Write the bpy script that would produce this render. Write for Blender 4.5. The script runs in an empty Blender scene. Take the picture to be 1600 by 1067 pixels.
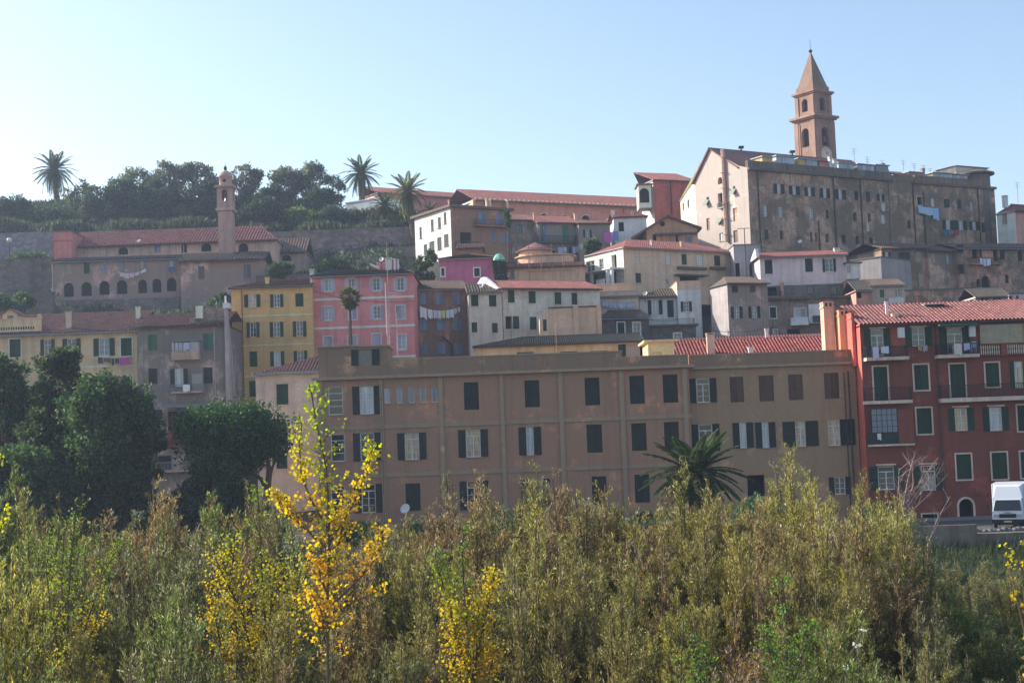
import bpy, math, random
import numpy as np
from mathutils import Vector
RND = random.Random(7)
NR = np.random.RandomState(11)
SC = bpy.context.scene
COL = SC.collection
# ---------------------------------------------------------------- camera
CAM_H = 9.0; FPX = 2222.0; PITCH = 0.0705; ROLL = 0.036
_F = Vector((0, math.cos(PITCH), math.sin(PITCH))); _R0 = Vector((1, 0, 0)); _U0 = Vector((0, -math.sin(PITCH), math.cos(PITCH)))
_R = _R0*math.cos(ROLL) - _U0*math.sin(ROLL); _U = _U0*math.cos(ROLL) + _R0*math.sin(ROLL)
cam = bpy.data.cameras.new('camera'); camo = bpy.data.objects.new('camera', cam); COL.objects.link(camo)
cam.sensor_width = 36; cam.lens = 36*FPX/1600; cam.clip_start = 0.1; cam.clip_end = 3000
from mathutils import Matrix
camo.matrix_world = Matrix(((_R.x, _U.x, -_F.x, 0), (_R.y, _U.y, -_F.y, 0), (_R.z, _U.z, -_F.z, CAM_H), (0, 0, 0, 1)))
SC.camera = camo
# ---------------------------------------------------------------- light
SUNV = Vector((-0.80, 0.34, 0.46)).normalized()
world = bpy.data.worlds.new('World'); SC.world = world; world.use_nodes = True
wn = world.node_tree; bg = wn.nodes['Background']
sky = wn.nodes.new('ShaderNodeTexSky'); sky.sky_type = 'NISHITA'; sky.sun_disc = False
sky.sun_elevation = math.asin(SUNV.z); sky.sun_rotation = math.atan2(SUNV.x, SUNV.y)
sky.air_density = 1.0; sky.dust_density = 1.3; sky.ozone_density = 1.0; sky.altitude = 0
wn.links.new(sky.outputs[0], bg.inputs[0]); bg.inputs[1].default_value = 0.118
sun = bpy.data.lights.new('sun', 'SUN'); sun.energy = 4.3; sun.angle = math.radians(0.5); sun.color = (1.0, 0.94, 0.84)
suno = bpy.data.objects.new('sun', sun); COL.objects.link(suno); suno.location = (-80, 40, 90)
suno.rotation_euler = (-SUNV).to_track_quat('-Z', 'Y').to_euler()
SC.view_settings.view_transform = 'Standard'; SC.view_settings.look = 'None'
SC.view_settings.exposure = 0.98; SC.view_settings.gamma = 1.0; SC.view_settings.use_curve_mapping = False
SC.render.engine = 'CYCLES'
cy = SC.cycles; cy.max_bounces = 6; cy.diffuse_bounces = 3; cy.glossy_bounces = 2; cy.transmission_bounces = 4
cy.transparent_max_bounces = 8; cy.volume_bounces = 0; cy.filter_width = 1.5; cy.caustics_reflective = False; cy.caustics_refractive = False
# ---------------------------------------------------------------- pixels to places
def ray(px, py):
    d = _F + _R*((px-800)/FPX) + _U*((533.5-py)/FPX)
    return d/d.y
def at(px, py, Y):
    d = ray(px, py); return Vector((d.x*Y, Y, CAM_H+d.z*Y))
def pxm(Y): return Y/FPX            # metres per photo pixel at depth Y
# ---------------------------------------------------------------- objects
def tag(o, label=None, cat=None, group=None, kind=None):
    if label: o['label'] = label
    if cat: o['category'] = cat
    if group: o['group'] = group
    if kind: o['kind'] = kind
    return o
def empty(name, loc, label=None, cat=None, group=None):
    o = bpy.data.objects.new(name, None); COL.objects.link(o); o.location = loc; o.empty_display_size = 0.5
    return tag(o, label, cat, group)
class MB:
    def __init__(s): s.v = []; s.f = []; s.mi = []; s.uv = []; s.hasuv = False
    def poly(s, pts, m=0, uv=None):
        n = len(s.v); s.v += [tuple(p) for p in pts]; s.f.append(tuple(range(n, n+len(pts)))); s.mi.append(m)
        s.uv += list(uv) if uv else [(0, 0)]*len(pts)
        if uv: s.hasuv = True
    def hexa(s, p, m=0):   # 8 points, bottom ring then top ring
        n = len(s.v); s.v += [tuple(q) for q in p]
        for a in ((0, 3, 2, 1), (4, 5, 6, 7), (0, 1, 5, 4), (1, 2, 6, 5), (2, 3, 7, 6), (3, 0, 4, 7)):
            s.f.append(tuple(n+i for i in a)); s.mi.append(m); s.uv += [(0, 0)]*4
    def box(s, x0, x1, y0, y1, z0, z1, m=0):
        s.hexa([(x0, y0, z0), (x1, y0, z0), (x1, y1, z0), (x0, y1, z0), (x0, y0, z1), (x1, y0, z1), (x1, y1, z1), (x0, y1, z1)], m)
    def fbox(s, F, u0, u1, z0, z1, o0, o1, m=0):
        s.hexa([F.pt(u0, z0, o1), F.pt(u1, z0, o1), F.pt(u1, z0, o0), F.pt(u0, z0, o0), F.pt(u0, z1, o1), F.pt(u1, z1, o1), F.pt(u1, z1, o0), F.pt(u0, z1, o0)], m)
    def tube(s, pts, r, n=6, m=0, cap=True):
        pts = [Vector(p) for p in pts]; rs = r if isinstance(r, (list, tuple)) else [r]*len(pts)
        base = len(s.v); k = len(pts)
        for i, p in enumerate(pts):
            t = (pts[min(i+1, k-1)]-pts[max(i-1, 0)]).normalized()
            a = t.cross(Vector((0, 0, 1)) if abs(t.z) < .9 else Vector((1, 0, 0))).normalized(); b = t.cross(a)
            for j in range(n):
                w = 2*math.pi*j/n; s.v.append(tuple(p+(a*math.cos(w)+b*math.sin(w))*rs[i]))
        for i in range(k-1):
            for j in range(n):
                s.f.append((base+i*n+j, base+i*n+(j+1) % n, base+(i+1)*n+(j+1) % n, base+(i+1)*n+j)); s.mi.append(m); s.uv += [(0, 0)]*4
        if cap:
            for i in (0, k-1):
                s.f.append(tuple(base+i*n+j for j in range(n))); s.mi.append(m); s.uv += [(0, 0)]*n
    def lathe(s, c, prof, n=16, m=0, a0=0, a1=2*math.pi):
        base = len(s.v); full = abs(a1-a0) > 6.28; cols = n if full else n+1
        for r, z in prof:
            for j in range(cols):
                w = a0+(a1-a0)*j/n; s.v.append((c[0]+r*math.cos(w), c[1]+r*math.sin(w), c[2]+z))
        for i in range(len(prof)-1):
            for j in range(n):
                j2 = (j+1) % cols
                s.f.append((base+i*cols+j, base+i*cols+j2, base+(i+1)*cols+j2, base+(i+1)*cols+j)); s.mi.append(m); s.uv += [(0, 0)]*4
    def build(s, name, mats, parent=None, org=None, smooth=False):
        if not isinstance(mats, (list, tuple)): mats = [mats]
        me = bpy.data.meshes.new(name)
        if org is None: org = parent.location if parent is not None else (0, 0, 0)
        V = np.array(s.v, dtype=float).reshape(-1, 3)-np.array(org, dtype=float)
        me.from_pydata(V.tolist(), [], s.f)
        for mt in mats: me.materials.append(mt)
        if len(mats) > 1: me.polygons.foreach_set('material_index', s.mi)
        if s.hasuv:
            l = me.uv_layers.new(name='UVMap'); l.data.foreach_set('uv', np.array(s.uv, dtype=np.float32).ravel())
        if smooth: me.polygons.foreach_set('use_smooth', [True]*len(me.polygons))
        me.update()
        o = bpy.data.objects.new(name, me); COL.objects.link(o)
        if parent is not None: o.parent = parent
        elif org is not None: o.location = org
        return o
def npmesh(name, V, Fq, mat, UV=None, parent=None, smooth=False, loc=None):
    """V (n,3), Fq (m,4) or (m,3)"""
    me = bpy.data.meshes.new(name); k = Fq.shape[1]
    me.vertices.add(len(V)); me.vertices.foreach_set('co', np.ascontiguousarray(V, dtype=np.float32).ravel())
    me.loops.add(Fq.size); me.loops.foreach_set('vertex_index', np.ascontiguousarray(Fq, dtype=np.int32).ravel())
    me.polygons.add(len(Fq)); me.polygons.foreach_set('loop_start', np.arange(0, Fq.size, k, dtype=np.int32))
    me.polygons.foreach_set('loop_total', np.full(len(Fq), k, dtype=np.int32))
    if smooth: me.polygons.foreach_set('use_smooth', np.ones(len(Fq), dtype=bool))
    if UV is not None:
        l = me.uv_layers.new(name='UVMap'); l.data.foreach_set('uv', np.ascontiguousarray(UV, dtype=np.float32).ravel())
    me.materials.append(mat); me.update(); me.validate()
    o = bpy.data.objects.new(name, me); COL.objects.link(o)
    if parent is not None: o.parent = parent
    if loc is not None: o.location = loc
    return o
# ---------------------------------------------------------------- materials
_mats = {}
class NT:
    def __init__(s, name):
        s.m = bpy.data.materials.new(name); s.m.use_nodes = True; s.t = s.m.node_tree; s.n = s.t.nodes
        s.b = s.n['Principled BSDF']; s.out = s.n['Material Output']
    def N(s, typ, **kw):
        n = s.n.new('ShaderNode'+typ)
        for k, v in kw.items():
            if k in n.inputs: n.inputs[k].default_value = v
            else: setattr(n, k, v)
        return n
    def L(s, a, b): s.t.links.new(a, b)
    def noise(s, vec, scale, detail=4, rough=.55):
        n = s.N('TexNoise'); n.inputs['Scale'].default_value = scale; n.inputs['Detail'].default_value = detail; n.inputs['Roughness'].default_value = rough
        s.L(vec, n.inputs['Vector']); return n.outputs[0]
    def map(s, vec, sc):
        n = s.N('Mapping'); n.inputs['Scale'].default_value = sc; s.L(vec, n.inputs['Vector']); return n.outputs[0]
    def ramp(s, fac, stops):
        n = s.N('ValToRGB'); e = n.color_ramp.elements
        while len(e) < len(stops): e.new(.5)
        for i, (p, c) in enumerate(stops):
            e[i].position = p; e[i].color = (c[0], c[1], c[2], 1) if not isinstance(c, (int, float)) else (c, c, c, 1)
        s.L(fac, n.inputs[0]); return n.outputs[0]
    def mix(s, f, a, b, blend='MIX'):
        n = s.N('MixRGB', blend_type=blend)
        for i, x in enumerate((f, a, b)):
            if isinstance(x, (int, float)): n.inputs[i].default_value = x
            elif isinstance(x, (tuple, list)): n.inputs[i].default_value = (x[0], x[1], x[2], 1)
            else: s.L(x, n.inputs[i])
        return n.outputs[0]
    def bump(s, h, strength=.3, dist=.03):
        n = s.N('Bump'); n.inputs['Strength'].default_value = strength; n.inputs['Distance'].default_value = dist; s.L(h, n.inputs['Height']); s.L(n.outputs[0], s.b.inputs['Normal'])
def mul(c, k): return tuple(min(1, x*k) for x in c)
def plaster(c, dirt=.35, patch=None, pf=.5, rough=.9, sc=1.0):
    key = ('pl', c, dirt, patch, pf, sc)
    if key in _mats: return _mats[key]
    g_ = sum(c)/3; c = tuple(min(.74, (x*.90+g_*.10)*1.5*k_) for x, k_ in zip(c, (1.09, .96, .90)))
    t = NT('plaster'); geo = t.N('NewGeometry').outputs['Position']
    big = t.noise(geo, .22*sc, 8, .62); fine = t.noise(geo, 5, 6, .65); med = t.noise(geo, 1.1*sc, 7, .65)
    streak = t.noise(t.map(geo, (1.6, 1.6, .13)), 1.0, 5, .6)
    col = c
    if patch is not None:
        col = t.mix(t.ramp(t.mix(.5, big, med), [(pf-.05, 0.), (pf+.04, 1.)]), c, patch)
    v2 = t.noise(t.map(geo, (.7, .7, 1.5)), .55*sc, 9, .7)
    col = t.mix(t.ramp(v2, [(.50, 0.), (.53, .5), (.60, .15)]), col, mul(c, 1.22)); col = t.mix(t.ramp(v2, [(.36, .55), (.44, .1), (.5, 0.)]), col, mul(c, .70))
    col = t.mix(t.ramp(big, [(.36, dirt), (.56, 0.)]), col, mul(c, .55))
    col = t.mix(t.ramp(streak, [(.46, 0.), (.64, min(1, dirt*1.1))]), col, (c[0]*.42, c[1]*.42, c[2]*.40))
    col = t.mix(t.ramp(med, [(.35, .30*dirt), (.55, 0.), (.75, .25*dirt)]), col, mul(c, 1.35))
    col = t.mix(t.ramp(fine, [(.38, .42), (.62, .0)]), col, mul(c, .68))
    t.L(col, t.b.inputs['Base Color']); t.b.inputs['Roughness'].default_value = rough; t.b.inputs['Specular IOR Level'].default_value = .15
    t.bump(fine, .35, .04)
    _mats[key] = t.m; return t.m
def weathered(c, dark=(.085, .075, .055), warm=None, amt=.5, sc=1.0, hi=1.5):
    key = ('we', c, dark, warm, amt, sc, hi)
    if key in _mats: return _mats[key]
    c = (c[0]*1.52, c[1]*1.36, c[2]*1.27); dark = mul(dark, 1.25); warm = warm or (min(.7, c[0]*1.35), c[1]*1.12, c[2]*1.1)
    t = NT('weathered_plaster'); geo = t.N('NewGeometry').outputs['Position']
    a = t.noise(geo, .30*sc, 10, .72); b = t.noise(t.map(geo, (1, 1, .55)), .75*sc, 10, .74); e = t.noise(t.map(geo, (2.2, 2.2, .10)), .8, 6, .65); f = t.noise(geo, 4.5, 7, .7); w = t.noise(t.map(geo, (.5, .5, 1.2)), .4*sc, 6, .6)
    col = t.mix(t.ramp(w, [(.50, 0.), (.54, .8)]), c, warm)
    col = t.mix(t.ramp(t.noise(t.map(geo, (1.3, .9, 1)), .5*sc, 9, .7), [(.54, 0.), (.57, .6), (.62, .2)]), col, mul(c, hi))
    col = t.mix(t.ramp(a, [(.60-amt*.28, .85), (.66-amt*.24, 0.)]), col, dark)
    col = t.mix(t.ramp(b, [(.40, .75 if amt > .21 else .35), (.50, 0.)]), col, tuple((x+y)/2.6 for x, y in zip(c, dark)))
    col = t.mix(t.ramp(e, [(.52, 0.), (.66, .55)]), col, mul(dark, .8))
    col = t.mix(t.ramp(f, [(.36, .6 if amt > .21 else .32), (.58, 0.)]), col, mul(c, .5))
    t.L(col, t.b.inputs['Base Color']); t.b.inputs['Roughness'].default_value = .95; t.b.inputs['Specular IOR Level'].default_value = .1; t.bump(f, .5, .06)
    _mats[key] = t.m; return t.m
def stone(c, sc=1.6, c2=None, moss=.3):
    key = ('st', c, sc, c2, moss)
    if key in _mats: return _mats[key]
    t = NT('stone_masonry'); geo = t.N('NewGeometry').outputs['Position']
    vo = t.N('TexVoronoi'); vo.inputs['Scale'].default_value = sc; t.L(t.map(geo, (1, 1, 1.6)), vo.inputs['Vector'])
    vd = t.N('TexVoronoi', feature='DISTANCE_TO_EDGE'); vd.inputs['Scale'].default_value = sc; t.L(t.map(geo, (1, 1, 1.6)), vd.inputs['Vector'])
    col = t.mix(t.ramp(vo.outputs['Color'], [(.1, 0.), (.9, 1.)]), mul(c, .72), mul(c, 1.25))
    col = t.mix(t.ramp(vd.outputs[0], [(.0, .6), (.09, 0.)]), col, mul(c, .45))
    big = t.noise(geo, .16, 8, .65)
    col = t.mix(t.ramp(big, [(.42, 0.), (.6, .6)]), col, c2 or mul(c, .6))
    st = t.noise(t.map(geo, (.9, .9, .12)), 1, 5)
    col = t.mix(t.ramp(st, [(.5, 0.), (.75, moss)]), col, (.05, .065, .035))
    t.L(col, t.b.inputs['Base Color']); t.b.inputs['Roughness'].default_value = .95; t.b.inputs['Specular IOR Level'].default_value = .1
    t.bump(t.ramp(vd.outputs[0], [(0., 0.), (.15, 1.)]), .5, .08)
    _mats[key] = t.m; return t.m
def tiles(c, c2=None, dirt=.4):
    key = ('ti', c, c2, dirt)
    if key in _mats: return _mats[key]
    c = (c[0]*.95, c[1]*1.18, c[2]*1.2); t = NT('clay_tile'); uv = t.N('UVMap').outputs[0]; geo = t.N('NewGeometry').outputs['Position']
    fl = t.N('VectorMath', operation='FLOOR'); t.L(uv, fl.inputs[0])
    wn_ = t.N('TexWhiteNoise'); t.L(fl.outputs[0], wn_.inputs['Vector'])
    c2 = c2 or (c[0]*1.35, c[1]*1.7, c[2]*1.6)
    col = t.ramp(wn_.outputs['Value'], [(0., mul(c, .72)), (.35, c), (.88, mul(c, 1.15)), (1., tuple((a+b)/2 for a, b in zip(c, c2)))])
    big = t.noise(geo, .5, 6, .6)
    col = t.mix(t.ramp(big, [(.4, dirt), (.62, 0.)]), col, (c[0]*.5, c[1]*.75, c[2]*.75)); col = t.mix(t.ramp(t.noise(geo, 2.2, 7, .7), [(.5, 0.), (.68, dirt)]), col, (.15, .12, .09))
    t.L(col, t.b.inputs['Base Color']); t.b.inputs['Roughness'].default_value = .85; t.b.inputs['Specular IOR Level'].default_value = .2
    _mats[key] = t.m; return t.m
def flat(c, rough=.7, metal=0., nz=.25, spec=.3):
    key = ('fl', c, rough, metal, nz)
    if key in _mats: return _mats[key]
    t = NT('painted_surface'); geo = t.N('NewGeometry').outputs['Position']
    col = t.mix(t.ramp(t.noise(geo, 2.5, 6, .6), [(.3, nz), (.7, 0.)]), c, mul(c, .6))
    t.L(col, t.b.inputs['Base Color']); t.b.inputs['Roughness'].default_value = rough; t.b.inputs['Metallic'].default_value = metal
    t.b.inputs['Specular IOR Level'].default_value = spec
    _mats[key] = t.m; return t.m
def shutterm(c):
    key = ('sh', c)
    if key in _mats: return _mats[key]
    t = NT('shutter_paint'); geo = t.N('NewGeometry').outputs['Position']; oi = t.N('ObjectInfo').outputs['Random']
    col = t.mix(oi, mul(c, .75), mul(c, 1.35))
    col = t.mix(t.ramp(t.noise(t.map(geo, (3, 3, .7)), 1.5, 6, .6), [(.4, 0.), (.75, .45)]), col, (c[0]*1.6+.02, c[1]*1.5+.02, c[2]*1.5+.02))
    t.L(col, t.b.inputs['Base Color']); t.b.inputs['Roughness'].default_value = .7; t.b.inputs['Specular IOR Level'].default_value = .25
    _mats[key] = t.m; return t.m
def glassm(kind=0):
    key = ('gl', kind)
    if key in _mats: return _mats[key]
    t = NT('window_glass'); geo = t.N('NewGeometry').outputs['Position']; oi = t.N('ObjectInfo').outputs['Random']
    if kind == 0: col = t.mix(oi, (.012, .014, .016), (.05, .055, .06))
    elif kind == 1:   # net curtain behind the glass
        w = t.noise(t.map(geo, (9, 9, .25)), 1.3, 3)
        col = t.mix(t.ramp(w, [(.35, 0.), (.65, 1.)]), (.30, .31, .33), (.72, .72, .72))
    elif kind == 2:   # reflected sunlit buildings, painted as ochre and red curtain folds
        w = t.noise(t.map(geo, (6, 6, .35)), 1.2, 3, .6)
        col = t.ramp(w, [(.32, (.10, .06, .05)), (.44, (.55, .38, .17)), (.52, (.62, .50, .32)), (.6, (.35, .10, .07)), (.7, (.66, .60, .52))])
    else: col = t.mix(oi, (.10, .13, .18), (.34, .40, .50))
    t.L(col, t.b.inputs['Base Color'])
    t.b.inputs['Roughness'].default_value = .06; t.b.inputs['Specular IOR Level'].default_value = .9
    t.b.inputs['Coat Weight'].default_value = .6 if kind else 0; t.b.inputs['Coat Roughness'].default_value = .05
    if kind: t.b.inputs['Roughness'].default_value = .5
    _mats[key] = t.m; return t.m
DARK = flat((.012, .012, .012), .9, 0, 0)
WHITE = flat((.72, .72, .70), .6)
IRON = flat((.03, .035, .035), .6, .3)
ZINC = flat((.30, .31, .33), .5, .4)
SH = {'dk': shutterm((.020, .024, .018)), 'gr': shutterm((.018, .045, .026)), 'lg': shutterm((.045, .12, .075)), 'bl': shutterm((.17, .22, .32)), 'lv': shutterm((.38, .36, .42)), 'br': shutterm((.10, .055, .035)), 'bg': shutterm((.30, .26, .20)), 'em': shutterm((.05, .20, .10)), 'sl': shutterm((.11, .10, .12))}
FR = {'w': WHITE, 'y': flat((.62, .55, .32)), 'b': flat((.10, .07, .05)), 'g': flat((.25, .26, .27)), 'd': flat((.05, .05, .05))}
# ---------------------------------------------------------------- faces, walls, windows
class Face:
    def __init__(s, A, B):
        s.A = Vector((A[0], A[1])); d = Vector((B[0]-A[0], B[1]-A[1])); s.L = d.length; s.d = d/s.L; s.n = Vector((s.d.y, -s.d.x)); s.holes = []; s.tops = []
    def pt(s, u, z, o=0): return Vector((s.A.x+s.d.x*u+s.n.x*o, s.A.y+s.d.y*u+s.n.y*o, z))
    def hit(s, px, py, o=0):
        r = ray(px, py); den = r.x*s.n.x+r.y*s.n.y
        t = ((s.A.x+s.n.x*o)*s.n.x+(s.A.y+s.n.y*o)*s.n.y)/den
        P = Vector((r.x*t, r.y*t)); return (P-s.A).dot(s.d), CAM_H+r.z*t
    def rect(s, x0, y0, x1, y1, o=0):
        xm, ym = (x0+x1)/2, (y0+y1)/2
        return s.hit(x0, ym, o)[0], s.hit(x1, ym, o)[0], s.hit(xm, y1, o)[1], s.hit(xm, y0, o)[1]
def line_t(P, d, px, py):   # P + t d meets the vertical plane through the pixel's ray
    r = ray(px, py); n = Vector((1, -r.x))   # plane x = r.x*y
    return -(P.x*n.x+P.y*n.y)/(d.x*n.x+d.y*n.y)
GROUND_PTS = []
def wall_grid(mb, F, z0, z1, m=0):
    hs = [h for h in F.holes if h[1] > .02 and h[0] < F.L-.02]
    us = sorted({0, F.L} | {min(max(x, 0), F.L) for h in hs for x in h[:2]}); zs = sorted({z0, z1} | {min(max(x, z0), z1) for h in hs for x in h[2:4]})
    for j in range(len(zs)-1):
        if zs[j+1]-zs[j] < 1e-5: continue
        zc = (zs[j]+zs[j+1])/2; run = None
        for i in range(len(us)-1):
            uc = (us[i]+us[i+1])/2
            ins = any(h[0] < uc < h[1] and h[2] < zc < h[3] for h in hs)
            if not ins and run is None: run = us[i]
            if ins and run is not None:
                mb.poly([F.pt(run, zs[j]), F.pt(us[i], zs[j]), F.pt(us[i], zs[j+1]), F.pt(run, zs[j+1])], m); run = None
        if run is not None: mb.poly([F.pt(run, zs[j]), F.pt(us[-1], zs[j]), F.pt(us[-1], zs[j+1]), F.pt(run, zs[j+1])], m)
    for h in hs:
        u0, u1, a, b = h[:4]; dp = -h[4]
        mb.poly([F.pt(u0, a), F.pt(u0, b), F.pt(u0, b, dp), F.pt(u0, a, dp)], m); mb.poly([F.pt(u1, a), F.pt(u1, a, dp), F.pt(u1, b, dp), F.pt(u1, b)], m)
        mb.poly([F.pt(u0, a), F.pt(u0, a, dp), F.pt(u1, a, dp), F.pt(u1, a)], m); mb.poly([F.pt(u0, b), F.pt(u1, b), F.pt(u1, b, dp), F.pt(u0, b, dp)], m)
        if len(h) > 5:   # arch spandrels
            r = (u1-u0)/2; zc = b-r; um = (u0+u1)/2; K = 8
            for sgn in (-1, 1):
                arc = [(um+sgn*r*math.cos(math.pi/2*i/K), zc+r*math.sin(math.pi/2*i/K)) for i in range(K+1)]
                for i in range(K):
                    q = [F.pt(um+sgn*r, b), F.pt(*arc[i]), F.pt(*arc[i+1])]
                    mb.poly(q, m); mb.poly([F.pt(*arc[i]), F.pt(arc[i][0], arc[i][1], dp), F.pt(arc[i+1][0], arc[i+1][1], dp), F.pt(*arc[i+1])], m)
    for p in F.tops: mb.poly([F.pt(u, z) for u, z in p], m)
def leaf(F, u0, u1, z0, z1, o, swing=0.):
    mb = MB(); w = .055
    if swing:   # leaf stands out from the wall at its hinge
        P = F.pt(u0 if swing > 0 else u1, 0); d = F.d*math.cos(abs(swing))*(1 if swing > 0 else -1)+F.n*math.sin(abs(swing)); W = u1-u0
        P2 = Vector((P.x, P.y))+d*W; G = Face((P.x, P.y), (P2.x, P2.y)) if swing > 0 else Face((P2.x, P2.y), (P.x, P.y)); F = G; u0, u1, o = 0, W, 0.02
    mb.fbox(F, u0, u1, z0, z1, o, o+.015)
    for a, b in ((u0, u0+w), (u1-w, u1)): mb.fbox(F, a, b, z0, z1, o+.016, o+.045)
    zm = z0+(z1-z0)*.45
    for a, b in ((z0, z0+.09), (zm-.04, zm+.04), (z1-.07, z1)): mb.fbox(F, u0+w, u1-w, a, b, o+.017, o+.043)
    n = max(4, int((z1-z0)/.10)); h = (z1-z0-.16)/n
    for i in range(n):
        z = z0+.09+i*h
        mb.poly([F.pt(u0+w, z+.01, o+.04), F.pt(u1-w, z+.01, o+.04), F.pt(u1-w, z+h, o+.018), F.pt(u0+w, z+h, o+.018)])
    return mb
class Bld:
    def __init__(s, name, label, L, R, mat, yb=None, zb=None, D=10, lpx=None, cat='house', side_mat=None, R_auto=True, ground=True):
        A = at(*L); 
        if R[2] is None: YR = (A.z-CAM_H)/ray(R[0], R[1]).z
        else: YR = R[2]
        B = at(R[0], R[1], YR)
        s.F = [Face(A, B)]; F = s.F[0]
        if lpx: D = line_t(Vector((A.x, A.y)), -F.n, lpx[0], lpx[1])
        s.D = D; a2 = Vector((A.x, A.y)); b2 = Vector((B.x, B.y)); bl = a2-F.n*D; br = b2-F.n*D
        s.F += [Face(bl, a2), Face(b2, br), Face(br, bl)]; s.z1 = A.z
        s.z0 = zb if zb is not None else F.hit((L[0]+R[0])/2, yb)[1]
        c = (a2+b2+bl+br)/4; s.loc = Vector((c.x, c.y, s.z0)); s.mat = mat; s.side = side_mat or mat
        s.root = empty(name, s.loc, label, cat); s.extra = []
        if ground:
            for p in (a2, b2, bl, br): GROUND_PTS.append((p.x, p.y, s.z0+.25))
    def part(s, mb, name, mats, parent=None, smooth=False):
        return mb.build(name, mats, parent or s.root, org=s.loc, smooth=smooth)
    def W(s, fi, spec, sc='dk', fr='w', su=None, gl=0, dep=.16, sill=True, sx=None):
        """spec: 'kind x0 y0 x1 y1; ...' in photo pixels on face fi"""
        F = s.F[fi]
        for it in spec.split(';'):
            t = it.split()
            if not t: continue
            k = t[0]; u0, u1, z0, z1 = F.rect(*map(float, t[1:5]))
            g = gl if gl is not None else RND.choice([0, 0, 1, 3])
            if len(t) > 5:
                for q in t[5:]:
                    if q[0] == 'g': g = int(q[1:])
                    elif q[0] == 's': sc = q[1:]
            shm = SH[sc]; frm = FR[fr]
            W_ = u1-u0; H_ = z1-z0
            lo = .02
            if k in 'cC':
                mb = MB()
                if k == 'c': lo = -.095; F.holes.append((u0, u1, z0, z1, .13)); mb.fbox(F, u0-.03, u1+.03, z0-.03, z1+.03, -.17, -.12)
                else: mb.fbox(F, u0-.03, u1+.03, z0-.03, z1+.03, .004, .018)
                fo = s.part(mb, 'window', FR['d'])
                um = (u0+u1)/2
                for a, b in ((u0, um-.006), (um+.006, u1)):
                    s.part(leaf(F, a, b, z0, z1, lo), 'shutter', shm, fo)
                if k == 'C' : pass
            else:
                if k == 'a': F.holes.append((u0, u1, z0, z1, .5, 1))
                elif k == 'd': F.holes.append((u0, u1, z0, z1, .5))
                else: F.holes.append((u0, u1, z0, z1, dep))
                mb = MB()
                if k in 'ad':
                    mb.fbox(F, u0-.1, u1+.1, z0-.1, z1+.1, -.56, -.51); fo = s.part(mb, 'opening', DARK)
                elif k == 'b':
                    mb.fbox(F, u0-.05, u1+.05, z0-.05, z1+.05, -dep-.05, -dep+.01); fo = s.part(mb, 'blind_window', s.mat)
                else:
                    fw = min(.07, W_*.12); o0, o1 = -dep+.002, -dep+.06
                    for a, b in ((u0, u0+fw), (u1-fw, u1)): mb.fbox(F, a, b, z0, z1, o0, o1)
                    for a, b in ((z0, z0+fw), (z1-fw, z1)): mb.fbox(F, u0+fw, u1-fw, a, b, o0, o1)
                    ztop = z1-fw
                    um = (u0+u1)/2; cells = []
                    if k == 'h':
                        for q in (.3, .52, .76):
                            mb.fbox(F, u0+fw, u1-fw, z0+H_*q-.025, z0+H_*q+.025, o0, o1-.008)
                        cells = [(u0+fw, u1-fw, z0+fw, ztop)]
                    elif k == 'n': cells = [(u0+fw, u1-fw, z0+fw, ztop)]
                    else:
                        if H_ > 1.75 and k != 'g':
                            zt = z0+H_*.76; mb.fbox(F, u0+fw, u1-fw, zt-.035, zt+.035, o0, o1-.005); cells.append((u0+fw, u1-fw, zt+.035, ztop)); ztop = zt-.035
                        mb.fbox(F, um-.035, um+.035, z0+fw, ztop, o0, o1+.006)
                        for q in (.36, .68):
                            zz = z0+(ztop-z0)*q
                            mb.fbox(F, u0+fw, um-.035, zz-.014, zz+.014, o0, o1-.02); mb.fbox(F, um+.035, u1-fw, zz-.014, zz+.014, o0, o1-.02)
                        cells += [(u0+fw, um-.035, z0+fw, ztop), (um+.035, u1-fw, z0+fw, ztop)]
                    fo = s.part(mb, 'window', frm)
                    for c in cells:
                        m2 = MB(); m2.fbox(F, c[0]-.01, c[1]+.01, c[2]-.01, c[3]+.01, -dep-.03, -dep+.01)
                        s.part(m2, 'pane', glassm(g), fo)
                    sw = (sx*(u1-u0) if sx else W_*.5)
                    sw = max(.22, sw)
                    if k in 'ol' : s.part(leaf(F, u0-sw, u0-.01, z0, z1, .012), 'shutter', shm, fo)
                    if k in 'or' : s.part(leaf(F, u1+.01, u1+sw, z0, z1, .012), 'shutter', shm, fo)
                    if k == 'j':   # one leaf flat, one ajar
                        s.part(leaf(F, u0-sw, u0-.01, z0, z1, .012), 'shutter', shm, fo)
                        s.part(leaf(F, u1+.01, u1+sw, z0, z1, .012, .9), 'shutter', shm, fo)
            if su is not None and k != 'a':
                mb = MB(); e = .12; p1 = .03 if k not in 'cC' else .055
                uu0, uu1 = (u0, u1)
                mb.fbox(F, uu0-e, uu0-.005, z0-e, z1+e, .003, p1); mb.fbox(F, uu1+.005, uu1+e, z0-e, z1+e, .003, p1)
                mb.fbox(F, uu0-.005, uu1+.005, z1+.005, z1+e, .003, p1); mb.fbox(F, uu0-.005, uu1+.005, z0-e, z0-.005, .003, p1+.04)
                s.part(mb, 'surround', su, fo)
            elif su is not None:
                mb = MB(); r = (u1-u0)/2; um = (u0+u1)/2; zc = z1-r; e = .16
                mb.fbox(F, u0-e, u0, z0, zc, .003, .05); mb.fbox(F, u1, u1+e, z0, zc, .003, .05)
                K = 10
                for i in range(K):
                    a, b = math.pi*i/K, math.pi*(i+1)/K
                    P = [(um+q*math.cos(w), zc+q*math.sin(w)) for q, w in ((r, a), (r+e, a), (r+e, b), (r, b))]
                    mb.hexa([F.pt(x, z, .003) for x, z in P]+[F.pt(x, z, .05) for x, z in P])
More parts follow.
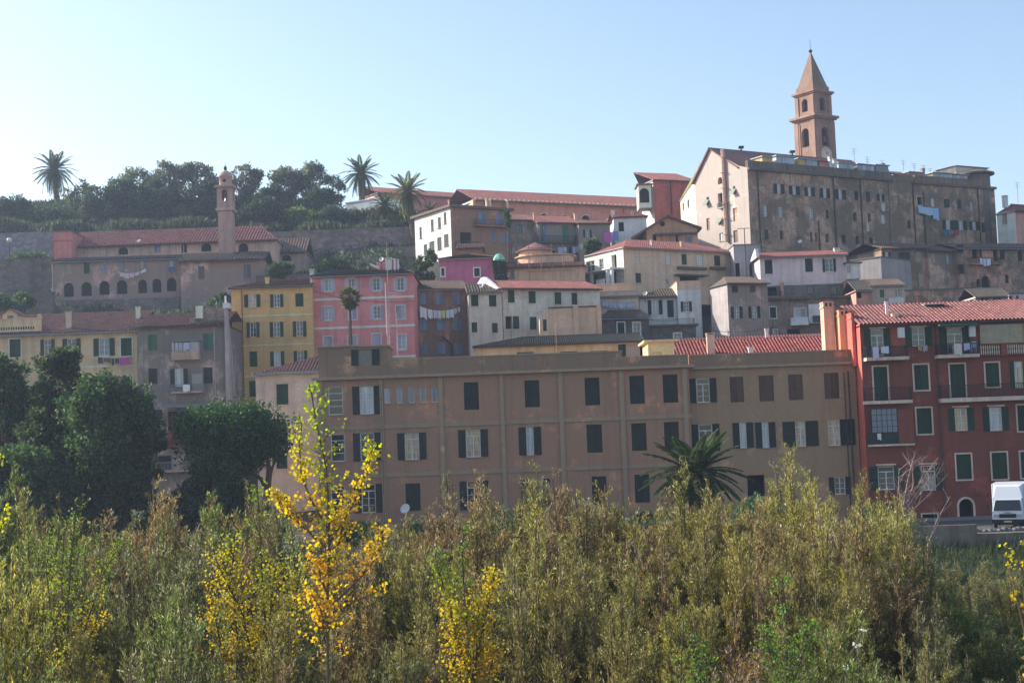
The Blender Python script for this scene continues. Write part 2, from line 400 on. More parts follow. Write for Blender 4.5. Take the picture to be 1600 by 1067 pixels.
                s.part(mb, 'surround', su, fo)
            elif sill and k not in 'adb':
                mb = MB(); mb.fbox(F, u0-.06, u1+.06, z0-.07, z0-.002, .003, .10); s.part(mb, 'sill', s.mat, fo)
    def band(s, fi, x0, y0, x1, y1, o=.05, mat=None, name='string_course', px=True):
        F = s.F[fi]; u0, u1, z0, z1 = F.rect(x0, y0, x1, y1); mb = MB(); mb.fbox(F, u0, u1, z0, z1, .002, o)
        return s.part(mb, name, mat or s.mat)
    def hband(s, fi, px, py, hpx, o=.05, mat=None, name='string_course', u0=None, u1=None):
        """level band right along a face, centred on photo point (px,py)"""
        F = s.F[fi]; zc = F.hit(px, py)[1]; h = hpx*(F.hit(px, py)[1]-F.hit(px, py+1)[1])/2; mb = MB()
        mb.fbox(F, -o if u0 is None else u0, F.L+o if u1 is None else u1, zc-h, zc+h, .002, o); return s.part(mb, name, mat or s.mat)
    def walls(s, faces=(0, 1, 2, 3)):
        mb = MB()
        for i in faces: wall_grid(mb, s.F[i], s.z0, s.z1, 0 if i == 0 else 1)
        return s.part(mb, 'wall', [s.mat, s.side])
    def flatroof(s, par=0., mat=None, th=.15, ov=.1):
        mb = MB(); F = s.F[0]; m = mat or s.mat
        mb.fbox(F, -ov, F.L+ov, s.z1+.003, s.z1+th, -s.D-ov, ov)
        r = s.part(mb, 'roof', m)
        return r
    def parapet(s, h, mat, t=.25, cap=True, z=None, capmat=None, name='parapet'):
        mb = MB(); F = s.F[0]; z = s.z1 if z is None else z; D = s.D
        mb.fbox(F, 0, F.L, z, z+h, -t, 0.0); mb.fbox(F, 0, t, z, z+h, -D+t, -t); mb.fbox(F, F.L-t, F.L, z, z+h, -D+t, -t); mb.fbox(F, 0, F.L, z, z+h, -D, -D+t)
        mb.fbox(F, t, F.L-t, z-.1, z+.06, -D+t, -t)
        p = s.part(mb, name, mat)
        if cap:
            m2 = MB(); e = .05
            m2.fbox(F, -e, F.L+e, z+h+.002, z+h+.08, -t-e, e); m2.fbox(F, -e, t+e, z+h+.002, z+h+.08, -D, -t-e-.002); m2.fbox(F, F.L-t-e, F.L+e, z+h+.002, z+h+.08, -D, -t-e-.002)
            s.part(m2, 'coping', capmat or mat, p)
        return p
    def roof(s, top=None, rise=None, rd=None, ov=.35, ovs=.2, hipL=0, hipR=0, mat=None, pitch=.30, row=.42, zt=None, gable=True):
        """tiled roof with its ridge along the front face; top = (px,py) of a ridge point"""
        F = s.F[0]; D = s.D; rd = rd or D/2; zE = (zt if zt is not None else s.z1)+.02
        if top: G = Face(F.pt(0, 0, -rd), F.pt(F.L, 0, -rd)); zR = G.hit(*top)[1]
        else: zR = zE+rise
        sl = (zR-zE)/rd; zO = zE-sl*ov
        mat = mat or tiles((.36, .115, .085))
        mb = MB(); mb.hasuv = True
        def slope(xa, xb, ya, yb_, za, zb_, ia, ib, fwd):
            # xa..xb along eave; ya outward offset at eave (positive out), yb_ at the ridge; ia, ib insets at the ridge
            run = abs(yb_-ya); Ls = math.hypot(run, zb_-za); nr = max(2, int(Ls/row)); q = pitch/4; nc = int((xb-xa)/q)+1
            prof = [0, .35*pitch, .42*pitch, .25*pitch]
            V = []; base = len(mb.v)
            for r in range(nr):
                for e in (0, 1):
                    t = (r+e)/nr; y = ya+(yb_-ya)*t; z = za+(zb_-za)*t+(.035 if e == 0 else 0)
                    lo, hi = xa+ia*t, xb-ib*t
                    for c in range(nc+1):
                        x = min(max(xa+c*q, lo), hi); mb.v.append(tuple(F.pt(x, z+prof[c % 4], y)))
            W_ = nc+1
            for r in range(nr):
                b0 = base+r*2*W_
                for c in range(nc):
                    xm = xa+(c+.5)*q; tm = (r+.5)/nr
                    if xm < xa+ia*tm-q or xm > xb-ib*tm+q: continue
                    a, b, c_, d = b0+c, b0+c+1, b0+W_+c+1, b0+W_+c
                    mb.f.append((a, b, c_, d) if fwd else (d, c_, b, a)); mb.mi.append(0); mb.uv += [(c//4+.5, r+.5)]*4
        xa, xb = -ovs, F.L+ovs
        slope(xa, xb, ov, -rd, zO, zR, hipL, hipR, True)
        zB = zO; 
        mb.poly([F.pt(xb, zB, -2*rd-ov), F.pt(xa, zB, -2*rd-ov), F.pt(xa+hipL, zR, -rd), F.pt(xb-hipR, zR, -rd)], 0, [(3.5, 3.5)]*4) if abs(2*rd-D) < .5 else mb.poly([F.pt(xb, zE-sl*.2, -D-.2), F.pt(xa, zE-sl*.2, -D-.2), F.pt(xa+hipL, zR, -rd), F.pt(xb-hipR, zR, -rd)], 0, [(3.5, 3.5)]*4)
        yB = -2*rd-ov if abs(2*rd-D) < .5 else -D-.2
        if hipL: mb.poly([F.pt(xa, zB, yB), F.pt(xa, zO, ov), F.pt(xa+hipL, zR, -rd)], 0, [(1.5, 3.5)]*3)
        if hipR: mb.poly([F.pt(xb, zO, ov), F.pt(xb, zB, yB), F.pt(xb-hipR, zR, -rd)], 0, [(1.5, 3.5)]*3)
        mb.poly([F.pt(xa, zO-.02, ov), F.pt(xa, zB-.02, yB), F.pt(xb, zB-.02, yB), F.pt(xb, zO-.02, ov)], 0, [(.5, .5)]*4)
        r = s.part(mb, 'roof', mat); s.rf = r; s.zR = zR; s.rd = rd
        m2 = MB(); m2.tube([F.pt(xa+hipL, zR+.03, -rd), F.pt(xb-hipR, zR+.03, -rd)], .11, 6); 
        if hipL: m2.tube([F.pt(xa, zO+.04, ov), F.pt(xa+hipL, zR+.03, -rd)], .09, 6)
        if hipR: m2.tube([F.pt(xb, zO+.04, ov), F.pt(xb-hipR, zR+.03, -rd)], .09, 6)
        s.part(m2, 'ridge_tiles', mat, r)
        m3 = MB(); m3.tube([F.pt(xa, zO-.05, ov+.04), F.pt(xb, zO-.05, ov+.04)], .06, 6); s.part(m3, 'gutter', ZINC if RND.random() < .4 else flat((.09, .06, .05)), r)
        if gable:
            if not hipL: s.F[1].tops.append([(D, zE), (D-rd, zR), (0, zE)])
            if not hipR: s.F[2].tops.append([(0, zE), (rd, zR), (D, zE)])
        return r
    def chim(s, x0, y0, x1, y1, back, mat, parent=None, hole=True, cap=None):
        F = s.F[0]; u0, u1, z0, z1 = F.rect(x0, y0, x1, y1, -back); w = u1-u0; mb = MB()
        z0 -= .6
        mb.fbox(F, u0, u1, z0, z1-.16, -back-w*.8, -back)
        mb.fbox(F, u0-.05, u1+.05, z1-.158, z1-.09, -back-w*.8-.05, -back+.05)
        for a in (u0, u1-.1): mb.fbox(F, a, a+.1, z1-.088, z1, -back-w*.8, -back)
        mb.fbox(F, u0-.06, u1+.06, z1+.001, z1+.06, -back-w*.8-.05, -back+.05)
        return s.part(mb, 'chimney', mat, parent)
    def pipe(s, fi, x0, y0, x1, y1, mat=None, r=.05, o=.09):
        F = s.F[fi]; a = F.hit(x0, y0); b = F.hit(x1, y1); mb = MB(); um = (a[0]+b[0])/2
        mb.tube([F.pt(um, a[1], o), F.pt(um, b[1], o)], r, 6); 
        n = max(1, int((a[1]-b[1])/2.5))
        for i in range(n+1):
            z = b[1]+(a[1]-b[1])*(i+.5)/(n+1); mb.fbox(F, um-r*1.5, um+r*1.5, z-.03, z+.03, 0.004, o+r*1.2)
        return s.part(mb, 'drainpipe', mat or flat((.07, .05, .045)))
    def balcony(s, fi, x0, x1, ys0, ys1, yr, dep=.9, slab=None, rail=None, solid=None, step=.13):
        F = s.F[fi]; u0, u1, z0, z1 = F.rect(x0, ys0, x1, ys1, dep); zr = F.hit((x0+x1)/2, yr, dep)[1]; mb = MB()
        mb.fbox(F, u0, u1, z0, z1, .003, dep)
        b = s.part(mb, 'balcony', slab or s.mat); m2 = MB()
        if solid:
            m2.fbox(F, u0+.03, u1-.03, z1+.003, zr, dep-.1, dep-.02); m2.fbox(F, u0+.03, u0+.11, z1+.003, zr, .005, dep-.1); m2.fbox(F, u1-.11, u1-.03, z1+.003, zr, .005, dep-.1)
            s.part(m2, 'balcony_front', solid, b); return b
        R = rail or IRON
        m2.fbox(F, u0+.03, u1-.03, zr-.05, zr, dep-.08, dep-.03); m2.fbox(F, u0+.03, u1-.03, z1+.08, z1+.11, dep-.07, dep-.04)
        for uu in (u0+.03, u1-.07): m2.fbox(F, uu, uu+.04, zr-.04, zr-.001, .005, dep-.08)
        u = u0+.05
        while u < u1-.04: m2.fbox(F, u, u+.022, z1+.003, zr-.05, dep-.067, dep-.045); u += step
        d = .1
        while d < dep-.1:
            for uu in (u0+.04, u1-.06): m2.fbox(F, uu, uu+.02, z1+.003, zr-.04, d, d+.022)
            d += step
        s.part(m2, 'railing', R, b); return b
    def addbox(s, fi, x0, y0, x1, y1, o0, o1, name, mat, parent=None):
        F = s.F[fi]; u0, u1, z0, z1 = F.rect(x0, y0, x1, y1, o1); mb = MB(); mb.fbox(F, u0, u1, z0, z1, o0, o1); return s.part(mb, name, mat, parent)
    def antenna(s, px, py0, py1, Y, arms=3, mat=None):
        a = at(px, py0, Y); b = at(px, py1, Y); b.x = a.x; mb = MB(); mb.tube([b-Vector((0, 0, .5)), a], .025, 5)
        for i in range(arms):
            z = a.z-.1-.32*i; w = .45-.08*i; mb.tube([(a.x-w, Y, z), (a.x+w, Y, z)], .014, 4)
            mb.tube([(a.x, Y-.3, z-.05), (a.x, Y+.3, z-.05)], .012, 4)
        return s.part(mb, 'antenna', mat or IRON)
def washing(label, F, x0, y0, x1, y1, items, off=.45, sag=.12):
    """items: (t0, t1, drop_px, colour)"""
    a = F.hit(x0, y0, off); b = F.hit(x1, y1, off); m = pxm(F.A.y)
    P = lambda t: F.pt(a[0]+(b[0]-a[0])*t, a[1]+(b[1]-a[1])*t-sag*4*t*(1-t), off)
    root = empty('washing_line', P(0), label, 'washing'); mb = MB()
    mb.tube([P(i/10) for i in range(11)], .012, 4); 
    for t in (0, 1): q = P(t); mb.tube([q, q-Vector((F.n.x, F.n.y, 0))*off], .015, 4)
    mb.build('line', IRON, root)
    for t0, t1, drop, c in items:
        mb = MB(); K = 6; J = 4; w0 = len(mb.v); ph = RND.random()*6; V = []
        for j in range(J+1):
            for i in range(K+1):
                t = t0+(t1-t0)*i/K; q = P(t); f = j/J
                dz = drop*m*f*(1+.08*math.sin(ph+i)); q = q+Vector((F.n.x, F.n.y, 0))*(.05*math.sin(ph+i*1.7)*f)
                V.append((q.x, q.y, q.z-dz))
        for side in (0, 1):
            base = len(mb.v); mb.v += [(v[0]-F.n.x*.015*side, v[1]-F.n.y*.015*side, v[2]) for v in V]
            for j in range(J):
                for i in range(K):
                    q0 = base+j*(K+1)+i; f = (q0, q0+K+1, q0+K+2, q0+1); mb.f.append(f if side == 0 else f[::-1]); mb.mi.append(0); mb.uv += [(0, 0)]*4
        mb.build('cloth', flat(c, .9, 0, .1), root, smooth=True)
    return root
# ================================================================ the street front
TRIM = weathered((.46, .315, .22), (.27, .20, .14), amt=.10, hi=1.12); OFF = weathered((.445, .232, .148), (.30, .18, .12), (.50, .28, .19), .16, .9, 1.16); WING = weathered((.41, .265, .17), (.28, .19, .12), (.46, .29, .19), .14, .9, 1.1); PARA = weathered((.40, .25, .17), (.15, .12, .085), amt=.22)
T_RED = tiles((.30, .085, .075), (.5, .22, .19)); T_OLD = tiles((.26, .10, .085), (.36, .2, .16)); T_BR = tiles((.17, .095, .075), (.26, .18, .14)); T_DK = tiles((.10, .07, .06), (.16, .12, .1))
b = Bld('apartment_building', 'long brown apartment building with ochre pilasters behind the riverside shrubs', (497, 595, 110), (1076, 576, 110), OFF, yb=850, D=12)
b.W(0, 'h 513 604 536 648; h 517 678 539 721; h 517 759 540 802')
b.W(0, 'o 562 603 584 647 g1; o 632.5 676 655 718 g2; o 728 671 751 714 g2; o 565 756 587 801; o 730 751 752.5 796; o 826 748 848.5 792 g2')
b.W(0, 'o 563 676 585 720 g0'); b.W(0, 'o 822.4 667 834 711 g1', sx=1.0)
b.W(0, 'n 600.5 606 609 630; n 620 605.5 628.5 630; n 638.5 605 647 629.5; n 656.5 604.5 665 629; n 674.5 604 683 628.5', gl=3)
b.W(0, 'c 725 597 748 640; c 820 594 843 636; c 914 590 937 633; c 984 587 1007 631; c 1036 585 1059 629; c 917 663 941 707; c 987 661 1010 704; c 1038 659 1061 703; c 634 755 657 798; c 925 744 948 788; c 992 741 1015 785; c 1042 740 1065 782', sill=False)
b.W(0, 'd 556 834 600 868; c 640 836 662 870')
b.W(0, 'C 1036 820 1060 850')
for x, w in ((501, 9), (597, 5), (690, 7), (785.5, 6), (877.5, 7), (973, 7), (1072, 7)):
    u0, u1, _, _ = b.F[0].rect(x-w/2+(-.6), 640, x+w/2-.6, 642); mb = MB(); mb.fbox(b.F[0], u0, u1, b.z0, b.z1-.003, .002, .13); b.part(mb, 'pilaster', TRIM)
b.hband(0, 800, 659.5, 6, .09, TRIM); b.hband(0, 800, 735, 6, .09, TRIM); b.hband(0, 800, 815, 6, .09, TRIM)
b.walls(); b.flatroof(mat=TRIM, th=.22, ov=.45)
# parapet walls above the cornice
F = b.F[0]; zc = b.z1+.223
u0, _, z0, z1 = F.rect(605, 557.5, 972, 590); uE = F.hit(972, 556)[0]; zt = F.hit(800, 555.3)[1]
mb = MB(); mb.fbox(F, u0, uE, zc, zt, -.45, -.15); b.part(mb, 'parapet', PARA); mb = MB(); mb.fbox(F, u0-.003, uE+.05, zt+.002, zt+.09, -.5, -.1); b.part(mb, 'coping', TRIM)
zt2 = F.hit(1020, 556.6)[1]; mb = MB(); mb.fbox(F, uE+.003, F.L, zc, zt2, -.45, -.152); b.part(mb, 'parapet', PARA); mb = MB(); mb.fbox(F, uE+.055, F.L+.03, zt2+.002, zt2+.08, -.5, -.1); b.part(mb, 'coping', TRIM)
# stair tower on the roof at the left end
up0 = F.hit(497, 565)[0]; up1 = F.hit(605, 565)[0]; zt = F.hit(540, 542)[1]
G = Face(F.pt(up0, 0, -.15), F.pt(up1, 0, -.15)); 
s0, s1, sz0, sz1 = G.rect(560, 546, 581, 571)
mb = MB(); G.holes.append((s0, s1, sz0, sz1, .15)); wall_grid(mb, G, zc, zt)
mb.fbox(G, 0, G.L, zc, zt-.004, -5, -.6); mb.fbox(G, 0.01, .3, zc, zt-.006, -.6, -.16); mb.fbox(G, G.L-.3, G.L-.01, zc, zt-.006, -.6, -.16)
b.part(mb, 'stair_tower', PARA); mb = MB(); mb.fbox(G, -.2, G.L*.58, zt+.002, zt+.12, -5.2, .18); mb.fbox(G, G.L*.585, G.L+.15, zt-.05+.002, zt+.07, -5.2, .14); b.part(mb, 'roof_slab', TRIM)
mb = MB()
for a, c in ((s0, s0+.06), ((s0+s1)/2-.03, (s0+s1)/2+.03), (s1-.06, s1)): mb.fbox(G, a, c, sz0, sz1, -.14, -.07)
for z in (sz0, sz0+(sz1-sz0)*.5, sz1-.06): mb.fbox(G, s0+.06, s1-.06, z, z+.055, -.13, -.08)
w = b.part(mb, 'window', FR['g']); mb = MB(); mb.fbox(G, s0-.02, s1+.02, sz0-.02, sz1+.02, -.2, -.145); b.part(mb, 'pane', glassm(0), w)
b.part(leaf(G, s0-.55, s0-.01, sz0, sz1, .01), 'shutter', SH['dk'], w); b.part(leaf(G, s1+.01, s1+.6, sz0, sz1, .01), 'shutter', SH['dk'], w)
b.pipe(0, 594, 600, 603, 840); b.antenna(545, 505, 540, 113, 0); b.antenna(1048, 560, 590, 113, 0)
mb = MB(); 
for i in range(5): p = at(520+i*6, 537, 112); mb.tube([p, p+Vector((0, 0, .35))], .02, 4)
b.part(mb, 'roof_posts', IRON)
OFFICE = b
# satellite dish on the lower wall
F = b.F[0]; u, z = F.hit(634, 795, .4); root = empty('satellite_dish', F.pt(u, z, .4), 'small white satellite dish left of the lowest closed shutters on the long brown building', 'dish'); mb = MB(); mb.tube([F.pt(u, z, .01), F.pt(u, z, .35)], .03, 5); mb.build('bracket', IRON, root)
mb = MB(); N_ = 14; c = Vector(F.pt(u, z, .5)); ax = Vector((-.35, -.8, .45)).normalized(); a = ax.cross(Vector((0, 0, 1))).normalized(); e = a.cross(ax)
for r0, r1, d0, d1 in ((0.01, .2, 0, .03), (.2, .4, .03, .11)):
    for i in range(N_):
        w0, w1 = 2*math.pi*i/N_, 2*math.pi*(i+1)/N_
        mb.poly([c+(a*math.cos(w)+e*math.sin(w))*r+ax*d for r, d, w in ((r0, d0, w0), (r1, d1, w0), (r1, d1, w1), (r0, d0, w1))])
mb.build('dish', WHITE, root, smooth=True)

# ---- the ochre wing on the right
b = Bld('apartment_building', 'ochre apartment wing with dark closed shutters between the brown and the red buildings', (1076.6, 578, 110.8), (1336, 570.5, 110.8), WING, yb=850, D=12)
b.W(0, 'o 1088 591 1109 629; o 1092 662.5 1113.7 705; o 1304 745 1321 772; d 1168 742 1195 775; d 1180 800 1200 830')
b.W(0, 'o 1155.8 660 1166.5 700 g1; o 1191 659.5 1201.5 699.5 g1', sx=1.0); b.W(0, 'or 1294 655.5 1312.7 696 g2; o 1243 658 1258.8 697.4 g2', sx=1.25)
b.W(0, 'c 1140.7 588.6 1162 628.5; c 1186 586.6 1209 627; c 1232 585 1254.6 625; c 1288 582.4 1311 623', sc='br', sill=False)
b.hband(0, 1090, 634, 1.5, .02, WING, u0=2.2, u1=12.8)
b.walls(); b.flatroof(mat=TRIM, th=.2, ov=.3); F = b.F[0]; zt = F.hit(1200, 551.5)[1]; mb = MB(); mb.fbox(F, .02, F.L, b.z1+.203, zt, -.45, -.12); b.part(mb, 'parapet', PARA)
mb = MB(); mb.fbox(F, .05, F.L+.01, zt+.002, zt+.07, -.5, -.08); b.part(mb, 'coping', TRIM)
b.pipe(0, 1326, 580, 1335, 800); b.pipe(0, 1319, 582, 1329, 810, r=.035)
# ---- tiled house just behind the wing
b = Bld('house', 'low house with a red tiled roof and a slim chimney, just behind the ochre wing', (1058, 562, 124), (1312, 553, 124), plaster((.5, .3, .2)), yb=600, D=13)
b.roof(top=(1200, 529.5), rd=4.5, mat=tiles((.38, .075, .065), (.62, .27, .22)), ov=.4)
CW = plaster((.62, .36, .27), .3); b.chim(1105, 521, 1117, 548, .8, CW, b.rf); b.chim(1170, 543, 1177.5, 551, .35, WHITE, b.rf); b.chim(1196, 514, 1201, 533, 5, WHITE, b.rf); b.walls(); b.antenna(1111, 505, 525, 126, 2)
b = Bld('house', 'small peach rooftop cabin at the left end of the red tiled roof', (1012, 535, 120), (1053, 532.5, 120), plaster((.75, .42, .22), .25), yb=575, D=5)
b.W(0, 'b 1020 550 1034 560'); b.walls(); b.flatroof(th=.18, ov=.35, mat=plaster((.6, .4, .25)))
b = Bld('house', 'long shadowed tile-roofed house behind the red tiled roof', (1052, 545, 143), (1296, 537, 143), plaster((.4, .3, .22)), yb=570, D=10)
b.roof(top=(1180, 526), rd=4, mat=tiles((.27, .085, .075), (.36, .15, .13))); b.walls()

# ---- red building with balconies
RED = weathered((.26, .082, .062), (.16, .06, .045), (.31, .10, .075), .14, .9, 1.12); RSID = plaster((.42, .10, .075), .3); SURR = plaster((.46, .39, .33), .35)
b = Bld('apartment_building', 'red apartment building with white window surrounds, iron balconies and tiled roof', (1343, 506, 109), (1640, 498.5, 109), RED, yb=842, D=10, side_mat=RSID)
b.W(0, 'o 1361 514 1381 556 g0; o 1425 511.5 1445.6 541 g0; o 1480 512 1504 553 g0', sc='gr', fr='w')
b.W(0, 'c 1365.5 573 1387 626; c 1428.5 570 1450.5 609; c 1485 569 1508 621; c 1540 567 1561 604; c 1432.5 637.5 1455.5 677.5; c 1494.5 709.5 1517.5 748.5; c 1550 707 1573.5 748; c 1595 705.5 1618 746; c 1590 633 1613 673; d 1442 803 1465 834', sc='gr', su=SURR)
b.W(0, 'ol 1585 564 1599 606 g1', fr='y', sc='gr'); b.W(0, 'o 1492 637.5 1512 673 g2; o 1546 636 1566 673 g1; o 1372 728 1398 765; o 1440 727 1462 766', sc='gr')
b.W(0, 'g 1363 639 1401 676 g3', fr='g'); b.W(0, 'a 1499 779 1521 826', su=SURR)
for x0, x1, y in ((1358, 1384, 512), (1422, 1448, 510), (1477, 1507, 510.5), (1488, 1514, 635), (1543, 1570, 633.5), (1369, 1400, 725.5), (1437, 1464, 724)):
    b.addbox(0, x0, y-1, x1, y+1.4, .004, .12, 'lintel', SURR)
b.walls()
b.balcony(0, 1354, 1421, 557.5, 562.5, 541, .95, SURR, IRON); b.balcony(0, 1466, 1531, 553.5, 558.5, 536, .95, SURR, IRON)
b.balcony(0, 1352, 1426.5, 625.5, 630.5, 605, .8, SURR, IRON); b.balcony(0, 1471, 1640, 619.5, 626, 599, .8, SURR, IRON); 
b.balcony(0, 1359, 1430, 693.5, 696.5, 676, .6, SURR, solid=flat((.03, .045, .04), .8))
b.addbox(0, 1421.5, 541.5, 1457.5, 845, .004, .32, 'bay', RED) if 0 else None
b.addbox(0, 1403.5, 640, 1427.5, 692.8, .004, .62, 'closet', RED)
b.addbox(0, 1403.6, 511.5, 1413.6, 527.5, .004, .35, 'boiler_box', WHITE); b.addbox(0, 1515, 509, 1524.4, 526, .004, .35, 'boiler_box', WHITE)
b.addbox(0, 1468, 505.5, 1529, 508.5, .1, 1.05, 'awning', flat((.05, .12, .09)))
# loggia glazing bars
F = b.F[0]; u0, u1, z0, z1 = F.rect(1362, 638.5, 1402, 675.5, .58); mb = MB()
for i in range(6): u = u0+(u1-u0)*i/5; mb.fbox(F, u-.018, u+.018, z0, z1, .55, .59)
for i in range(5): z = z0+(z1-z0)*i/4; mb.fbox(F, u0, u1, z-.018, z+.018, .551, .589)
w = b.part(mb, 'glazed_loggia', IRON); mb = MB(); mb.fbox(F, u0, u1, z0, z1, .565, .572); b.part(mb, 'pane', glassm(3), w)
# veranda: clear sheet over a balustrade
u0, u1, z0, z1 = F.rect(1531, 506, 1640, 534, .25); v = flat((.33, .28, .18), .25, 0, .9, .6); mb = MB(); mb.fbox(F, u0, u1, z0, z1, .2, .24); s = b.part(mb, 'veranda_sheet', v)
mb = MB()
for x in (0, .62, .64, 1): mb.fbox(F, u0+(u1-u0)*x*.99, u0+(u1-u0)*x*.99+.05, z0, z1, .245, .29)
mb.fbox(F, u0, u1, z0-.06, z0, .2, .3); b.part(mb, 'veranda_frame', flat((.45, .30, .13)), s)
u0, u1, z0, z1 = F.rect(1532, 535.5, 1640, 554, .3)
mb = MB(); mb.fbox(F, u0, u1, z1-.09, z1, .02, .34); mb.fbox(F, u0, u1, z0-.02, z0+.07, .02, .34); ub = F.rect(1564, 540, 1573, 545, .3); mb.fbox(F, ub[0], ub[1], z0+.07, z1-.09, .05, .32); bl = b.part(mb, 'balustrade', RED); u = u0+.08
BAL = plaster((.60, .45, .38), .3)
mb = MB(); 
while u < u1:
    if not (ub[0]-.08 < u < ub[1]+.02):
        zz = z0+.072; h = z1-.092-zz; mb.lathe(F.pt(u, zz, .2), [(.03, 0), (.055, h*.25), (.025, h*.5), (.055, h*.75), (.03, h)], 6)
    u += .17
b.part(mb, 'balusters', BAL, bl)['kind'] = 'stuff'
b.pipe(0, 1461, 505, 1478, 830); b.hband(0, 1520, 772, 3, .04); b.pipe(0, 1466, 640, 1477, 815, RED, .04)
TR = tiles((.36, .115, .105), (.54, .32, .29), .3)
b.roof(top=(1450, 474.5), rd=5.2, mat=TR, ov=.5, ovs=.15, pitch=.30); rf = b.rf
LIT = plaster((.66, .30, .22), .2)
b.chim(1395, 491, 1404, 506, 1.2, plaster((.75, .5, .42), .2), rf); b.chim(1437, 497, 1447, 508, .8, plaster((.7, .5, .45), .2), rf); b.antenna(1433, 455, 492, 113, 4, flat((.25, .06, .04)))
b.chim(1384, 472, 1388, 492, 2, flat((.7, .7, .7)), rf)
mb = MB(); p = at(1441, 478, 114.0); mb.box(p.x-.2, p.x+1.5, p.y-1.3, p.y, p.z-.02, p.z+.04); b.part(mb, 'roof_hatch', flat((.55, .6, .58), .3), rf)
# chimney stacks on its left side
b2 = b
def stack(label, x0, y0, x1, y1, Y, mat, dep=1.4, tp=.3):
    a = at(x0, y1, Y); c = at(x1, y1, Y); zt = at((x0+x1)/2, y0, Y).z; r = empty('chimney_stack', (a.x, Y, a.z-.6), label, 'chimney'); mb = MB()
    mb.box(a.x, c.x, Y, Y+dep, a.z-.6, zt-.5); mb.build('stack', mat, r); mb = MB(); mb.box(a.x-.06, c.x+.06, Y-.06, Y+dep+.06, zt-.497, zt-.40); mb.box(a.x-.04, c.x+.04, Y-.04, Y+dep+.04, zt-.1, zt)
    for q in (0, .4, .8): mb.box(a.x+(c.x-a.x)*q, a.x+(c.x-a.x)*(q+.2), Y, Y+dep, zt-.398, zt-.102)
    mb.build('cap', mat, r)
stack('tall orange chimney stack at the right end of the low red tiled roof', 1290, 471, 1306, 545, 113, plaster((.48, .28, .215), .35), 1.3)
stack('brick-capped chimney stack touching the left edge of the red building', 1314, 484, 1331, 550, 112, plaster((.62, .25, .15), .3), 1.6)
stack('thin red chimney stack against the gable of the red building', 1333.5, 488, 1338.5, 560, 110.2, RSID, 2.2)
washing('two white towels on the top left balcony of the red building', b.F[0], 1362, 541.5, 1392, 540, [(.05, .36, 20, (.62, .56, .70)), (.48, .88, 11, (.66, .62, .72))], 1.03, .02)
washing('cream towel and lilac cloth on the top right balcony of the red building', b.F[0], 1490, 536.5, 1516, 535.5, [(.0, .48, 18, (.62, .58, .50)), (.6, .98, 11, (.45, .42, .60))], 1.03, .02)
washing('small clothes hung below the third window of the red building', b.F[0], 1434, 540, 1450, 539, [(.0, .4, 8, (.45, .28, .2)), (.5, .95, 9, (.40, .36, .38))], .35, .02)
washing('white shirt on the green mesh of the lowest left balcony', b.F[0], 1370, 677, 1377, 676.7, [(.1, .95, 10, (.7, .7, .72))], .68, .0)
# folding chair on the right balcony
F = b.F[0]; u, z = F.hit(1521, 552, .6); r = empty('balcony_chair', F.pt(u, z, .6), 'pale blue folded plastic chair on the top right balcony of the red building', 'chair'); CB = flat((.35, .48, .68), .5)
mb = MB(); mb.fbox(F, u-.2, u+.2, z+.42, z+.46, .45, .8); mb.build('seat', CB, r); mb = MB(); mb.fbox(F, u-.2, u+.2, z+.47, z+.88, .80, .84); mb.build('backrest', CB, r)
for du in (-.19, .16):
    for o in (.46, .79): mb = MB(); mb.fbox(F, u+du, u+du+.03, z, z+.419, o, o+.03); mb.build('leg', CB, r)

# ---- left row
CR = plaster((.50, .37, .23), .4); CRT = plaster((.62, .53, .42), .3)
b = Bld('apartment_building', 'long cream apartment building with green shutters behind the dark trees', (-40, 524, 137), (214, 516.8, 137), CR, yb=790, D=11)
b.W(0, 'c 15 530 32.5 558; c 189 528 206 556; c 20 592 36 620; c 190 588 207 616', sc='gr', su=CRT); b.W(0, 'o 69 530 80 556 g0; o 105 529 119 556 g0; o 154.5 528.5 171 556 g3; o 158 587 174 616', sc='gr', sill=False)
b.hband(0, 130, 573.5, 2.5, .04, CRT); b.hband(0, 100, 521.5, 3, .25, CRT, 'cornice'); b.walls()
b.roof(top=(150, 489.5), rd=5.5, mat=T_OLD, ov=.5); rf = b.rf
b.chim(102.5, 487, 110, 516, .8, plaster((.55, .42, .33), .3), rf); b.chim(212, 480, 218, 499, 3, CRT, rf)
# parapet with dormer at left
F = b.F[0]; u0, u1, z0, z1 = F.rect(-40, 499.5, 64, 519, .1); mb = MB(); mb.fbox(F, u0, u1, z0, z1, -.15, .1)
mb.fbox(F, u0, u1+.06, z1+.002, z1+.1, -.2, .16); mb.fbox(F, u1-.35, u1-.02, z1+.102, z1+.45, -.16, .12); p = b.part(mb, 'parapet', CR)
mb = MB(); a = F.rect(-30, 511.5, 52, 515.5, .1); u = a[0]
while u < a[1]: mb.fbox(F, u, u+.13, a[2], a[3], .101, .11); u += .24
b.part(mb, 'parapet_slots', DARK, p)['kind'] = 'stuff'
a = F.rect(4, 489, 28, 500, -.5); mb = MB(); mb.fbox(F, a[0], a[1], a[2]-.8, a[3]-.1, -3, -.5); um = (a[0]+a[1])/2
mb.poly([F.pt(a[0], a[3]-.1, -.5), F.pt(a[1], a[3]-.1, -.5), F.pt(um, a[3]+.35, -.5)]); d = b.part(mb, 'dormer', CR)
mb = MB()
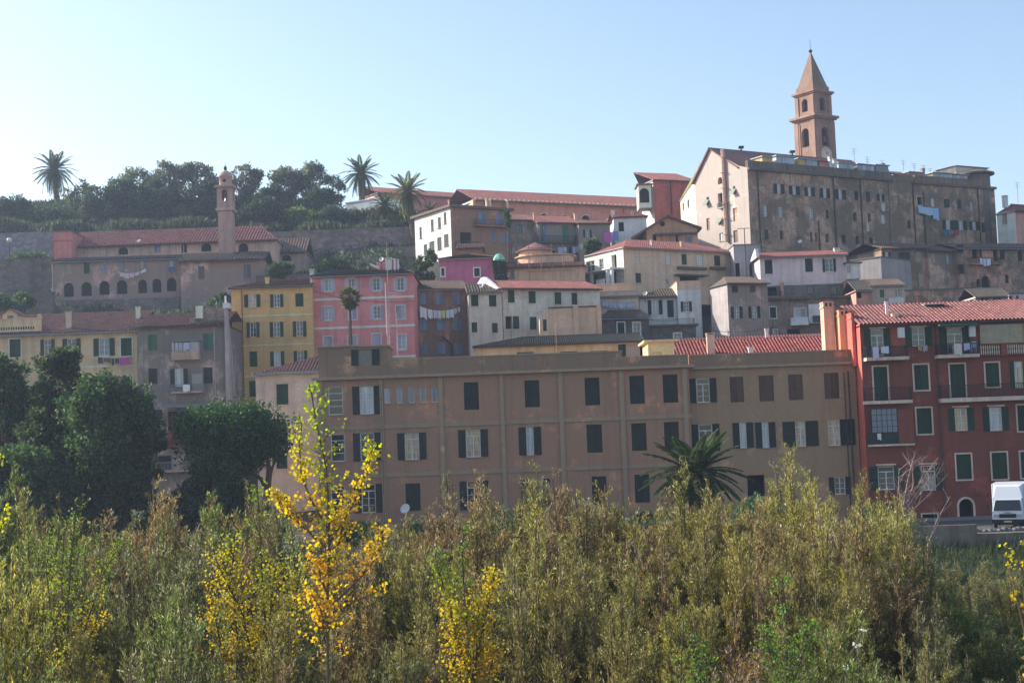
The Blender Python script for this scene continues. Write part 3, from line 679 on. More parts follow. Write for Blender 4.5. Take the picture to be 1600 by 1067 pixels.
for s_ in (-1, 1): 
    e = um+s_*(a[1]-a[0])*.62; mb.hexa([F.pt(min(e, um), (a[3]-.25) if e < um else a[3]+.37, -.3), F.pt(max(e, um), a[3]+.37 if e < um else a[3]-.25, -.3), F.pt(max(e, um), a[3]+.37 if e < um else a[3]-.25, -3), F.pt(min(e, um), (a[3]-.25) if e < um else a[3]+.37, -3)] + [F.pt(min(e, um), (a[3]-.17) if e < um else a[3]+.46, -.3), F.pt(max(e, um), a[3]+.46 if e < um else a[3]-.17, -.3), F.pt(max(e, um), a[3]+.46 if e < um else a[3]-.17, -3), F.pt(min(e, um), (a[3]-.17) if e < um else a[3]+.46, -3)])
b.part(mb, 'dormer_roof', T_OLD, d); mb = MB(); a = F.rect(11.5, 493, 21, 501, -.48); mb.fbox(F, a[0], a[1], a[2], a[3], -.5, -.48); b.part(mb, 'dormer_window', glassm(0), d)
washing('dark clothes and a magenta towel on a line under the cream building windows', b.F[0], 153, 558, 203, 558, [(.0, .15, 9, (.06, .07, .07)), (.18, .4, 6, (.10, .12, .10)), (.42, .5, 11, (.04, .05, .06)), (.53, .66, 8, (.07, .09, .08)), (.68, .99, 10, (.55, .08, .38))])
GREY = weathered((.33, .28, .265), (.13, .12, .11), amt=.30, sc=.9)
b = Bld('apartment_building', 'stained grey apartment building with two cluttered balconies and green shutters', (214.5, 511, 135), (352, 508, 135), GREY, yb=790, D=12)
b.W(0, 'c 231.5 523 246 547.7; c 317 521 333 547', sc='lg'); b.W(0, 'c 232 575.5 246 600; c 317.7 574 332 599; c 240 640 254 664', sc='dk'); b.W(0, 'o 273 576 286.5 604 g1; g 272 537 292 549 g1', fr='w', sc='dk'); b.W(0, 'd 262 642 300 700; d 300 645 330 690; d 245 712 268 734')
b.walls(); b.roof(top=(265, 492), rd=5, mat=T_OLD, ov=.45)
WD = plaster((.33, .25, .20), .5)
b.balcony(0, 267, 310.5, 559, 562, 548, .9, WD, solid=WD); b.balcony(0, 267, 316, 611.5, 614, 600, .9, WD, rail=flat((.2, .2, .22))); b.addbox(0, 295.5, 534, 310, 559, .01, .85, 'cabinet', flat((.40, .38, .37))); b.addbox(0, 300, 584, 316, 612, .01, .8, 'cabinet', flat((.30, .29, .25)))
b.addbox(0, 267, 531, 311, 533.5, .01, .95, 'awning', flat((.2, .2, .19))); b.addbox(0, 260, 631, 335, 636, .01, 1.8, 'canopy', flat((.16, .19, .22))); b.pipe(0, 336, 512, 336, 640, flat((.45, .42, .42)))
b.balcony(0, 215, 296, 735.5, 738, 722, .9, WD, rail=flat((.3, .3, .32))); b.addbox(0, 262, 672, 296, 700, .02, .3, 'red_panel', flat((.25, .05, .05)))
F = b.F[0]; mb = MB(); a = F.rect(258, 640, 302, 700, 1.2)
for i in range(5): u = a[0]+(a[1]-a[0])*i/4; mb.fbox(F, u-.03, u+.03, a[2], a[3], 1.15, 1.2)
for i in range(6): z = a[2]+(a[3]-a[2])*i/5; mb.fbox(F, a[0], a[1], z-.03, z+.03, 1.201, 1.24)
b.part(mb, 'steel_lattice', flat((.12, .04, .035)))
mb = MB(); a = F.rect(306, 481, 352, 505, -.5); mb.fbox(F, a[0], a[1], a[2]-.5, a[3], -1.2, -.5); mb.fbox(F, a[0]-.6, a[0]-.02, a[2], a[3]-.9, -1.3, -.4); b.part(mb, 'stone_parapet', stone((.30, .24, .22), 2.2))
mb = MB(); mb.fbox(F, a[0]+.05, a[0]+.7, a[3]+.002-1, a[3]+.2, -.49, -.2); b.part(mb, 'chimney', CRT)
washing('white cloths drying on the lower balcony of the grey building', b.F[0], 285, 600.5, 297, 600.5, [(.05, .95, 11, (.75, .76, .78))], 1.0, 0)
washing('pale sheets hung across the upper balcony of the grey building', b.F[0], 268, 535, 296, 535, [(.0, .15, 13, (.45, .43, .45)), (.2, .36, 13, (.48, .47, .5)), (.4, .6, 13, (.42, .4, .43)), (.66, .98, 12, (.42, .50, .62))], .98, 0)
# tapering whitewashed party wall
A = at(351.5, 640, 134.5); r = empty('party_wall', (A.x, A.y, A.z), 'tall narrow whitewashed party wall tapering upwards beside the yellow building', 'wall'); mb = MB()
za = at(351, 482, 134.5).z; xr = at(364, 640, 134.5).x; xt = at(354, 482, 134.5).x; x0 = at(352.5, 560, 134.5).x; y0, y1 = 134.3, 134.9; z0 = 2
mb.hexa([(x0, y0, z0), (xr+.1, y0, z0), (xr+.1, y1+6, z0), (x0, y1+6, z0), (x0, y0, za), (xt+.05, y0, za), (xt+.05, y1, za), (x0, y1, za)]); mb.build('wall', plaster((.31, .28, .29), .6), r)
mb = MB(); mb.box(x0-.1, xt+.3, 134.2, 135, za+.002, za+.5); mb.tube([(x0+.1, 134.6, za+.5), (x0+.1, 134.6, za+1.2)], .1, 6); mb.build('chimney', WHITE, r)

YEL = plaster((.60, .315, .115), .25); YT = plaster((.72, .58, .36), .25)
b = Bld('apartment_building', 'ochre yellow apartment building with dark green shutters and pale string courses', (361, 450.5, 143), (487.5, 445, 143), YEL, yb=700, D=12)
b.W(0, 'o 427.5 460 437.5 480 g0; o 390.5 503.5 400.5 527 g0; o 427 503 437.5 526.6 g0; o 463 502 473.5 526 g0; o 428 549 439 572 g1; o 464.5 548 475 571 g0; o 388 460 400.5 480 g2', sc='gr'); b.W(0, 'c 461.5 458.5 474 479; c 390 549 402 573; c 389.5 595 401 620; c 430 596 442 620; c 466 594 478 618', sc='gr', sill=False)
for y in (493, 539, 587): b.hband(0, 425, y, 2, .05, YT)
b.hband(0, 425, 449.5, 4, .22, YT, 'cornice'); b.walls(); b.roof(rise=1.3, rd=6, mat=T_RED, ov=.4, hipL=3, hipR=0); b.chim(414.5, 434, 420, 445, 2, plaster((.7, .45, .15), .2), b.rf); b.pipe(0, 378.5, 452, 381, 620, flat((.18, .09, .05)))
PK = plaster((.47, .18, .19), .35); PT = plaster((.75, .48, .48), .2); LV = flat((.6, .58, .62))
b = Bld('apartment_building', 'pink apartment building with white bands and lavender shutters under a rooftop terrace', (488, 432, 144), (645, 427.5, 144), PK, yb=640, D=11)
b.W(0, 'o 507 436 518 455 g3; o 543.5 435 554.5 453.5 g0; o 582.5 434.5 593.5 454 g0; o 620 434 631 454 g0; o 507 479.5 518 500 g3; o 583.5 478 594.5 498 g0', sc='lv', su=LV)
b.W(0, 'c 506 526 519 546; c 544 525 557 546; c 582 522 595 546; c 619 478 632.5 498; c 545 479 557 499', sc='lv', su=LV); b.W(0, 'g 621 523 634 546 g3', su=LV)
b.hband(0, 566, 466, 3.5, .06, PT); b.hband(0, 566, 511, 3.5, .06, PT); b.hband(0, 566, 559, 3.5, .06, PT); b.walls(); b.roof(top=(566, 422.5), rd=4.5, mat=T_BR, ov=.5, hipL=1.5, hipR=2)
F = b.F[0]; a = F.rect(588, 409, 621, 420, -3); mb = MB(); mb.fbox(F, a[0], a[1], a[2]-.6, a[3], -6.5, -3); b.part(mb, 'roof_terrace', PK)
b.chim(602, 404, 612, 420, 2.8, PT, b.rf); b.chim(615, 405, 618, 419, 2.5, WHITE, b.rf); b.chim(621, 406, 623, 420, 2.5, WHITE, b.rf); mb = MB(); q = at(578, 414, 146); mb.hexa([(q.x, q.y, q.z), (q.x+.9, q.y, q.z-.45), (q.x+.9, q.y+1, q.z-.45), (q.x, q.y+1, q.z), (q.x, q.y, q.z+.2), (q.x+.9, q.y, q.z-.2), (q.x+.9, q.y+1, q.z-.2), (q.x, q.y+1, q.z+.2)]); b.part(mb, 'skylight', WHITE, b.rf)
b.chim(484, 421, 490, 433, .3, PT, b.rf); b.pipe(0, 564.5, 430, 566, 560, flat((.6, .45, .45)), .03)
# radio mast on the roof of the brown building
A = at(609, 545, 118); r = empty('lattice_mast', (A.x, A.y, A.z-.6), 'tall slender radio mast with a lattice foot in front of the pink building', 'mast'); T_ = at(609, 378, 118); mb = MB(); mb.tube([(A.x, A.y, A.z-.6), (A.x, A.y, T_.z)], [.05, .02], 6); mb.build('pole', flat((.5, .42, .42)), r)
mb = MB(); zz = [A.z-.6+.45*i for i in range(9)]
for i in range(8):
    w = .38; 
    for sx, sy in ((-1, -1), (1, -1), (1, 1), (-1, 1)):
        mb.tube([(A.x+.25+sx*w, A.y+sy*w, zz[i]), (A.x+.25+sx*w, A.y+sy*w, zz[i+1])], .018, 4, cap=False); nx, ny = (-sy, sx); mb.tube([(A.x+.25+sx*w, A.y+sy*w, zz[i]), (A.x+.25+nx*w, A.y+ny*w, zz[i+1])], .012, 4, cap=False)
mb.build('lattice', flat((.4, .22, .25)), r); mb = MB(); mb.tube([(A.x-.2, A.y, T_.z-3.4), (A.x-.2, A.y, zz[4])], .06, 6); mb.tube([(A.x, A.y, T_.z-4.6), (A.x+.8, A.y, T_.z-4.4)], .02, 4); mb.tube([(A.x, A.y, T_.z-4.3), (A.x+.6, A.y, T_.z-4.3)], .02, 4); mb.build('aerial', flat((.6, .5, .5)), r)
# pale pink house left of the brown building
PP = plaster((.68, .42, .34), .25)
b = Bld('house', 'pale pink house with a low dark tiled roof between the pine and the brown building', (399, 583.5, 124), (502, 578, 124), PP, yb=800, D=10)
b.W(0, 'c 432 600 450.5 632; c 432 703 449 732; c 434 775 450 800', sc='gr', su=SURR); b.hband(0, 450, 583, 4, .3, plaster((.72, .5, .42), .2), 'cornice'); b.walls(); b.roof(top=(520, 555), rd=5, mat=T_OLD, ov=.4, hipL=5.5, hipR=0); b.pipe(0, 411, 588, 417, 760, plaster((.6, .33, .26), .2))
# ---- second row
BRN = weathered((.32, .19, .145), (.13, .105, .085), amt=.35)
b = Bld('house', 'weathered brown house with blue-grey shutters and a long washing line', (648, 451.5, 150), (733, 456, 151.5), BRN, yb=620, D=9)
b.W(0, 'c 656 457.6 666 475; c 681.6 459 693 475.6; c 708.6 459.6 719 476; c 656 497 667 516; c 683 496 696 515.6; c 708 497 721.6 516; c 659 535 669.6 553; c 684 534.5 696.4 553; c 711 535 722.6 553', sc='bl', su=None)
b.walls(); b.roof(top=(690, 439.5), rd=4, mat=T_BR, ov=.4); mb = MB(); A = b.F[0].hit(690, 525, .5); B_ = b.F[0].hit(706, 539, .5); mb.tube([b.F[0].pt(A[0], A[1], .5), b.F[0].pt(B_[0], B_[1], .5), b.F[0].pt(B_[0], B_[1]-2, .4)], .1, 6); b.part(mb, 'stovepipe', flat((.05, .04, .04)))
W1 = (.72, .76, .82)
washing('row of white, lilac and yellow washing across the weathered brown house', b.F[0], 656, 478, 719, 479, [(.0, .17, 17, W1), (.19, .31, 14, W1), (.33, .42, 13, (.66, .6, .7)), (.43, .52, 13, (.7, .68, .75)), (.53, .62, 12, (.72, .66, .22)), (.64, .73, 13, W1), (.74, .84, 13, W1), (.85, .92, 9, (.6, .62, .72)), (.94, 1., 8, (.62, .62, .66))], .55, .45)
SAL = plaster((.64, .44, .39), .45, (.58, .26, .25), .60); SAL2 = plaster((.66, .46, .40), .45, (.60, .33, .30), .57)
b = Bld('house', 'small salmon and white house with four closed green shutters', (731.5, 457.5, 148.3), (783.5, 459, 148.6), SAL, yb=620, D=9)
b.W(0, 'c 736 460.6 747.4 478.6; c 764 461 775.6 479; c 737 503.6 745.6 519.4; c 769 504.6 777.6 520', sc='gr'); b.walls(); b.roof(top=(748, 445.5), rd=4, mat=T_BR, ov=.35)
b = Bld('house', 'long pale salmon house with a red tiled roof and white gable parapet', (783.5, 450.5, 149), (937, 455.5, 153), SAL2, yb=620, D=10)
b.W(0, 'c 793.6 453.6 804 473; c 826 455 837 474; c 866.6 456.6 877 475.6; c 893 457.6 902 476; c 828 495 838.6 515; c 801.5 494 811.4 514', sc='gr'); b.W(0, 'd 790 494 800.5 514'); b.W(0, 'c 870 500 880 518', sc='gr')
b.walls(); b.roof(top=(845, 440), rd=4.5, mat=T_RED, ov=.4); b.pipe(0, 783.5, 452, 785, 530, flat((.14, .06, .05)), .06, .1)
F = b.F[1]; mb = MB(); zE, zR = b.z1, b.zR+.25; mb.hexa([F.pt(0, zE, .0), F.pt(F.L, zE, .0), F.pt(F.L, zE, .35), F.pt(0, zE, .35), F.pt(4.6, zR+.2, .0), F.pt(F.L-4.4, zR+.2, .0), F.pt(F.L-4.4, zR+.2, .35), F.pt(4.6, zR+.2, .35)]); b.part(mb, 'gable_parapet', plaster((.8, .68, .62), .2))
CH = plaster((.50, .34, .24), .35)
b = Bld('outbuilding', 'plain peach block with a dark coping below the long salmon house', (858.5, 482, 139), (938, 480, 139), CH, yb=560, D=6, lpx=(845, 486)); b.W(0, 'c 850 498 850.5 498.5') if 0 else None; b.walls(); b.flatroof(mat=flat((.10, .05, .05)), th=.12, ov=.1)
b.addbox(0, 896.5, 477, 904, 525, .003, .25, 'pilaster', CH); b.addbox(0, 933, 476, 940, 525, .003, .2, 'pilaster', CH)
F = b.F[0]; a = F.rect(843.5, 497, 858, 525, 0); mb = MB(); zt = F.hit(858, 482.5)[1]; zl = F.hit(843, 497)[1]; mb.hexa([F.pt(a[0], a[2], -4), F.pt(-.01, a[2], -4), F.pt(-.01, a[2], -.01), F.pt(a[0], a[2], -.01), F.pt(a[0], zl, -4), F.pt(-.01, zt, -4), F.pt(-.01, zt, -.01), F.pt(a[0], zl, -.01)]); b.part(mb, 'lean_to', CH)
b.addbox(0, 848.6, 499, 854, 517, -.005, .03, 'narrow_door', SH['gr'])
# grey roofed house
CM = plaster((.50, .38, .24), .5)
b = Bld('house', 'wide low cream house with a dark weathered hipped roof just above the brown parapet', (742, 541.5, 128), (1004, 534.5, 128), CM, yb=600, D=9)
b.W(0, 'c 966 537 978 560; d 1000 537 1004 558', sc='gr'); b.W(0, 'g 808 550 834 558; g 876 549 902 557; g 922 548 949 556', fr='b'); b.hband(0, 870, 540, 3, .12, CM, 'cornice'); b.walls(); b.roof(top=(870, 526), rd=4.2, mat=tiles((.055, .045, .042), (.09, .08, .07)), ov=.5, hipL=4.5, hipR=0, pitch=.2)
b.antenna(798, 505, 533, 126, 3); b.antenna(868, 505, 553, 126, 1, flat((.5, .3, .15))); b.addbox(0, 979, 537, 1000, 562, .01, .1, 'curtain', flat((.42, .34, .28)))
# ================================================================ houses up the hill
LWH = plaster((.56, .52, .53), .45); DST = stone((.17, .15, .125), 2.5)
b = Bld('house', 'low dark stone house with two white framed windows', (940, 497, 150), (1014, 499, 151), DST, yb=560, D=8); b.W(0, 'c 965 504 975.5 523.5; g 989.5 504 1000 523 g0', sc='gr', su=WHITE); b.walls(); b.roof(top=(975, 485.5), rd=3.8, mat=T_BR, ov=.5, hipL=2)
b = Bld('house', 'low dark stone annex with one small white framed window below the white house', (1014.5, 511, 151.5), (1087, 510, 152), DST, yb=560, D=6); b.W(0, 'g 1053 521 1064 530 g0', su=WHITE); b.walls(); b.flatroof(mat=flat((.10, .085, .07)), th=.2, ov=.3)
b = Bld('house', 'white house with dark shutters and a dark tiled roof in the middle of the hillside', (999, 464.5, 163), (1058, 463, 163), LWH, yb=540, D=8)
b.W(0, 'o 1018 469 1029.4 491.5 g1; c 1042.6 469 1052.6 496', sc='dk'); b.walls(); b.roof(top=(1010, 453.5), rd=4, mat=T_BR, ov=.4, hipL=3)
b = Bld('house', 'white block with a beige parapet at the right of the white house', (1058, 454, 162.4), (1095, 454, 162.4), LWH, yb=545, D=8); b.W(0, 'o 1068 471 1076.6 487 g0', sc='dk'); b.walls(); b.parapet(1.0, plaster((.50, .37, .28), .4)); b.balcony(0, 1012, 1086, 510, 512, 498, 1.0, LWH, flat((.2, .2, .2)))
b = Bld('house', 'low terrace wing with washing spread on it beside the white house', (934, 467, 158), (998, 470, 158), plaster((.46, .40, .34), .5), yb=540, D=6); b.walls(); b.flatroof(mat=flat((.2, .18, .16)), th=.25, ov=.3); b.parapet(.5, plaster((.42, .33, .26), .5), z=b.z1+.25)
washing('pale blue sheets heaped along the terrace left of the white house', b.F[0], 941, 470, 992, 472, [(.0, .2, 8, (.45, .5, .62)), (.22, .45, 9, (.40, .45, .58)), (.47, .7, 8, (.5, .52, .6)), (.72, .98, 8, (.42, .46, .6))], .35, .15)
CRM = plaster((.50, .37, .27), .35)
b = Bld('apartment_building', 'large cream house with a white side veranda in the middle of the hillside', (973.5, 386, 172), (1146.5, 394.5, None), CRM, yb=475, D=14, lpx=(913, 403), side_mat=plaster((.56, .53, .48), .3))
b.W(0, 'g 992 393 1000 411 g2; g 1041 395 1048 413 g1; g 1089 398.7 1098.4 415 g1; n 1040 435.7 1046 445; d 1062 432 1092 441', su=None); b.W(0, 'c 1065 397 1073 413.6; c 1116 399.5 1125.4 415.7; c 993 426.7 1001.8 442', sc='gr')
b.W(1, 'g 916 408 929 426 g0; g 936.5 404.5 943 424 g0; d 955.5 398 963.5 420; d 921 428 934 446; d 940 426 963 446', fr='w'); b.walls(); b.roof(top=(1060, 379.8), rd=6, mat=T_RED, ov=.5, hipL=5, hipR=3)
b.chim(1018, 376, 1021, 384, 2, CRM, b.rf); b.chim(1064.5, 378, 1068, 386, 2, CRM, b.rf)
for x0, x1 in ((1061, 1105), (1112, 1134)): 
    q = b.addbox(0, x0, 417, x1, 421, .01, .45, 'flower_box', flat((.12, .10, .07)))
b.addbox(0, 1060, 428.5, 1107, 431, .01, .9, 'canopy', flat((.10, .09, .08)))
F = b.F[1]; a = F.rect(884, 424, 972, 430, 1.6); mb = MB(); mb.fbox(F, -3.5, F.L+.2, F.hit(930, 425, 1.6)[1]-.12, F.hit(930, 425, 1.6)[1]+.1, .01, 2.2); b.part(mb, 'veranda_slab', plaster((.66, .60, .56), .2))
zz = F.hit(930, 425, 1.6)[1]-.122; mb = MB()
for u in (-3, .5, 4, F.L-1, F.L-.1): mb.fbox(F, u, u+.35, zz-3.2, zz, 1.7, 2.05)
b.part(mb, 'veranda_posts', LWH)
washing('large white sheet on the terrace below the cream house veranda', b.F[1], 930, 437, 952, 432, [(.05, .7, 11, (.75, .78, .82)), (.75, .98, 9, (.7, .72, .75))], 2.3, .1)
b = Bld('terrace_wall', 'beige terrace parapet below the cream house veranda', (931, 446, 165), (986, 448, 165), plaster((.45, .34, .26), .4), yb=500, D=5, cat='wall'); b.walls(); b.flatroof()
GBL = plaster((.42, .27, .18), .4)
b = Bld('house', 'ochre gabled house with a round attic window above the large cream house', (1010, 360, 189), (1090, 362.5, 189), GBL, yb=400, D=10, lpx=(980, 364), side_mat=plaster((.5, .40, .35), .5))
b.W(0, 'c 1070 370 1082 382', sc='bl'); b.W(0, 'd 1056 367 1060 382; d 1020 366 1026 384'); b.W(1, 'd 984 370 988 381; g 994 370 1001 380')
F = b.F[0]; um = F.hit(1043, 350)[0]; zA = F.hit(1043, 340)[1]; zE = b.z1
F.tops.append([(0, zE), (F.L, zE), (um, zA)]); b.walls(); mb = MB()
for s_, ue in ((-1, -2.2), (1, F.L+.5)):
    sl = (zA-zE)/(um if s_ < 0 else F.L-um); ze = zA-sl*abs(ue-um); q = [(ue, ze), (um, zA)] if s_ < 0 else [(um, zA), (ue, ze)]
    mb.hexa([F.pt(q[0][0], q[0][1]+.03, .7), F.pt(q[1][0], q[1][1]+.03, .7), F.pt(q[1][0], q[1][1]+.03, -10.3), F.pt(q[0][0], q[0][1]+.03, -10.3), F.pt(q[0][0], q[0][1]+.28, .7), F.pt(q[1][0], q[1][1]+.28, .7), F.pt(q[1][0], q[1][1]+.28, -10.3), F.pt(q[0][0], q[0][1]+.28, -10.3)])
b.part(mb, 'roof', T_BR); b.addbox(0, 1023, 363.5, 1090, 366, .01, .9, 'balcony_canopy', flat((.12, .10, .08))); mb = MB(); F2 = b.F[0]; a = F2.hit(1035, 350, .02); mb.lathe((0, 0, 0), [(.01, 0), (.35, 0)], 12); mb.v = [tuple(F2.pt(a[0]+v[0], a[1]+v[1], .02)) for v in mb.v]; b.part(mb, 'attic_window', DARK)
for x in (1033, 1046, 1057): b.pipe(0, x, 365, x+.5, 383, r=.03, o=.8)
WHP = plaster((.62, .53, .56), .3)
b = Bld('house', 'little white house with a pink tiled roof left of the ochre gable', (958.5, 340, 200), (1010, 341.5, 200), WHP, yb=385, D=8, lpx=(935, 344), side_mat=plaster((.75, .68, .64), .2)); b.W(0, 'd 966.6 347 975 361.6'); b.W(1, 'd 946 343.5 948 347'); b.walls(); b.roof(top=(985, 334), rd=4, mat=T_RED, ov=.3, hipR=1); b.chim(956.5, 329, 960.5, 336, 2, WHP, b.rf); b.chim(986.5, 330, 991, 337, 2, CRM, b.rf)
washing('magenta and blue patterned blanket over the railing left of the ochre gable', b.F[0], 944, 362, 966, 361, [(.0, .55, 16, (.55, .12, .40)), (.56, 1., 15, (.22, .24, .55))], 3.0, .1)
# ochre house with sunlit gable
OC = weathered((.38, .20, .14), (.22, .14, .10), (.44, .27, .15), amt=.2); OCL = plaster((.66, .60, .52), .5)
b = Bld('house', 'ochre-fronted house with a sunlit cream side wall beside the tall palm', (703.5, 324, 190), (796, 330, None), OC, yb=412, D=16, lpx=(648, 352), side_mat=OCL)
b.W(0, 'c 748 332 758.6 349; c 775 334 785.4 351; c 769 360 775 379; c 783.5 362.7 790 380.7; c 792 362.7 798 380.7', sc='bl'); b.W(0, 'd 719 363 737 387')
b.W(1, 'c 655.5 355 659 372.5; c 673.5 343 677.5 361; c 684.5 339.5 689 357; c 693.6 332 697.5 350; c 662.5 382 667.5 398; c 671 377.5 679 396; c 683.5 371 690 390; c 694 366 701 385', sc='dk'); b.walls(); mb = MB(); F = b.F[0]; mb.fbox(F, -.4, F.L+.5, b.z1+.002, b.z1+.35, -b.D-.6, .5); b.part(mb, 'roof', T_BR)
b.chim(760, 312, 763, 326, 3, CRM); b.chim(701, 313, 703, 322, 1, CRM); b.balcony(0, 745, 800, 352, 354, 343, 1.0, OC, flat((.08, .09, .1))); b.balcony(0, 716, 750, 386, 388, 377, .9, OC, flat((.05, .08, .08)))
b = Bld('shed', 'small ochre lean-to below the ochre-fronted house', (716, 388, 178), (754, 388.5, 178), OC, yb=420, D=4); b.walls(); b.roof(rise=.7, rd=2, mat=T_OLD, ov=.4)
MG = plaster((.30, .095, .20), .3)
b = Bld('house', 'magenta painted house with two small white framed windows', (687, 405, 168), (771.5, 407.5, 168), MG, yb=470, D=8); b.W(0, 'c 689.5 419 694.5 431.5; c 741 419 749.5 432', sc='gr', su=WHITE); b.walls(); b.roof(top=(740, 398), rd=4, mat=T_OLD, ov=.35, hipL=3, hipR=3)
GR2 = weathered((.33, .26, .23), (.16, .14, .12), amt=.3); GR3 = weathered((.38, .33, .31), (.18, .16, .14), amt=.3)
b = Bld('house', 'plain grey-brown house with one small window next to the ochre-fronted house', (798, 344, 199), (839, 347, 200), GR2, yb=420, D=9); b.W(0, 'g 809 351 816 363.6', fr='d'); b.walls(); b.roof(top=(815, 336), rd=4.5, mat=T_OLD, ov=.3)
b = Bld('house', 'grey house with a tall green door on a balcony under a pink-lit roof', (839.5, 347.5, 198), (903, 349, 200), GR3, yb=425, D=9); b.W(0, 'g 844 351 849 377; g 887 386 893 396', fr='d'); b.W(0, 'c 879 352 888.7 377.6', sc='em'); b.W(0, 'c 850.5 351 856 377', sc='bl'); b.W(0, 'c 876 388 884 400', sc='bg'); b.walls(); b.roof(top=(870, 338.5), rd=4.5, mat=T_RED, ov=.4); b.balcony(0, 842, 902, 377.5, 379.5, 368, 1, flat((.1, .1, .09)), IRON); b.chim(833.5, 333, 836, 342, 1.5, CRM, b.rf); b.chim(898, 334, 902, 345, 1.5, CRM, b.rf)
b.addbox(0, 870.6, 398, 907, 412, .3, 1.4, 'parapet', plaster((.20, .09, .08), .3))
washing('pale blue washing under the balcony with the green door', b.F[0], 872, 385, 906, 384, [(.0, .2, 12, (.4, .45, .6)), (.25, .38, 9, (.5, .52, .6)), (.66, .8, 12, (.38, .45, .62)), (.83, 1., 11, (.35, .42, .6))], 1.3, .1)
b = Bld('house', 'grey house with dark green shutters below the arched church windows', (904, 349, 198), (953, 352.5, 199), GR3, yb=430, D=9); b.W(0, 'o 914.5 359 921 371 g0', sc='gr'); b.walls(); b.roof(top=(930, 344.5), rd=4.5, mat=T_OLD, ov=.4, hipR=3)
# round apse with conical roof
c = at(837, 400, 178); r = empty('round_apse', (c.x, c.y, at(837, 445, 178).z), 'round peach apse with a conical tiled roof behind scaffolding', 'building'); PEA = plaster((.52, .34, .24), .35); CO = (c.x, c.y, 0)
z = lambda py: at(837, py, 176).z
mb = MB(); R1 = 27*pxm(176); mb.lathe(CO, [(R1, z(425)), (R1, z(391))], 28); mb.build('upper_drum', PEA, r); mb = MB(); mb.lathe(CO, [(R1+.4, z(391.5)), (R1+.45, z(390)), (0.02, z(375))], 28); mb.build('cone_roof', T_OLD, r)
mb = MB(); R2 = 29*pxm(176)+1.4; CO2 = (c.x+1.2, c.y, 0); mb.lathe(CO2, [(R1+.01, z(397)), (R2+.2, z(399.5)), (R2+.2, z(401)), (R2-.1, z(401.5)), (R2-.1, z(425))], 28); mb.build('lower_drum', PEA, r)
GROUND_PTS += [(c.x+dx, c.y+dy, at(837, 430, 178).z) for dx in (-4, 4) for dy in (-3, 4)]
b = Bld('house', 'low beige base building under the round apse', (784, 419.5, 170), (914, 419.5, 170), plaster((.40, .31, .22), .4), yb=470, D=8); b.W(0, 'g 797 421.5 804 437 g0', fr='d'); b.walls(); b.roof(rise=.8, rd=3.5, mat=T_OLD, ov=.4)
r = empty('scaffolding', at(850, 445, 168.6), 'thin steel scaffolding in front of the round apse', 'scaffolding'); mb = MB()
for x in (826, 845, 862, 880):
    for Y in (168.2, 169.2):
        a = at(x, 380, Y); e = at(x+2, 445, Y); mb.tube([(e.x, Y, e.z), (e.x, Y, a.z)], .04, 4)
mb.build('standard_poles', flat((.12, .10, .09)), r); mb = MB()
for y in (388, 401, 412, 425): 
    for Y in (168.14, 169.26): a = at(822, y, Y); e = at(900, y-2.5, Y); mb.tube([a, (e.x, Y, a.z)], .035, 4)
mb.build('ledger_poles', flat((.12, .10, .09)), r)
# long church
CHU = plaster((.46, .205, .155), .35); CHT = plaster((.58, .40, .28), .3)
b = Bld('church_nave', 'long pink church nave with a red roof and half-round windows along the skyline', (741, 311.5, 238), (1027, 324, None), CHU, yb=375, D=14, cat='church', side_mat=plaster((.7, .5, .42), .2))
b.W(0, 'a 843.5 334 856.5 351; a 876.5 336 889.5 352; a 908.5 336.5 922 352', su=CHT); b.walls(); b.hband(0, 880, 320, 3.5, .35, CHT, 'dentil_cornice'); F = b.F[0]; mb = MB(); u = 0; zc = F.hit(880, 319)[1]
while u < F.L: mb.fbox(F, u, u+.3, zc+.12, zc+.34, .36, .5); u += .9
b.part(mb, 'dentils', CHT)['kind'] = 'stuff'
b.roof(top=(870, 304), rd=7, mat=T_RED, ov=.9, pitch=.4, row=.6); b.pipe(0, 973, 327, 975, 345)
for x in (739, 765, 792): 
    a = b.F[0].rect(x, 312, x+2.5, 330, 1.2); mb = MB(); mb.fbox(b.F[0], a[0], a[1], a[2]-2, a[3], .01, 1.2); b.part(mb, 'buttress', CHT)
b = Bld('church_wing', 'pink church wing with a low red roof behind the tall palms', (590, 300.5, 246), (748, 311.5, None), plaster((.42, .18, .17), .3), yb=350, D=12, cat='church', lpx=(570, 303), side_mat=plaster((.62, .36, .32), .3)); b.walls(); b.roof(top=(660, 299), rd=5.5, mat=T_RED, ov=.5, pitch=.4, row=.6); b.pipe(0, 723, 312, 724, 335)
b = Bld('house', 'low sunlit white garden building left of the church wing', (540, 318, 236), (598, 327, 232), plaster((.70, .62, .62), .3), yb=345, D=6); b.walls(); b.flatroof(mat=WHITE)
TRS = plaster((.40, .105, .08), .4)
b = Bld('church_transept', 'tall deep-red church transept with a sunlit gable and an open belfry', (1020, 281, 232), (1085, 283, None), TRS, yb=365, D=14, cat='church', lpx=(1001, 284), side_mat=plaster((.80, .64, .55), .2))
b.W(0, 'b 1033.5 291 1044 323; b 1060 294 1066.5 311'); b.W(1, 'd 1009 296 1016 311'); b.walls(); b.roof(top=(1045, 272.5), rd=7, mat=T_RED, ov=.5, pitch=.4, row=.6); b.pipe(0, 1047.5, 282, 1049, 335, r=.09); b.hband(0, 1050, 284.5, 2.5, .15, TRS, 'cornice')
BF = Bld('belfry', 'small white open belfry on the left end of the red transept', (997, 290, 230), (1017, 290.5, 230), plaster((.62, .50, .46), .3), yb=325, D=3.6, cat='belfry', ground=False); BF.W(0, 'a 999.5 294 1014.5 317'); BF.walls(); BF.flatroof(mat=T_OLD, th=.25, ov=.3)
BG = plaster((.68, .55, .38), .3)
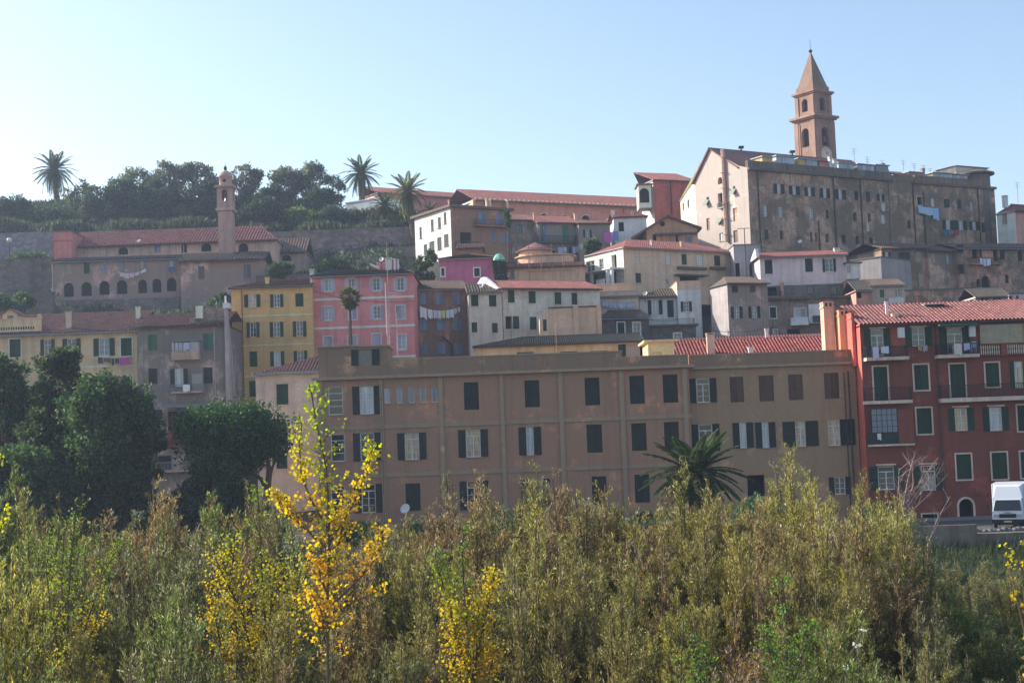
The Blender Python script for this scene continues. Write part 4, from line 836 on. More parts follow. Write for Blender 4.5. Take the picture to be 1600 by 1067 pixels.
b = Bld('house', 'sunlit beige annex with two narrow windows left of the big palace', (1086, 280, 205), (1100, 281, 205), BG, yb=370, D=8, lpx=(1062.5, 301), side_mat=BG); b.W(1, 'd 1066.5 317 1069 330; d 1074 312 1077 326'); b.walls(); b.roof(rise=3.2, rd=6, mat=BG, ov=.2, hipL=4)
# ---- the palace
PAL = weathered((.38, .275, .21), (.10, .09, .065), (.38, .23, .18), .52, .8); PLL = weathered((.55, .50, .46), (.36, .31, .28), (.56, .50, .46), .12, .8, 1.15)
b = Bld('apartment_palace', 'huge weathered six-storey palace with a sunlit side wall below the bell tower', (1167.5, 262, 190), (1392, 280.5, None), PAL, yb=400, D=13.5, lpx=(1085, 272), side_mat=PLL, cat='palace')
b.W(0, 'o 1214 288 1220 303 g1; o 1238 291 1244 304.7 g1; o 1262 293 1267.6 307 g1; o 1286 294.5 1291.6 309.6 g1; o 1310 296.7 1316 312 g1; o 1374 303.5 1378 314.5 g3; g 1192 321 1199 339 g3; g 1216 324 1223 340 g3; g 1264 327 1271 342 g3; g 1354 349 1359 362 g1; g 1377 336 1383 350 g1', sc='dk', sx=.9)
b.W(0, 'c 1353 299.7 1359 315; c 1194.5 359 1201 374.5', sc='gr'); b.W(0, 'c 1335 299 1341 313', sc='dk')
b.W(0, 'b 1190 289 1198 303; b 1241 325 1246.5 340; d 1290.5 328 1294.5 342; d 1333.5 332.5 1339 345.6; d 1356 334 1361 347; d 1218.5 360.5 1224 374; b 1244 362 1249 378; d 1266 362.5 1269.5 377; d 1273.5 364 1277 378.5; d 1290 365.5 1295 379; c 1315 367 1321 380; d 1337 369 1342 382; c 1358 371 1364 383')
b.W(1, 'a 1121.5 277 1128.5 288; d 1122 302 1129 325; d 1145.5 291 1149 304; d 1104 308 1108 321; b 1104 341 1109 360; b 1145.5 325 1152 346; b 1146 360 1153 379; d 1122.5 341 1127 352; d 1113 262 1116.5 270'); 
b.W(1, 'g 1124 364 1130 377 g1')
F = b.F[1]
for x, y in ((1105, 322), (1147, 305), (1126, 350)):
    u, z = F.hit(x, y); mb = MB(); w = .5; mb.hexa([F.pt(u-w, z+.1, .55), F.pt(u+w, z+.1, .55), F.pt(u+w, z+.8, .02), F.pt(u-w, z+.8, .02), F.pt(u-w, z+.14, .55), F.pt(u+w, z+.14, .55), F.pt(u+w, z+.86, .02), F.pt(u-w, z+.86, .02)]); b.part(mb, 'awning', flat((.22, .27, .22)))
b.balcony(1, 1120, 1131, 324, 325.5, 317, .6, PLL, IRON)
zp = b.F[0].hit(1170, 251)[1]
um = F.hit(1110, 245)[0]; zA = F.hit(1111, 233)[1]; F.tops.append([(0, b.z1), (F.L, b.z1), (F.L-1.8, zp-.4), (um, zA)])
b.walls(); F0 = b.F[0]; mb = MB(); mb.fbox(F0, .02, F0.L, b.z1+.003, zp, -.4, .12); b.part(mb, 'parapet', plaster((.13, .12, .10), .8)); mb = MB(); mb.fbox(F0, -.05, F0.L+.1, b.z1-.35, b.z1, .003, .45); b.part(mb, 'cornice', plaster((.12, .105, .09), .6))
rb = b.D-(um if 0 else F.L-um)  # ridge set-back measured from the front
rdp = F.L-um
mb = MB(); mb.hexa([F0.pt(-.2, zp-.8, -1.8), F0.pt(F0.L*1.0, zp-.8, -1.8), F0.pt(F0.L*1.0, zA, -rdp), F0.pt(-.2, zA, -rdp), F0.pt(-.2, zp-.55, -1.8), F0.pt(F0.L*1.0, zp-.55, -1.8), F0.pt(F0.L*1.0, zA+.25, -rdp), F0.pt(-.2, zA+.12, -rdp)])
mb.hexa([F0.pt(-.3, zA, -rdp-.01), F0.pt(F0.L, zA, -rdp-.01), F0.pt(F0.L, b.z1-.2, -b.D-.4), F0.pt(-.3, b.z1-.2, -b.D-.4), F0.pt(-.3, zA+.25, -rdp-.01), F0.pt(F0.L, zA+.25, -rdp-.01), F0.pt(F0.L, b.z1+.1, -b.D-.4), F0.pt(-.3, b.z1+.1, -b.D-.4)]); b.part(mb, 'roof', T_OLD)
b.pipe(1, 1130.5, 234, 1138.5, 378, plaster((.42, .30, .25), .4), .28, .25); 
for x0, y0, x1, y1 in ((1183, 268, 1188, 390), (1300, 277, 1308, 395), (1277, 345, 1282, 395), (1344, 280, 1348, 395), (1387, 266, 1394, 392)): b.pipe(0, x0, y0, x1, y1, flat((.06, .05, .045)) if x0 != 1387 else flat((.3, .26, .23)), .09, .12)
def attic(x0, y0, x1, y1, mat, name='roof_room', o=-.9, d=2.2, gl=None, roofm=None):
    F = b.F[0]; a = F.rect(x0, y0, x1, y1, o); mb = MB(); mb.fbox(F, a[0], a[1], a[2]-1.2, a[3], o-d, o); p = b.part(mb, name, mat)
    mb = MB(); mb.fbox(F, a[0]-.2, a[1]+.2, a[3]+.003, a[3]+.12, o-d-.1, o+.25); b.part(mb, 'roof_slab', roofm or ZINC, p)
    if gl:
        n, m = gl; w = (a[1]-a[0])/n
        for i in range(n): mb = MB(); mb.fbox(F, a[0]+w*i+.06, a[0]+w*(i+1)-.06, a[2]+.1, a[3]-.08, o+.003, o+.03); b.part(mb, 'pane', glassm(m), p)
YW = plaster((.42, .34, .14), .4)
attic(1191, 246, 1207, 253, YW); attic(1213, 245.5, 1241, 257, WHITE, gl=(5, 3)); attic(1247, 249, 1258, 259, YW); attic(1260, 251, 1277, 260, WHITE, gl=(3, 3)); attic(1280, 253, 1296, 262, plaster((.4, .2, .17)), roofm=T_RED)
attic(1310, 256, 1334, 266, WHITE, gl=(4, 3)); attic(1340, 258, 1366, 268, plaster((.2, .2, .2)), gl=(4, 3)); attic(1368, 259, 1388, 270, plaster((.3, .25, .2)), gl=(2, 0))
b.chim(1296.5, 246, 1300.5, 262, .5, WHITE); b.chim(1303, 249, 1308, 262, .5, WHITE)
for x, y0 in ((1157, 229), (1236, 238), (1334, 232), (1355, 245)): b.antenna(x, y0, y0+16, 200, 3)
mb = MB(); 
for x, y in ((1158, 232), (1238, 239)): p = at(x, y, 200); mb.tube([p-Vector((0, 0, 1.5)), p], .1, 6); mb.box(p.x-.35, p.x+.35, p.y-.3, p.y+.3, p.z, p.z+.3)
b.part(mb, 'chimney_cowls', IRON); PALB = b
# right half of the palace
A = b.F[0]; p0 = A.pt(A.L, 0); P1 = b
b = Bld('apartment_palace', 'mossy right half of the palace with a pale blue sheet hanging from it', (1392.3, 281.5, p0.y+.15), (1553.5, 293, None), PAL, yb=402, D=13, cat='palace')
b.W(0, 'g 1455 310.5 1460.5 323.5 g1; g 1516 316 1520 330 g3; g 1417 308 1421 318 g0'); b.W(0, 'o 1478 344.5 1485 359 g1; o 1497.5 345 1505 359.6 g1; o 1519 346.5 1525 360 g1; o 1538 348.5 1543.5 363 g1', sc='dk', sx=.8); b.W(0, 'c 1475 311 1483 325; c 1496 312 1502 326; c 1536 317 1541 330', sc='gr')
b.W(0, 'd 1433 307.5 1441 320.5', su=plaster((.5, .45, .4))); b.W(0, 'd 1418 344 1423 357; b 1398 306 1405 320; b 1530 330 1536 340; b 1448 345 1455 360')
b.walls(); F0 = b.F[0]; zp = F0.hit(1470, 277)[1]; mb = MB(); mb.fbox(F0, 4.5, F0.L*.88, b.z1+.003, zp, -.4, .12); b.part(mb, 'parapet', plaster((.17, .13, .11), .8, (.25, .13, .11), .6)); mb = MB(); mb.fbox(F0, 4, F0.L+.1, b.z1-.35, b.z1, .003, .4); b.part(mb, 'cornice', plaster((.12, .105, .09), .6))
zT = F0.hit(1400, 268)[1]; mb = MB(); mb.fbox(F0, 0, 4.4, b.z1+.003, zT-.6, -6, .03); b.part(mb, 'attic_wall', PAL)
zL = F0.hit(1400, 262)[1]; mb = MB(); mb.hexa([F0.pt(0, zT-.595, .35), F0.pt(F0.L*.9, zT-1.6, .0-2.5), F0.pt(F0.L*.9, zL+.6, -6), F0.pt(0, zL+.6, -6), F0.pt(0, zT-.35, .35), F0.pt(F0.L*.9, zT-1.3, -2.5), F0.pt(F0.L*.9, zL+.85, -6), F0.pt(0, zL+.85, -6)]); b.part(mb, 'roof', T_OLD)
attic(1420, 270, 1442, 279, plaster((.3, .22, .18)), o=-1, d=3); attic(1458, 271, 1477, 282, plaster((.22, .19, .16)), gl=(2, 3), o=-.8); attic(1476, 273, 1512, 286, plaster((.22, .19, .16)), gl=(6, 3), o=-.8); attic(1494, 262, 1543, 277, plaster((.62, .44, .38), .3), o=-3, d=4, roofm=T_RED)
# rounded corner
q = F0.pt(F0.L-1.75, 0, -2.1); GROUND_PTS.append((q.x, q.y, b.z0)); zr = F0.hit(1540, 271)[1]; mb = MB(); mb.lathe((q.x, q.y, 0), [(2.22, b.z0), (2.22, zr)], 24); mb.lathe((q.x, q.y, 0), [(2.9, zr), (2.9, zr+.25), (.1, zr+1.1)], 24); b.part(mb, 'round_corner', plaster((.13, .115, .10), .5))
for x0, y0, x1, y1 in ((1425, 288, 1431, 390), (1527, 292, 1532, 392), (1442, 300, 1446, 390)): b.pipe(0, x0, y0, x1, y1, flat((.05, .045, .04)), .09, .12)
for x, y0 in ((1378, 250), (1411, 250), (1428, 255), (1443, 258), (1453, 263), (1537, 262)): b.antenna(x, y0, y0+12, 214, 3)
b.chim(1441.5, 264, 1445.5, 277, 1, plaster((.3, .25, .22), .4)); b.chim(1379, 256, 1383, 268, 1, plaster((.3, .25, .22), .4))
washing('pale blue sheets hanging from the mossy half of the palace', b.F[0], 1435, 321.5, 1467, 325, [(.0, .68, 12, (.42, .58, .78)), (.69, .98, 19, (.36, .52, .76))], .6, .1)
washing('red and teal clothes on a line low on the mossy half of the palace', b.F[0], 1474, 359, 1497, 360, [(.05, .25, 9, (.06, .18, .2)), (.35, .48, 6, (.25, .22, .4)), (.55, .66, 6, (.28, .24, .45)), (.75, .98, 8, (.5, .03, .05))], .5, .1)
washing('orange and white cloths between the drainpipes of the palace', PALB.F[0], 1371, 317, 1383, 318, [(.0, .3, 8, (.35, .18, .12)), (.5, .95, 13, (.6, .52, .5))], .5, .05)
# red bell tower
BT = plaster((.21, .14, .115), .45); BT2 = plaster((.245, .165, .13), .45)
Yt = 222; Lc = at(1262, 235, Yt)
# corner nearest to the camera at px 1262; left faces turned to the sun
s_ = pxm(Yt); ang = math.radians(-32)
r = empty('bell_tower', (at(1275, 260, Yt).x, Yt, at(1275, 260, Yt).z-8), 'tall red-brown church bell tower with two arched stages and a pyramid spire', 'tower')
def tower_square(hw, za, zb, mat, name, cx, holes=None, parent=None, bx=0, by=0):
    d = Vector((math.cos(math.radians(35)), math.sin(math.radians(35)))); n = Vector((d.y, -d.x)); c = Vector((cx, Yt+3)); fs = []
    for k in range(4):
        dd, nn = [(d, n), (-n, d), (-d, -n), (n, -d)][k]
        A = c-dd*hw+nn*hw if k != 1 else c-dd*hw+nn*hw; fs.append(Face(tuple(A), tuple(A+dd*2*hw)))
    mb = MB()
    for i, f in enumerate(fs):
        if holes: f.holes = [h+(.6, 1) for h in holes]
        wall_grid(mb, f, za, zb)
    if not holes or True:
        pass
    if holes:
        m0 = MB(); h2 = hw-.62; c3 = [(c.x+d.x*a*h2+n.x*b_*h2, c.y+d.y*a*h2+n.y*b_*h2) for a, b_ in ((-1, 1), (1, 1), (1, -1), (-1, -1))]
        m0.hexa([(q[0], q[1], za+.1) for q in c3]+[(q[0], q[1], zb-.1) for q in c3]); m0.build('belfry_shade_core', flat((.04, .03, .025), .9, 0, 0), r, org=r.location)  # near-black core paints in the shade inside the bell stages
    P = [fs[0].pt(0, za), fs[0].pt(2*hw, za), fs[2].pt(0, za), fs[2].pt(2*hw, za)]
    mb.poly([(p.x, p.y, zb) for p in P]); mb.poly([(p.x, p.y, za) for p in P][::-1]); o = mb.build(name, mat, parent or r, org=r.location); return fs, o
zz = lambda py: at(1275, py, Yt+3).z; CX = at(1272.5, 200, Yt).x*1.0; CX = CX*(Yt+3)/Yt
hw = 27.5*s_/ (math.cos(math.radians(35))+math.sin(math.radians(35)))*1.0
hw1 = 30.5*s_/1.393
fs, body = tower_square(hw1, zz(300), zz(190), BT, 'lower_stage', CX, [(hw1-.75, hw1+.75, zz(232), zz(203))])
for f in fs:
    mb = MB()
    for u in (.0, 2*hw1-.85): mb.fbox(f, u, u+.85, zz(260), zz(193), .002, .16)
    for u in (hw1-1.5, hw1+.98): mb.fbox(f, u, u+.5, zz(246), zz(196), .002, .1)
    mb.build('pilaster', BT2, body, org=r.location)
for hwx, a, c_ in ((hw1+.35, 190.3, 188), (hw1+.62, 187.9, 184.5)): tower_square(hwx, zz(a), zz(c_), BT2, 'cornice', CX)
hw2 = 27.5*s_/1.393
fs, body = tower_square(hw2, zz(184.4), zz(151), BT, 'upper_stage', CX, [(hw2-.6, hw2+.6, zz(177), zz(157))])
for f in fs:
    mb = MB()
    for u in (.0, 2*hw2-.7): mb.fbox(f, u, u+.7, zz(184), zz(153), .002, .14)
    mb.build('pilaster', BT2, body, org=r.location)
for hwx, a, c_ in ((hw2+.2, 151.2, 149), (hw2+.42, 148.9, 146)): tower_square(hwx, zz(a), zz(c_), BT2, 'cornice', CX)
fs, _ = tower_square(hw2-.15, zz(145.9), zz(138), BT, 'spire_base', CX)
mb = MB(); ap = (CX, Yt+3, zz(80)); P = [f.pt(0, zz(137.9)) for f in fs]; 
Q = [f.pt(0, 0) for f in fs]
base = [(fs[0].pt(0, zz(137.9))), (fs[0].pt(2*(hw2-.15), zz(137.9))), (fs[2].pt(0, zz(137.9))), (fs[2].pt(2*(hw2-.15), zz(137.9)))]
c0 = Vector((CX, Yt+3, zz(137.9))); base = [c0+(q-c0)*.92 for q in base]
for i in range(4): mb.poly([base[i], base[(i+1) % 4], ap])
mb.poly(base[::-1]); mb.build('spire', plaster((.17, .125, .10), .4), r, org=r.location)
mb = MB(); mb.tube([(ap[0], ap[1], ap[2]-.3), (ap[0], ap[1], ap[2]+1.9)], .035, 5); mb.lathe((ap[0], ap[1], ap[2]-.3), [(.02, 0), (.28, .12), (.32, .3), (.2, .5), (.02, .6)], 10); mb.build('finial', IRON, r, org=r.location)
mb = MB(); 
for f_ in (0,): mb.lathe((CX+math.sin(math.radians(35))*(hw1-.35), Yt+3-math.cos(math.radians(35))*(hw1-.35), zz(227)), [(.02, 0), (.45, .0), (.38, .35), (.28, .8), (.25, 1.0), (.02, 1.1)], 12)
mb.build('bell', flat((.12, .09, .05), .4, .7), r, org=r.location)
mb = MB(); f = Face(tuple(Vector((CX, Yt+3))+Vector((math.cos(math.radians(35)), math.sin(math.radians(35))))*-hw1+Vector((math.sin(math.radians(35)), -math.cos(math.radians(35))))*hw1), tuple(Vector((CX, Yt+3))+Vector((math.cos(math.radians(35)), math.sin(math.radians(35))))*hw1+Vector((math.sin(math.radians(35)), -math.cos(math.radians(35))))*hw1))
K = 20; pts = [f.pt(hw1+1.25*math.cos(2*math.pi*i/K), zz(246)+1.25*math.sin(2*math.pi*i/K), .12) for i in range(K)]; mb.poly(pts); pts2 = [f.pt(hw1+1.4*math.cos(2*math.pi*i/K), zz(246)+1.4*math.sin(2*math.pi*i/K), .06) for i in range(K)]
cf = mb.build('clock_face', plaster((.62, .40, .36), .2), r, org=r.location); mb = MB()
for i in range(12):
    w = 2*math.pi*i/12; c1 = Vector((hw1+1.05*math.cos(w), 0)); a0 = f.pt(hw1+.9*math.cos(w), zz(246)+.9*math.sin(w), .14); a1 = f.pt(hw1+1.15*math.cos(w), zz(246)+1.15*math.sin(w), .14); mb.tube([a0, a1], .03, 4)
mb.tube([f.pt(hw1, zz(246), .15), f.pt(hw1+.5, zz(246)+.5, .15)], .04, 4); mb.tube([f.pt(hw1, zz(246), .16), f.pt(hw1-.3, zz(246)+.85, .16)], .03, 4); mb.build('clock_hands', IRON, cf, org=r.location)
GROUND_PTS += [(CX+dx, Yt+dy, zz(300)) for dx in (-4, 4) for dy in (-3, 8)]
# far right pink building
b = Bld('house', 'pink and cream house with a red roof at the right edge of the hilltop', (1586, 329, 205), (1660, 334, None), plaster((.42, .24, .2), .4), yb=400, D=9, lpx=(1557, 333), side_mat=plaster((.78, .64, .50), .2)); b.W(1, 'c 1566 333 1574 351', sc='bg', su=WHITE); b.walls(); b.roof(rise=1.8, rd=4.5, mat=T_RED, ov=.4, hipL=4.5); b.antenna(1589, 285, 312, 206, 3); b.chim(1570, 306, 1575, 318, 3, plaster((.75, .6, .55), .2), b.rf)
# ---- rows below the palace on the right
M1 = weathered((.29, .21, .17), (.10, .095, .07), amt=.5); M2 = weathered((.36, .27, .23), (.13, .11, .09), amt=.4); M3 = weathered((.34, .23, .19), (.10, .095, .07), amt=.5); GB = plaster((.235, .235, .25), .4)
b = Bld('house', 'terraced grey-brown house with green shutters, leftmost in the row below the palace', (1377, 388, 182), (1449, 391, 184), M1, yb=520, D=10)
b.W(0, 'o 1382.5 394 1388.5 409 g1; c 1404 394.5 1413 409.5; c 1413.5 394.5 1421.5 409.7; c 1385 426.5 1394 442; c 1412 427.5 1420.6 445', sc='gr'); b.W(0, 'c 1433 394 1442 410; c 1436 427.5 1444 448', sc='bg'); b.walls(); b.roof(top=(1410, 382), rd=4, mat=T_BR, ov=.4)
b = Bld('house', 'terraced pinkish house with three plain windows, second in the row below the palace', (1449.5, 392, 183.5), (1495, 394, 185), M2, yb=520, D=10); b.W(0, 'c 1454 396 1461.5 411; c 1456 429.5 1463 449', sc='bg'); b.W(0, 'or 1478 398 1483.5 412 g0', sc='bl'); b.walls(); b.roof(top=(1470, 385), rd=4, mat=T_BR, ov=.4)
b = Bld('house', 'terraced stone house with an arched loggia at the right of the row below the palace', (1495.5, 387.5, 184), (1640, 393, 188), M3, yb=525, D=10)
b.W(0, 'c 1494.5 383 1505 395; d 1519 389 1529 404; c 1530 389 1534 402; c 1497 413.5 1506.5 428; d 1552 391 1560 408; c 1562 391 1570 406; c 1570.5 429 1576 442.5; c 1590 392 1597 408', sc='dk'); b.W(0, 'a 1534 431 1546.5 450; d 1526 436 1532 450'); b.walls(); b.roof(top=(1565, 382), rd=4, mat=T_BR, ov=.5)
b.balcony(0, 1518, 1567, 411, 413.5, 402, 1., M3, IRON); b.balcony(0, 1522, 1548, 449, 451, 441, .9, M3, IRON); washing('white and pale blue washing on the balcony right of the row below the palace', b.F[0], 1531, 403, 1548, 404, [(.0, .22, 10, (.65, .68, .78)), (.3, .55, 12, (.55, .62, .78)), (.62, .98, 11, (.68, .7, .8))], 1.1, .05)
b = Bld('house', 'small white house with a dark roof just above the right end of the red roof', (1524, 463.5, 160), (1575, 463, 160), plaster((.5, .45, .40), .4), yb=520, D=6); b.W(0, 'o 1536 464.5 1541 471 g0; o 1555 464.5 1560 471 g0', fr='y', sc='dk'); b.walls(); b.roof(rise=1.1, rd=3, mat=T_DK, ov=.6)
b = Bld('house', 'lilac-grey house at the right edge just above the red roof', (1576, 460, 165), (1640, 459, 165), plaster((.40, .36, .40), .4), yb=520, D=6); b.W(0, 'd 1577 462 1582 470; d 1588 462 1592 470'); b.walls(); b.flatroof(mat=flat((.15, .12, .1)))
b = Bld('house', 'windowless blue-grey house end between the white-lilac house and the terraced row', (1330, 408, 181), (1376, 396, 178), GB, yb=520, D=10); b.walls(); b.flatroof(mat=flat((.15, .14, .13)))
F = b.F[0]; 
b = Bld('house', 'low beige house with a teal shuttered window below the terraced row', (1361, 447, 160), (1413, 446, 160), plaster((.40, .34, .29), .5), yb=520, D=7); b.W(0, 'c 1374.5 452.5 1381.5 465; g 1398 452 1408 464 g0', sc='lg'); b.walls(); b.roof(rise=1.0, rd=3.5, mat=T_BR, ov=.3); b.balcony(0, 1389, 1413, 474, 476, 465, .8, GR3, solid=plaster((.5, .48, .48), .3))
b = Bld('house', 'small rose-plastered house with an arched patch beside the low beige house', (1337, 453, 159), (1361, 454, 159), plaster((.38, .22, .18), .6), yb=520, D=6); b.W(0, 'd 1339 456 1346 466'); b.walls(); b.roof(rise=1.2, rd=3, mat=T_DK, ov=.5)
b = Bld('house', 'tangled grey house block above the middle of the red roof', (1413, 455, 168), (1524, 458, 168), M3, yb=520, D=7); b.W(0, 'c 1422 461 1428 471; c 1450 460 1456 470; c 1490 461 1497 472', sc='bg'); b.walls(); b.flatroof(mat=flat((.13, .12, .1)))
# white-lilac house
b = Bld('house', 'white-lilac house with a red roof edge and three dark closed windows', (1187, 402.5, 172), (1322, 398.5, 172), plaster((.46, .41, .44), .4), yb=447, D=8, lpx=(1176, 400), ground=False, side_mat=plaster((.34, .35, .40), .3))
b.W(0, 'c 1195 406 1207 428; c 1258 404 1270 425', sc='dk'); b.W(0, 'o 1289 404 1302 425 g0', sc='dk', sx=.3); b.walls(); b.roof(top=(1240, 394.5), rd=4, mat=T_RED, ov=.4); F = b.F[1]; mb = MB(); mb.hexa([F.pt(0, b.z1+.02, .0), F.pt(F.L, b.z1+.02, .0), F.pt(F.L, b.z1+.02, .4), F.pt(0, b.z1+.02, .4), F.pt(3.8, b.zR+.2, 0), F.pt(4.2, b.zR+.2, 0), F.pt(4.2, b.zR+.2, .4), F.pt(3.8, b.zR+.2, .4)]); b.part(mb, 'gable_parapet', plaster((.75, .65, .6), .2)); b.chim(1304, 388, 1312, 397, 2, plaster((.6, .5, .45), .3), b.rf); UP = b
b = Bld('house', 'rough stone house storey with two small windows under the white-lilac house', (1186, 447.5, 171.8), (1322, 444.5, 171.8), stone((.25, .21, .19), 2.5), yb=540, D=8.6); b.W(0, 'g 1261.5 446.5 1271 459 g0; g 1298.5 446 1307.5 459.5 g0', fr='b'); b.W(0, 'd 1200 449 1214 462'); b.walls(); b.balcony(0, 1198, 1222, 463, 465.5, 455, .9, M3, IRON); b.addbox(0, 1221, 441, 1225, 475, .02, .5, 'flue', M3)
b = Bld('house', 'tiny white annex with one window at the right of the white-lilac house', (1322.5, 412, 171.4), (1344, 414, 171.4), plaster((.50, .48, .47), .3), yb=436, D=5, ground=False); b.W(0, 'g 1323.5 414 1330 427 g0'); b.walls(); b.flatroof(mat=flat((.1, .1, .09)), ov=.25)
b = Bld('house', 'plain grey house storey under the tiny white annex', (1323, 440, 170), (1346, 441, 170), M3, yb=520, D=6); b.walls(); b.flatroof()
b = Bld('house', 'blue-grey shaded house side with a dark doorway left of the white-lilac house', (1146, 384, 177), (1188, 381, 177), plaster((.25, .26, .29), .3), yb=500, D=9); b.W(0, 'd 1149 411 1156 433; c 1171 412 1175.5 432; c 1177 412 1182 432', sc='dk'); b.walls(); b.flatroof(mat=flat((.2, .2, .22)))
A = at(1166, 425, 168); T_ = at(1164, 357, 168); r = empty('tv_aerial', (A.x, A.y, A.z-6), 'tall T-shaped aerial pole in front of the sunlit palace wall', 'aerial'); mb = MB(); mb.tube([(A.x, A.y, A.z-6), (A.x, A.y, T_.z)], .06, 5); mb.build('pole', IRON, r); mb = MB(); mb.tube([(A.x-.8, A.y, T_.z), (A.x+.6, A.y, T_.z)], .04, 4); mb.build('crossbar', IRON, r)
# grey-beige tower house
GT = weathered((.36, .30, .28), (.19, .17, .15), amt=.25)
b = Bld('house', 'tall grey-beige house with two open dark windows right of the white house', (1136, 442.5, 157), (1198.5, 443.5, 158.5), GT, yb=560, D=10, lpx=(1109, 446), side_mat=plaster((.27, .27, .28), .4))
b.W(0, 'c 1143.5 446.5 1153 456.5', sc='dk'); b.W(0, 'c 1171.5 446.5 1180.5 456.5', sc='br'); b.W(0, 'o 1146.5 479 1155.5 497.5 g0; o 1174 478.5 1183 497 g0', sc='dk'); b.walls(); b.roof(top=(1165, 434), rd=4.5, mat=T_BR, ov=.45, hipL=2); b.pipe(0, 1191, 445, 1194, 525, flat((.4, .35, .33)))
b = Bld('house', 'patched house with white balconies between the grey-beige house and the orange stack', (1199, 470, 162), (1332, 468, 162), weathered((.27, .23, .20), (.09, .085, .07), amt=.5), yb=560, D=8)
b.W(0, 'c 1203 480 1212.5 497', sc='gr', su=WHITE); b.W(0, 'g 1242 482 1259 496 g3; g 1272 481 1283 494 g1; g 1208.5 515 1214 523 g0', su=plaster((.5, .48, .5), .3)); b.W(0, 'd 1230 514 1250 524'); b.walls(); b.flatroof(mat=DST, th=.3, ov=.5); b.balcony(0, 1236, 1264, 506, 508, 496, 1.0, LWH, solid=plaster((.55, .52, .55), .3)); b.addbox(0, 1264, 475, 1286, 505, .02, .5, 'white_room', plaster((.55, .52, .54), .3)); b.addbox(0, 1270.5, 493, 1284, 503, .51, .75, 'dark_box', flat((.06, .07, .06)))
# ---- convent on the left
CV = weathered((.40, .29, .26), (.20, .155, .14), amt=.25, sc=.8); CVS = stone((.22, .18, .165), 1.5)
b = Bld('convent', 'long two-storey convent range with a row of seven arches on the left hillside', (82, 409.5, 180), (281, 401, 180.6), CV, yb=505, D=10, cat='convent')
b.W(0, ' '.join(['']) + '; '.join('a %g %g %g %g' % (x-w, y0, x+w, y1) for x, w, y0, y1 in ((107, 8, 442, 464), (135, 8.2, 441, 462.5), (163, 8, 439, 460.5), (190.5, 8.3, 438, 459.5), (222.5, 7, 437, 458), (245, 7, 435.5, 457), (268, 7.3, 434, 455))))
b.W(0, 'c 103.5 412.5 110.5 428.5', sc='bg'); b.W(0, 'c 131 411 140.5 427.5', sc='gr'); b.W(0, 'c 160.5 411.5 168 425; c 187.5 409.5 194.5 422', sc='bl'); b.W(0, 'or 220 408.5 225 420 g0; o 265 407 270.5 417 g3', sc='bl'); b.W(0, 'd 118 478 134 491; d 206 474 217 484; d 165 475 169 482')
b.addbox(0, 82.5, 467, 281, 505, .003, .25, 'stone_base', CVS); b.walls(); b.roof(top=(180, 402.5), rd=4.5, mat=T_BR, ov=.5, row=.6, pitch=.4); b.pipe(0, 82.5, 411, 82.5, 495, flat((.5, .45, .42)))
washing('pale pink sheets on a sagging line above the convent arches', b.F[0], 187, 425, 228, 419, [(.0, .2, 7, (.62, .48, .52)), (.2, .35, 9, (.66, .5, .55)), (.37, .55, 7, (.6, .5, .55)), (.58, .75, 6, (.6, .48, .5)), (.8, 1., 5, (.68, .66, .7))], .6, .35); washing('blue cloth hung at the rightmost convent window', b.F[0], 262, 419, 272, 418.5, [(.1, .9, 6, (.08, .12, .3))], .5, 0)
b = Bld('convent_wing', 'plain plastered convent wing below the slender bell tower', (281.5, 408, 179), (413, 401.5, 179.6), CV, yb=505, D=10, cat='convent'); b.W(0, 'c 309.5 416 319.5 436; c 381 413.5 392 434.5', sc='sl'); b.walls(); b.roof(top=(345, 396), rd=4.5, mat=T_BR, ov=.6, row=.6, pitch=.4)
b = Bld('convent_range', 'upper convent storey with a long faded red roof', (111, 384.5, 190), (432, 375, 190), plaster((.40, .30, .25), .5), yb=430, D=9, cat='convent')
b.W(0, 'a 184.5 385.5 200 398; a 314 379.5 330 393; a 372 380 388 395'); b.W(0, 'c 240.5 383 245.5 395; c 246 383 251 395', sc='bl'); b.W(0, 'd 283 380 292 395'); b.walls(); b.roof(top=(270, 359.5), rd=4.6, mat=tiles((.33, .10, .09), (.42, .2, .18)), ov=.6, row=.6, pitch=.4, hipR=3)
for x in (168, 221, 287): b.pipe(0, x, 383, x+.5, 398, flat((.4, .4, .42)))
b.chim(213, 376, 219, 384, .6, WHITE, b.rf)
b = Bld('convent_block', 'square rose-red block at the left end of the convent roof', (84, 363.5, 187), (111, 362.5, 187), plaster((.42, .16, .15), .4), yb=430, D=6, cat='building'); b.walls(); b.flatroof(mat=T_OLD, th=.2); b.hband(0, 97, 375, 2, .2)
b = Bld('chapel', 'small chapel with a brown hipped roof right of the convent tower', (433, 393, 193), (477, 392, 193), plaster((.34, .26, .23), .6), yb=445, D=7); b.W(0, 'a 440 398 455 408'); b.walls(); b.roof(top=(455, 374), rd=3.5, mat=tiles((.24, .11, .09)), ov=.5, row=.6, pitch=.4)
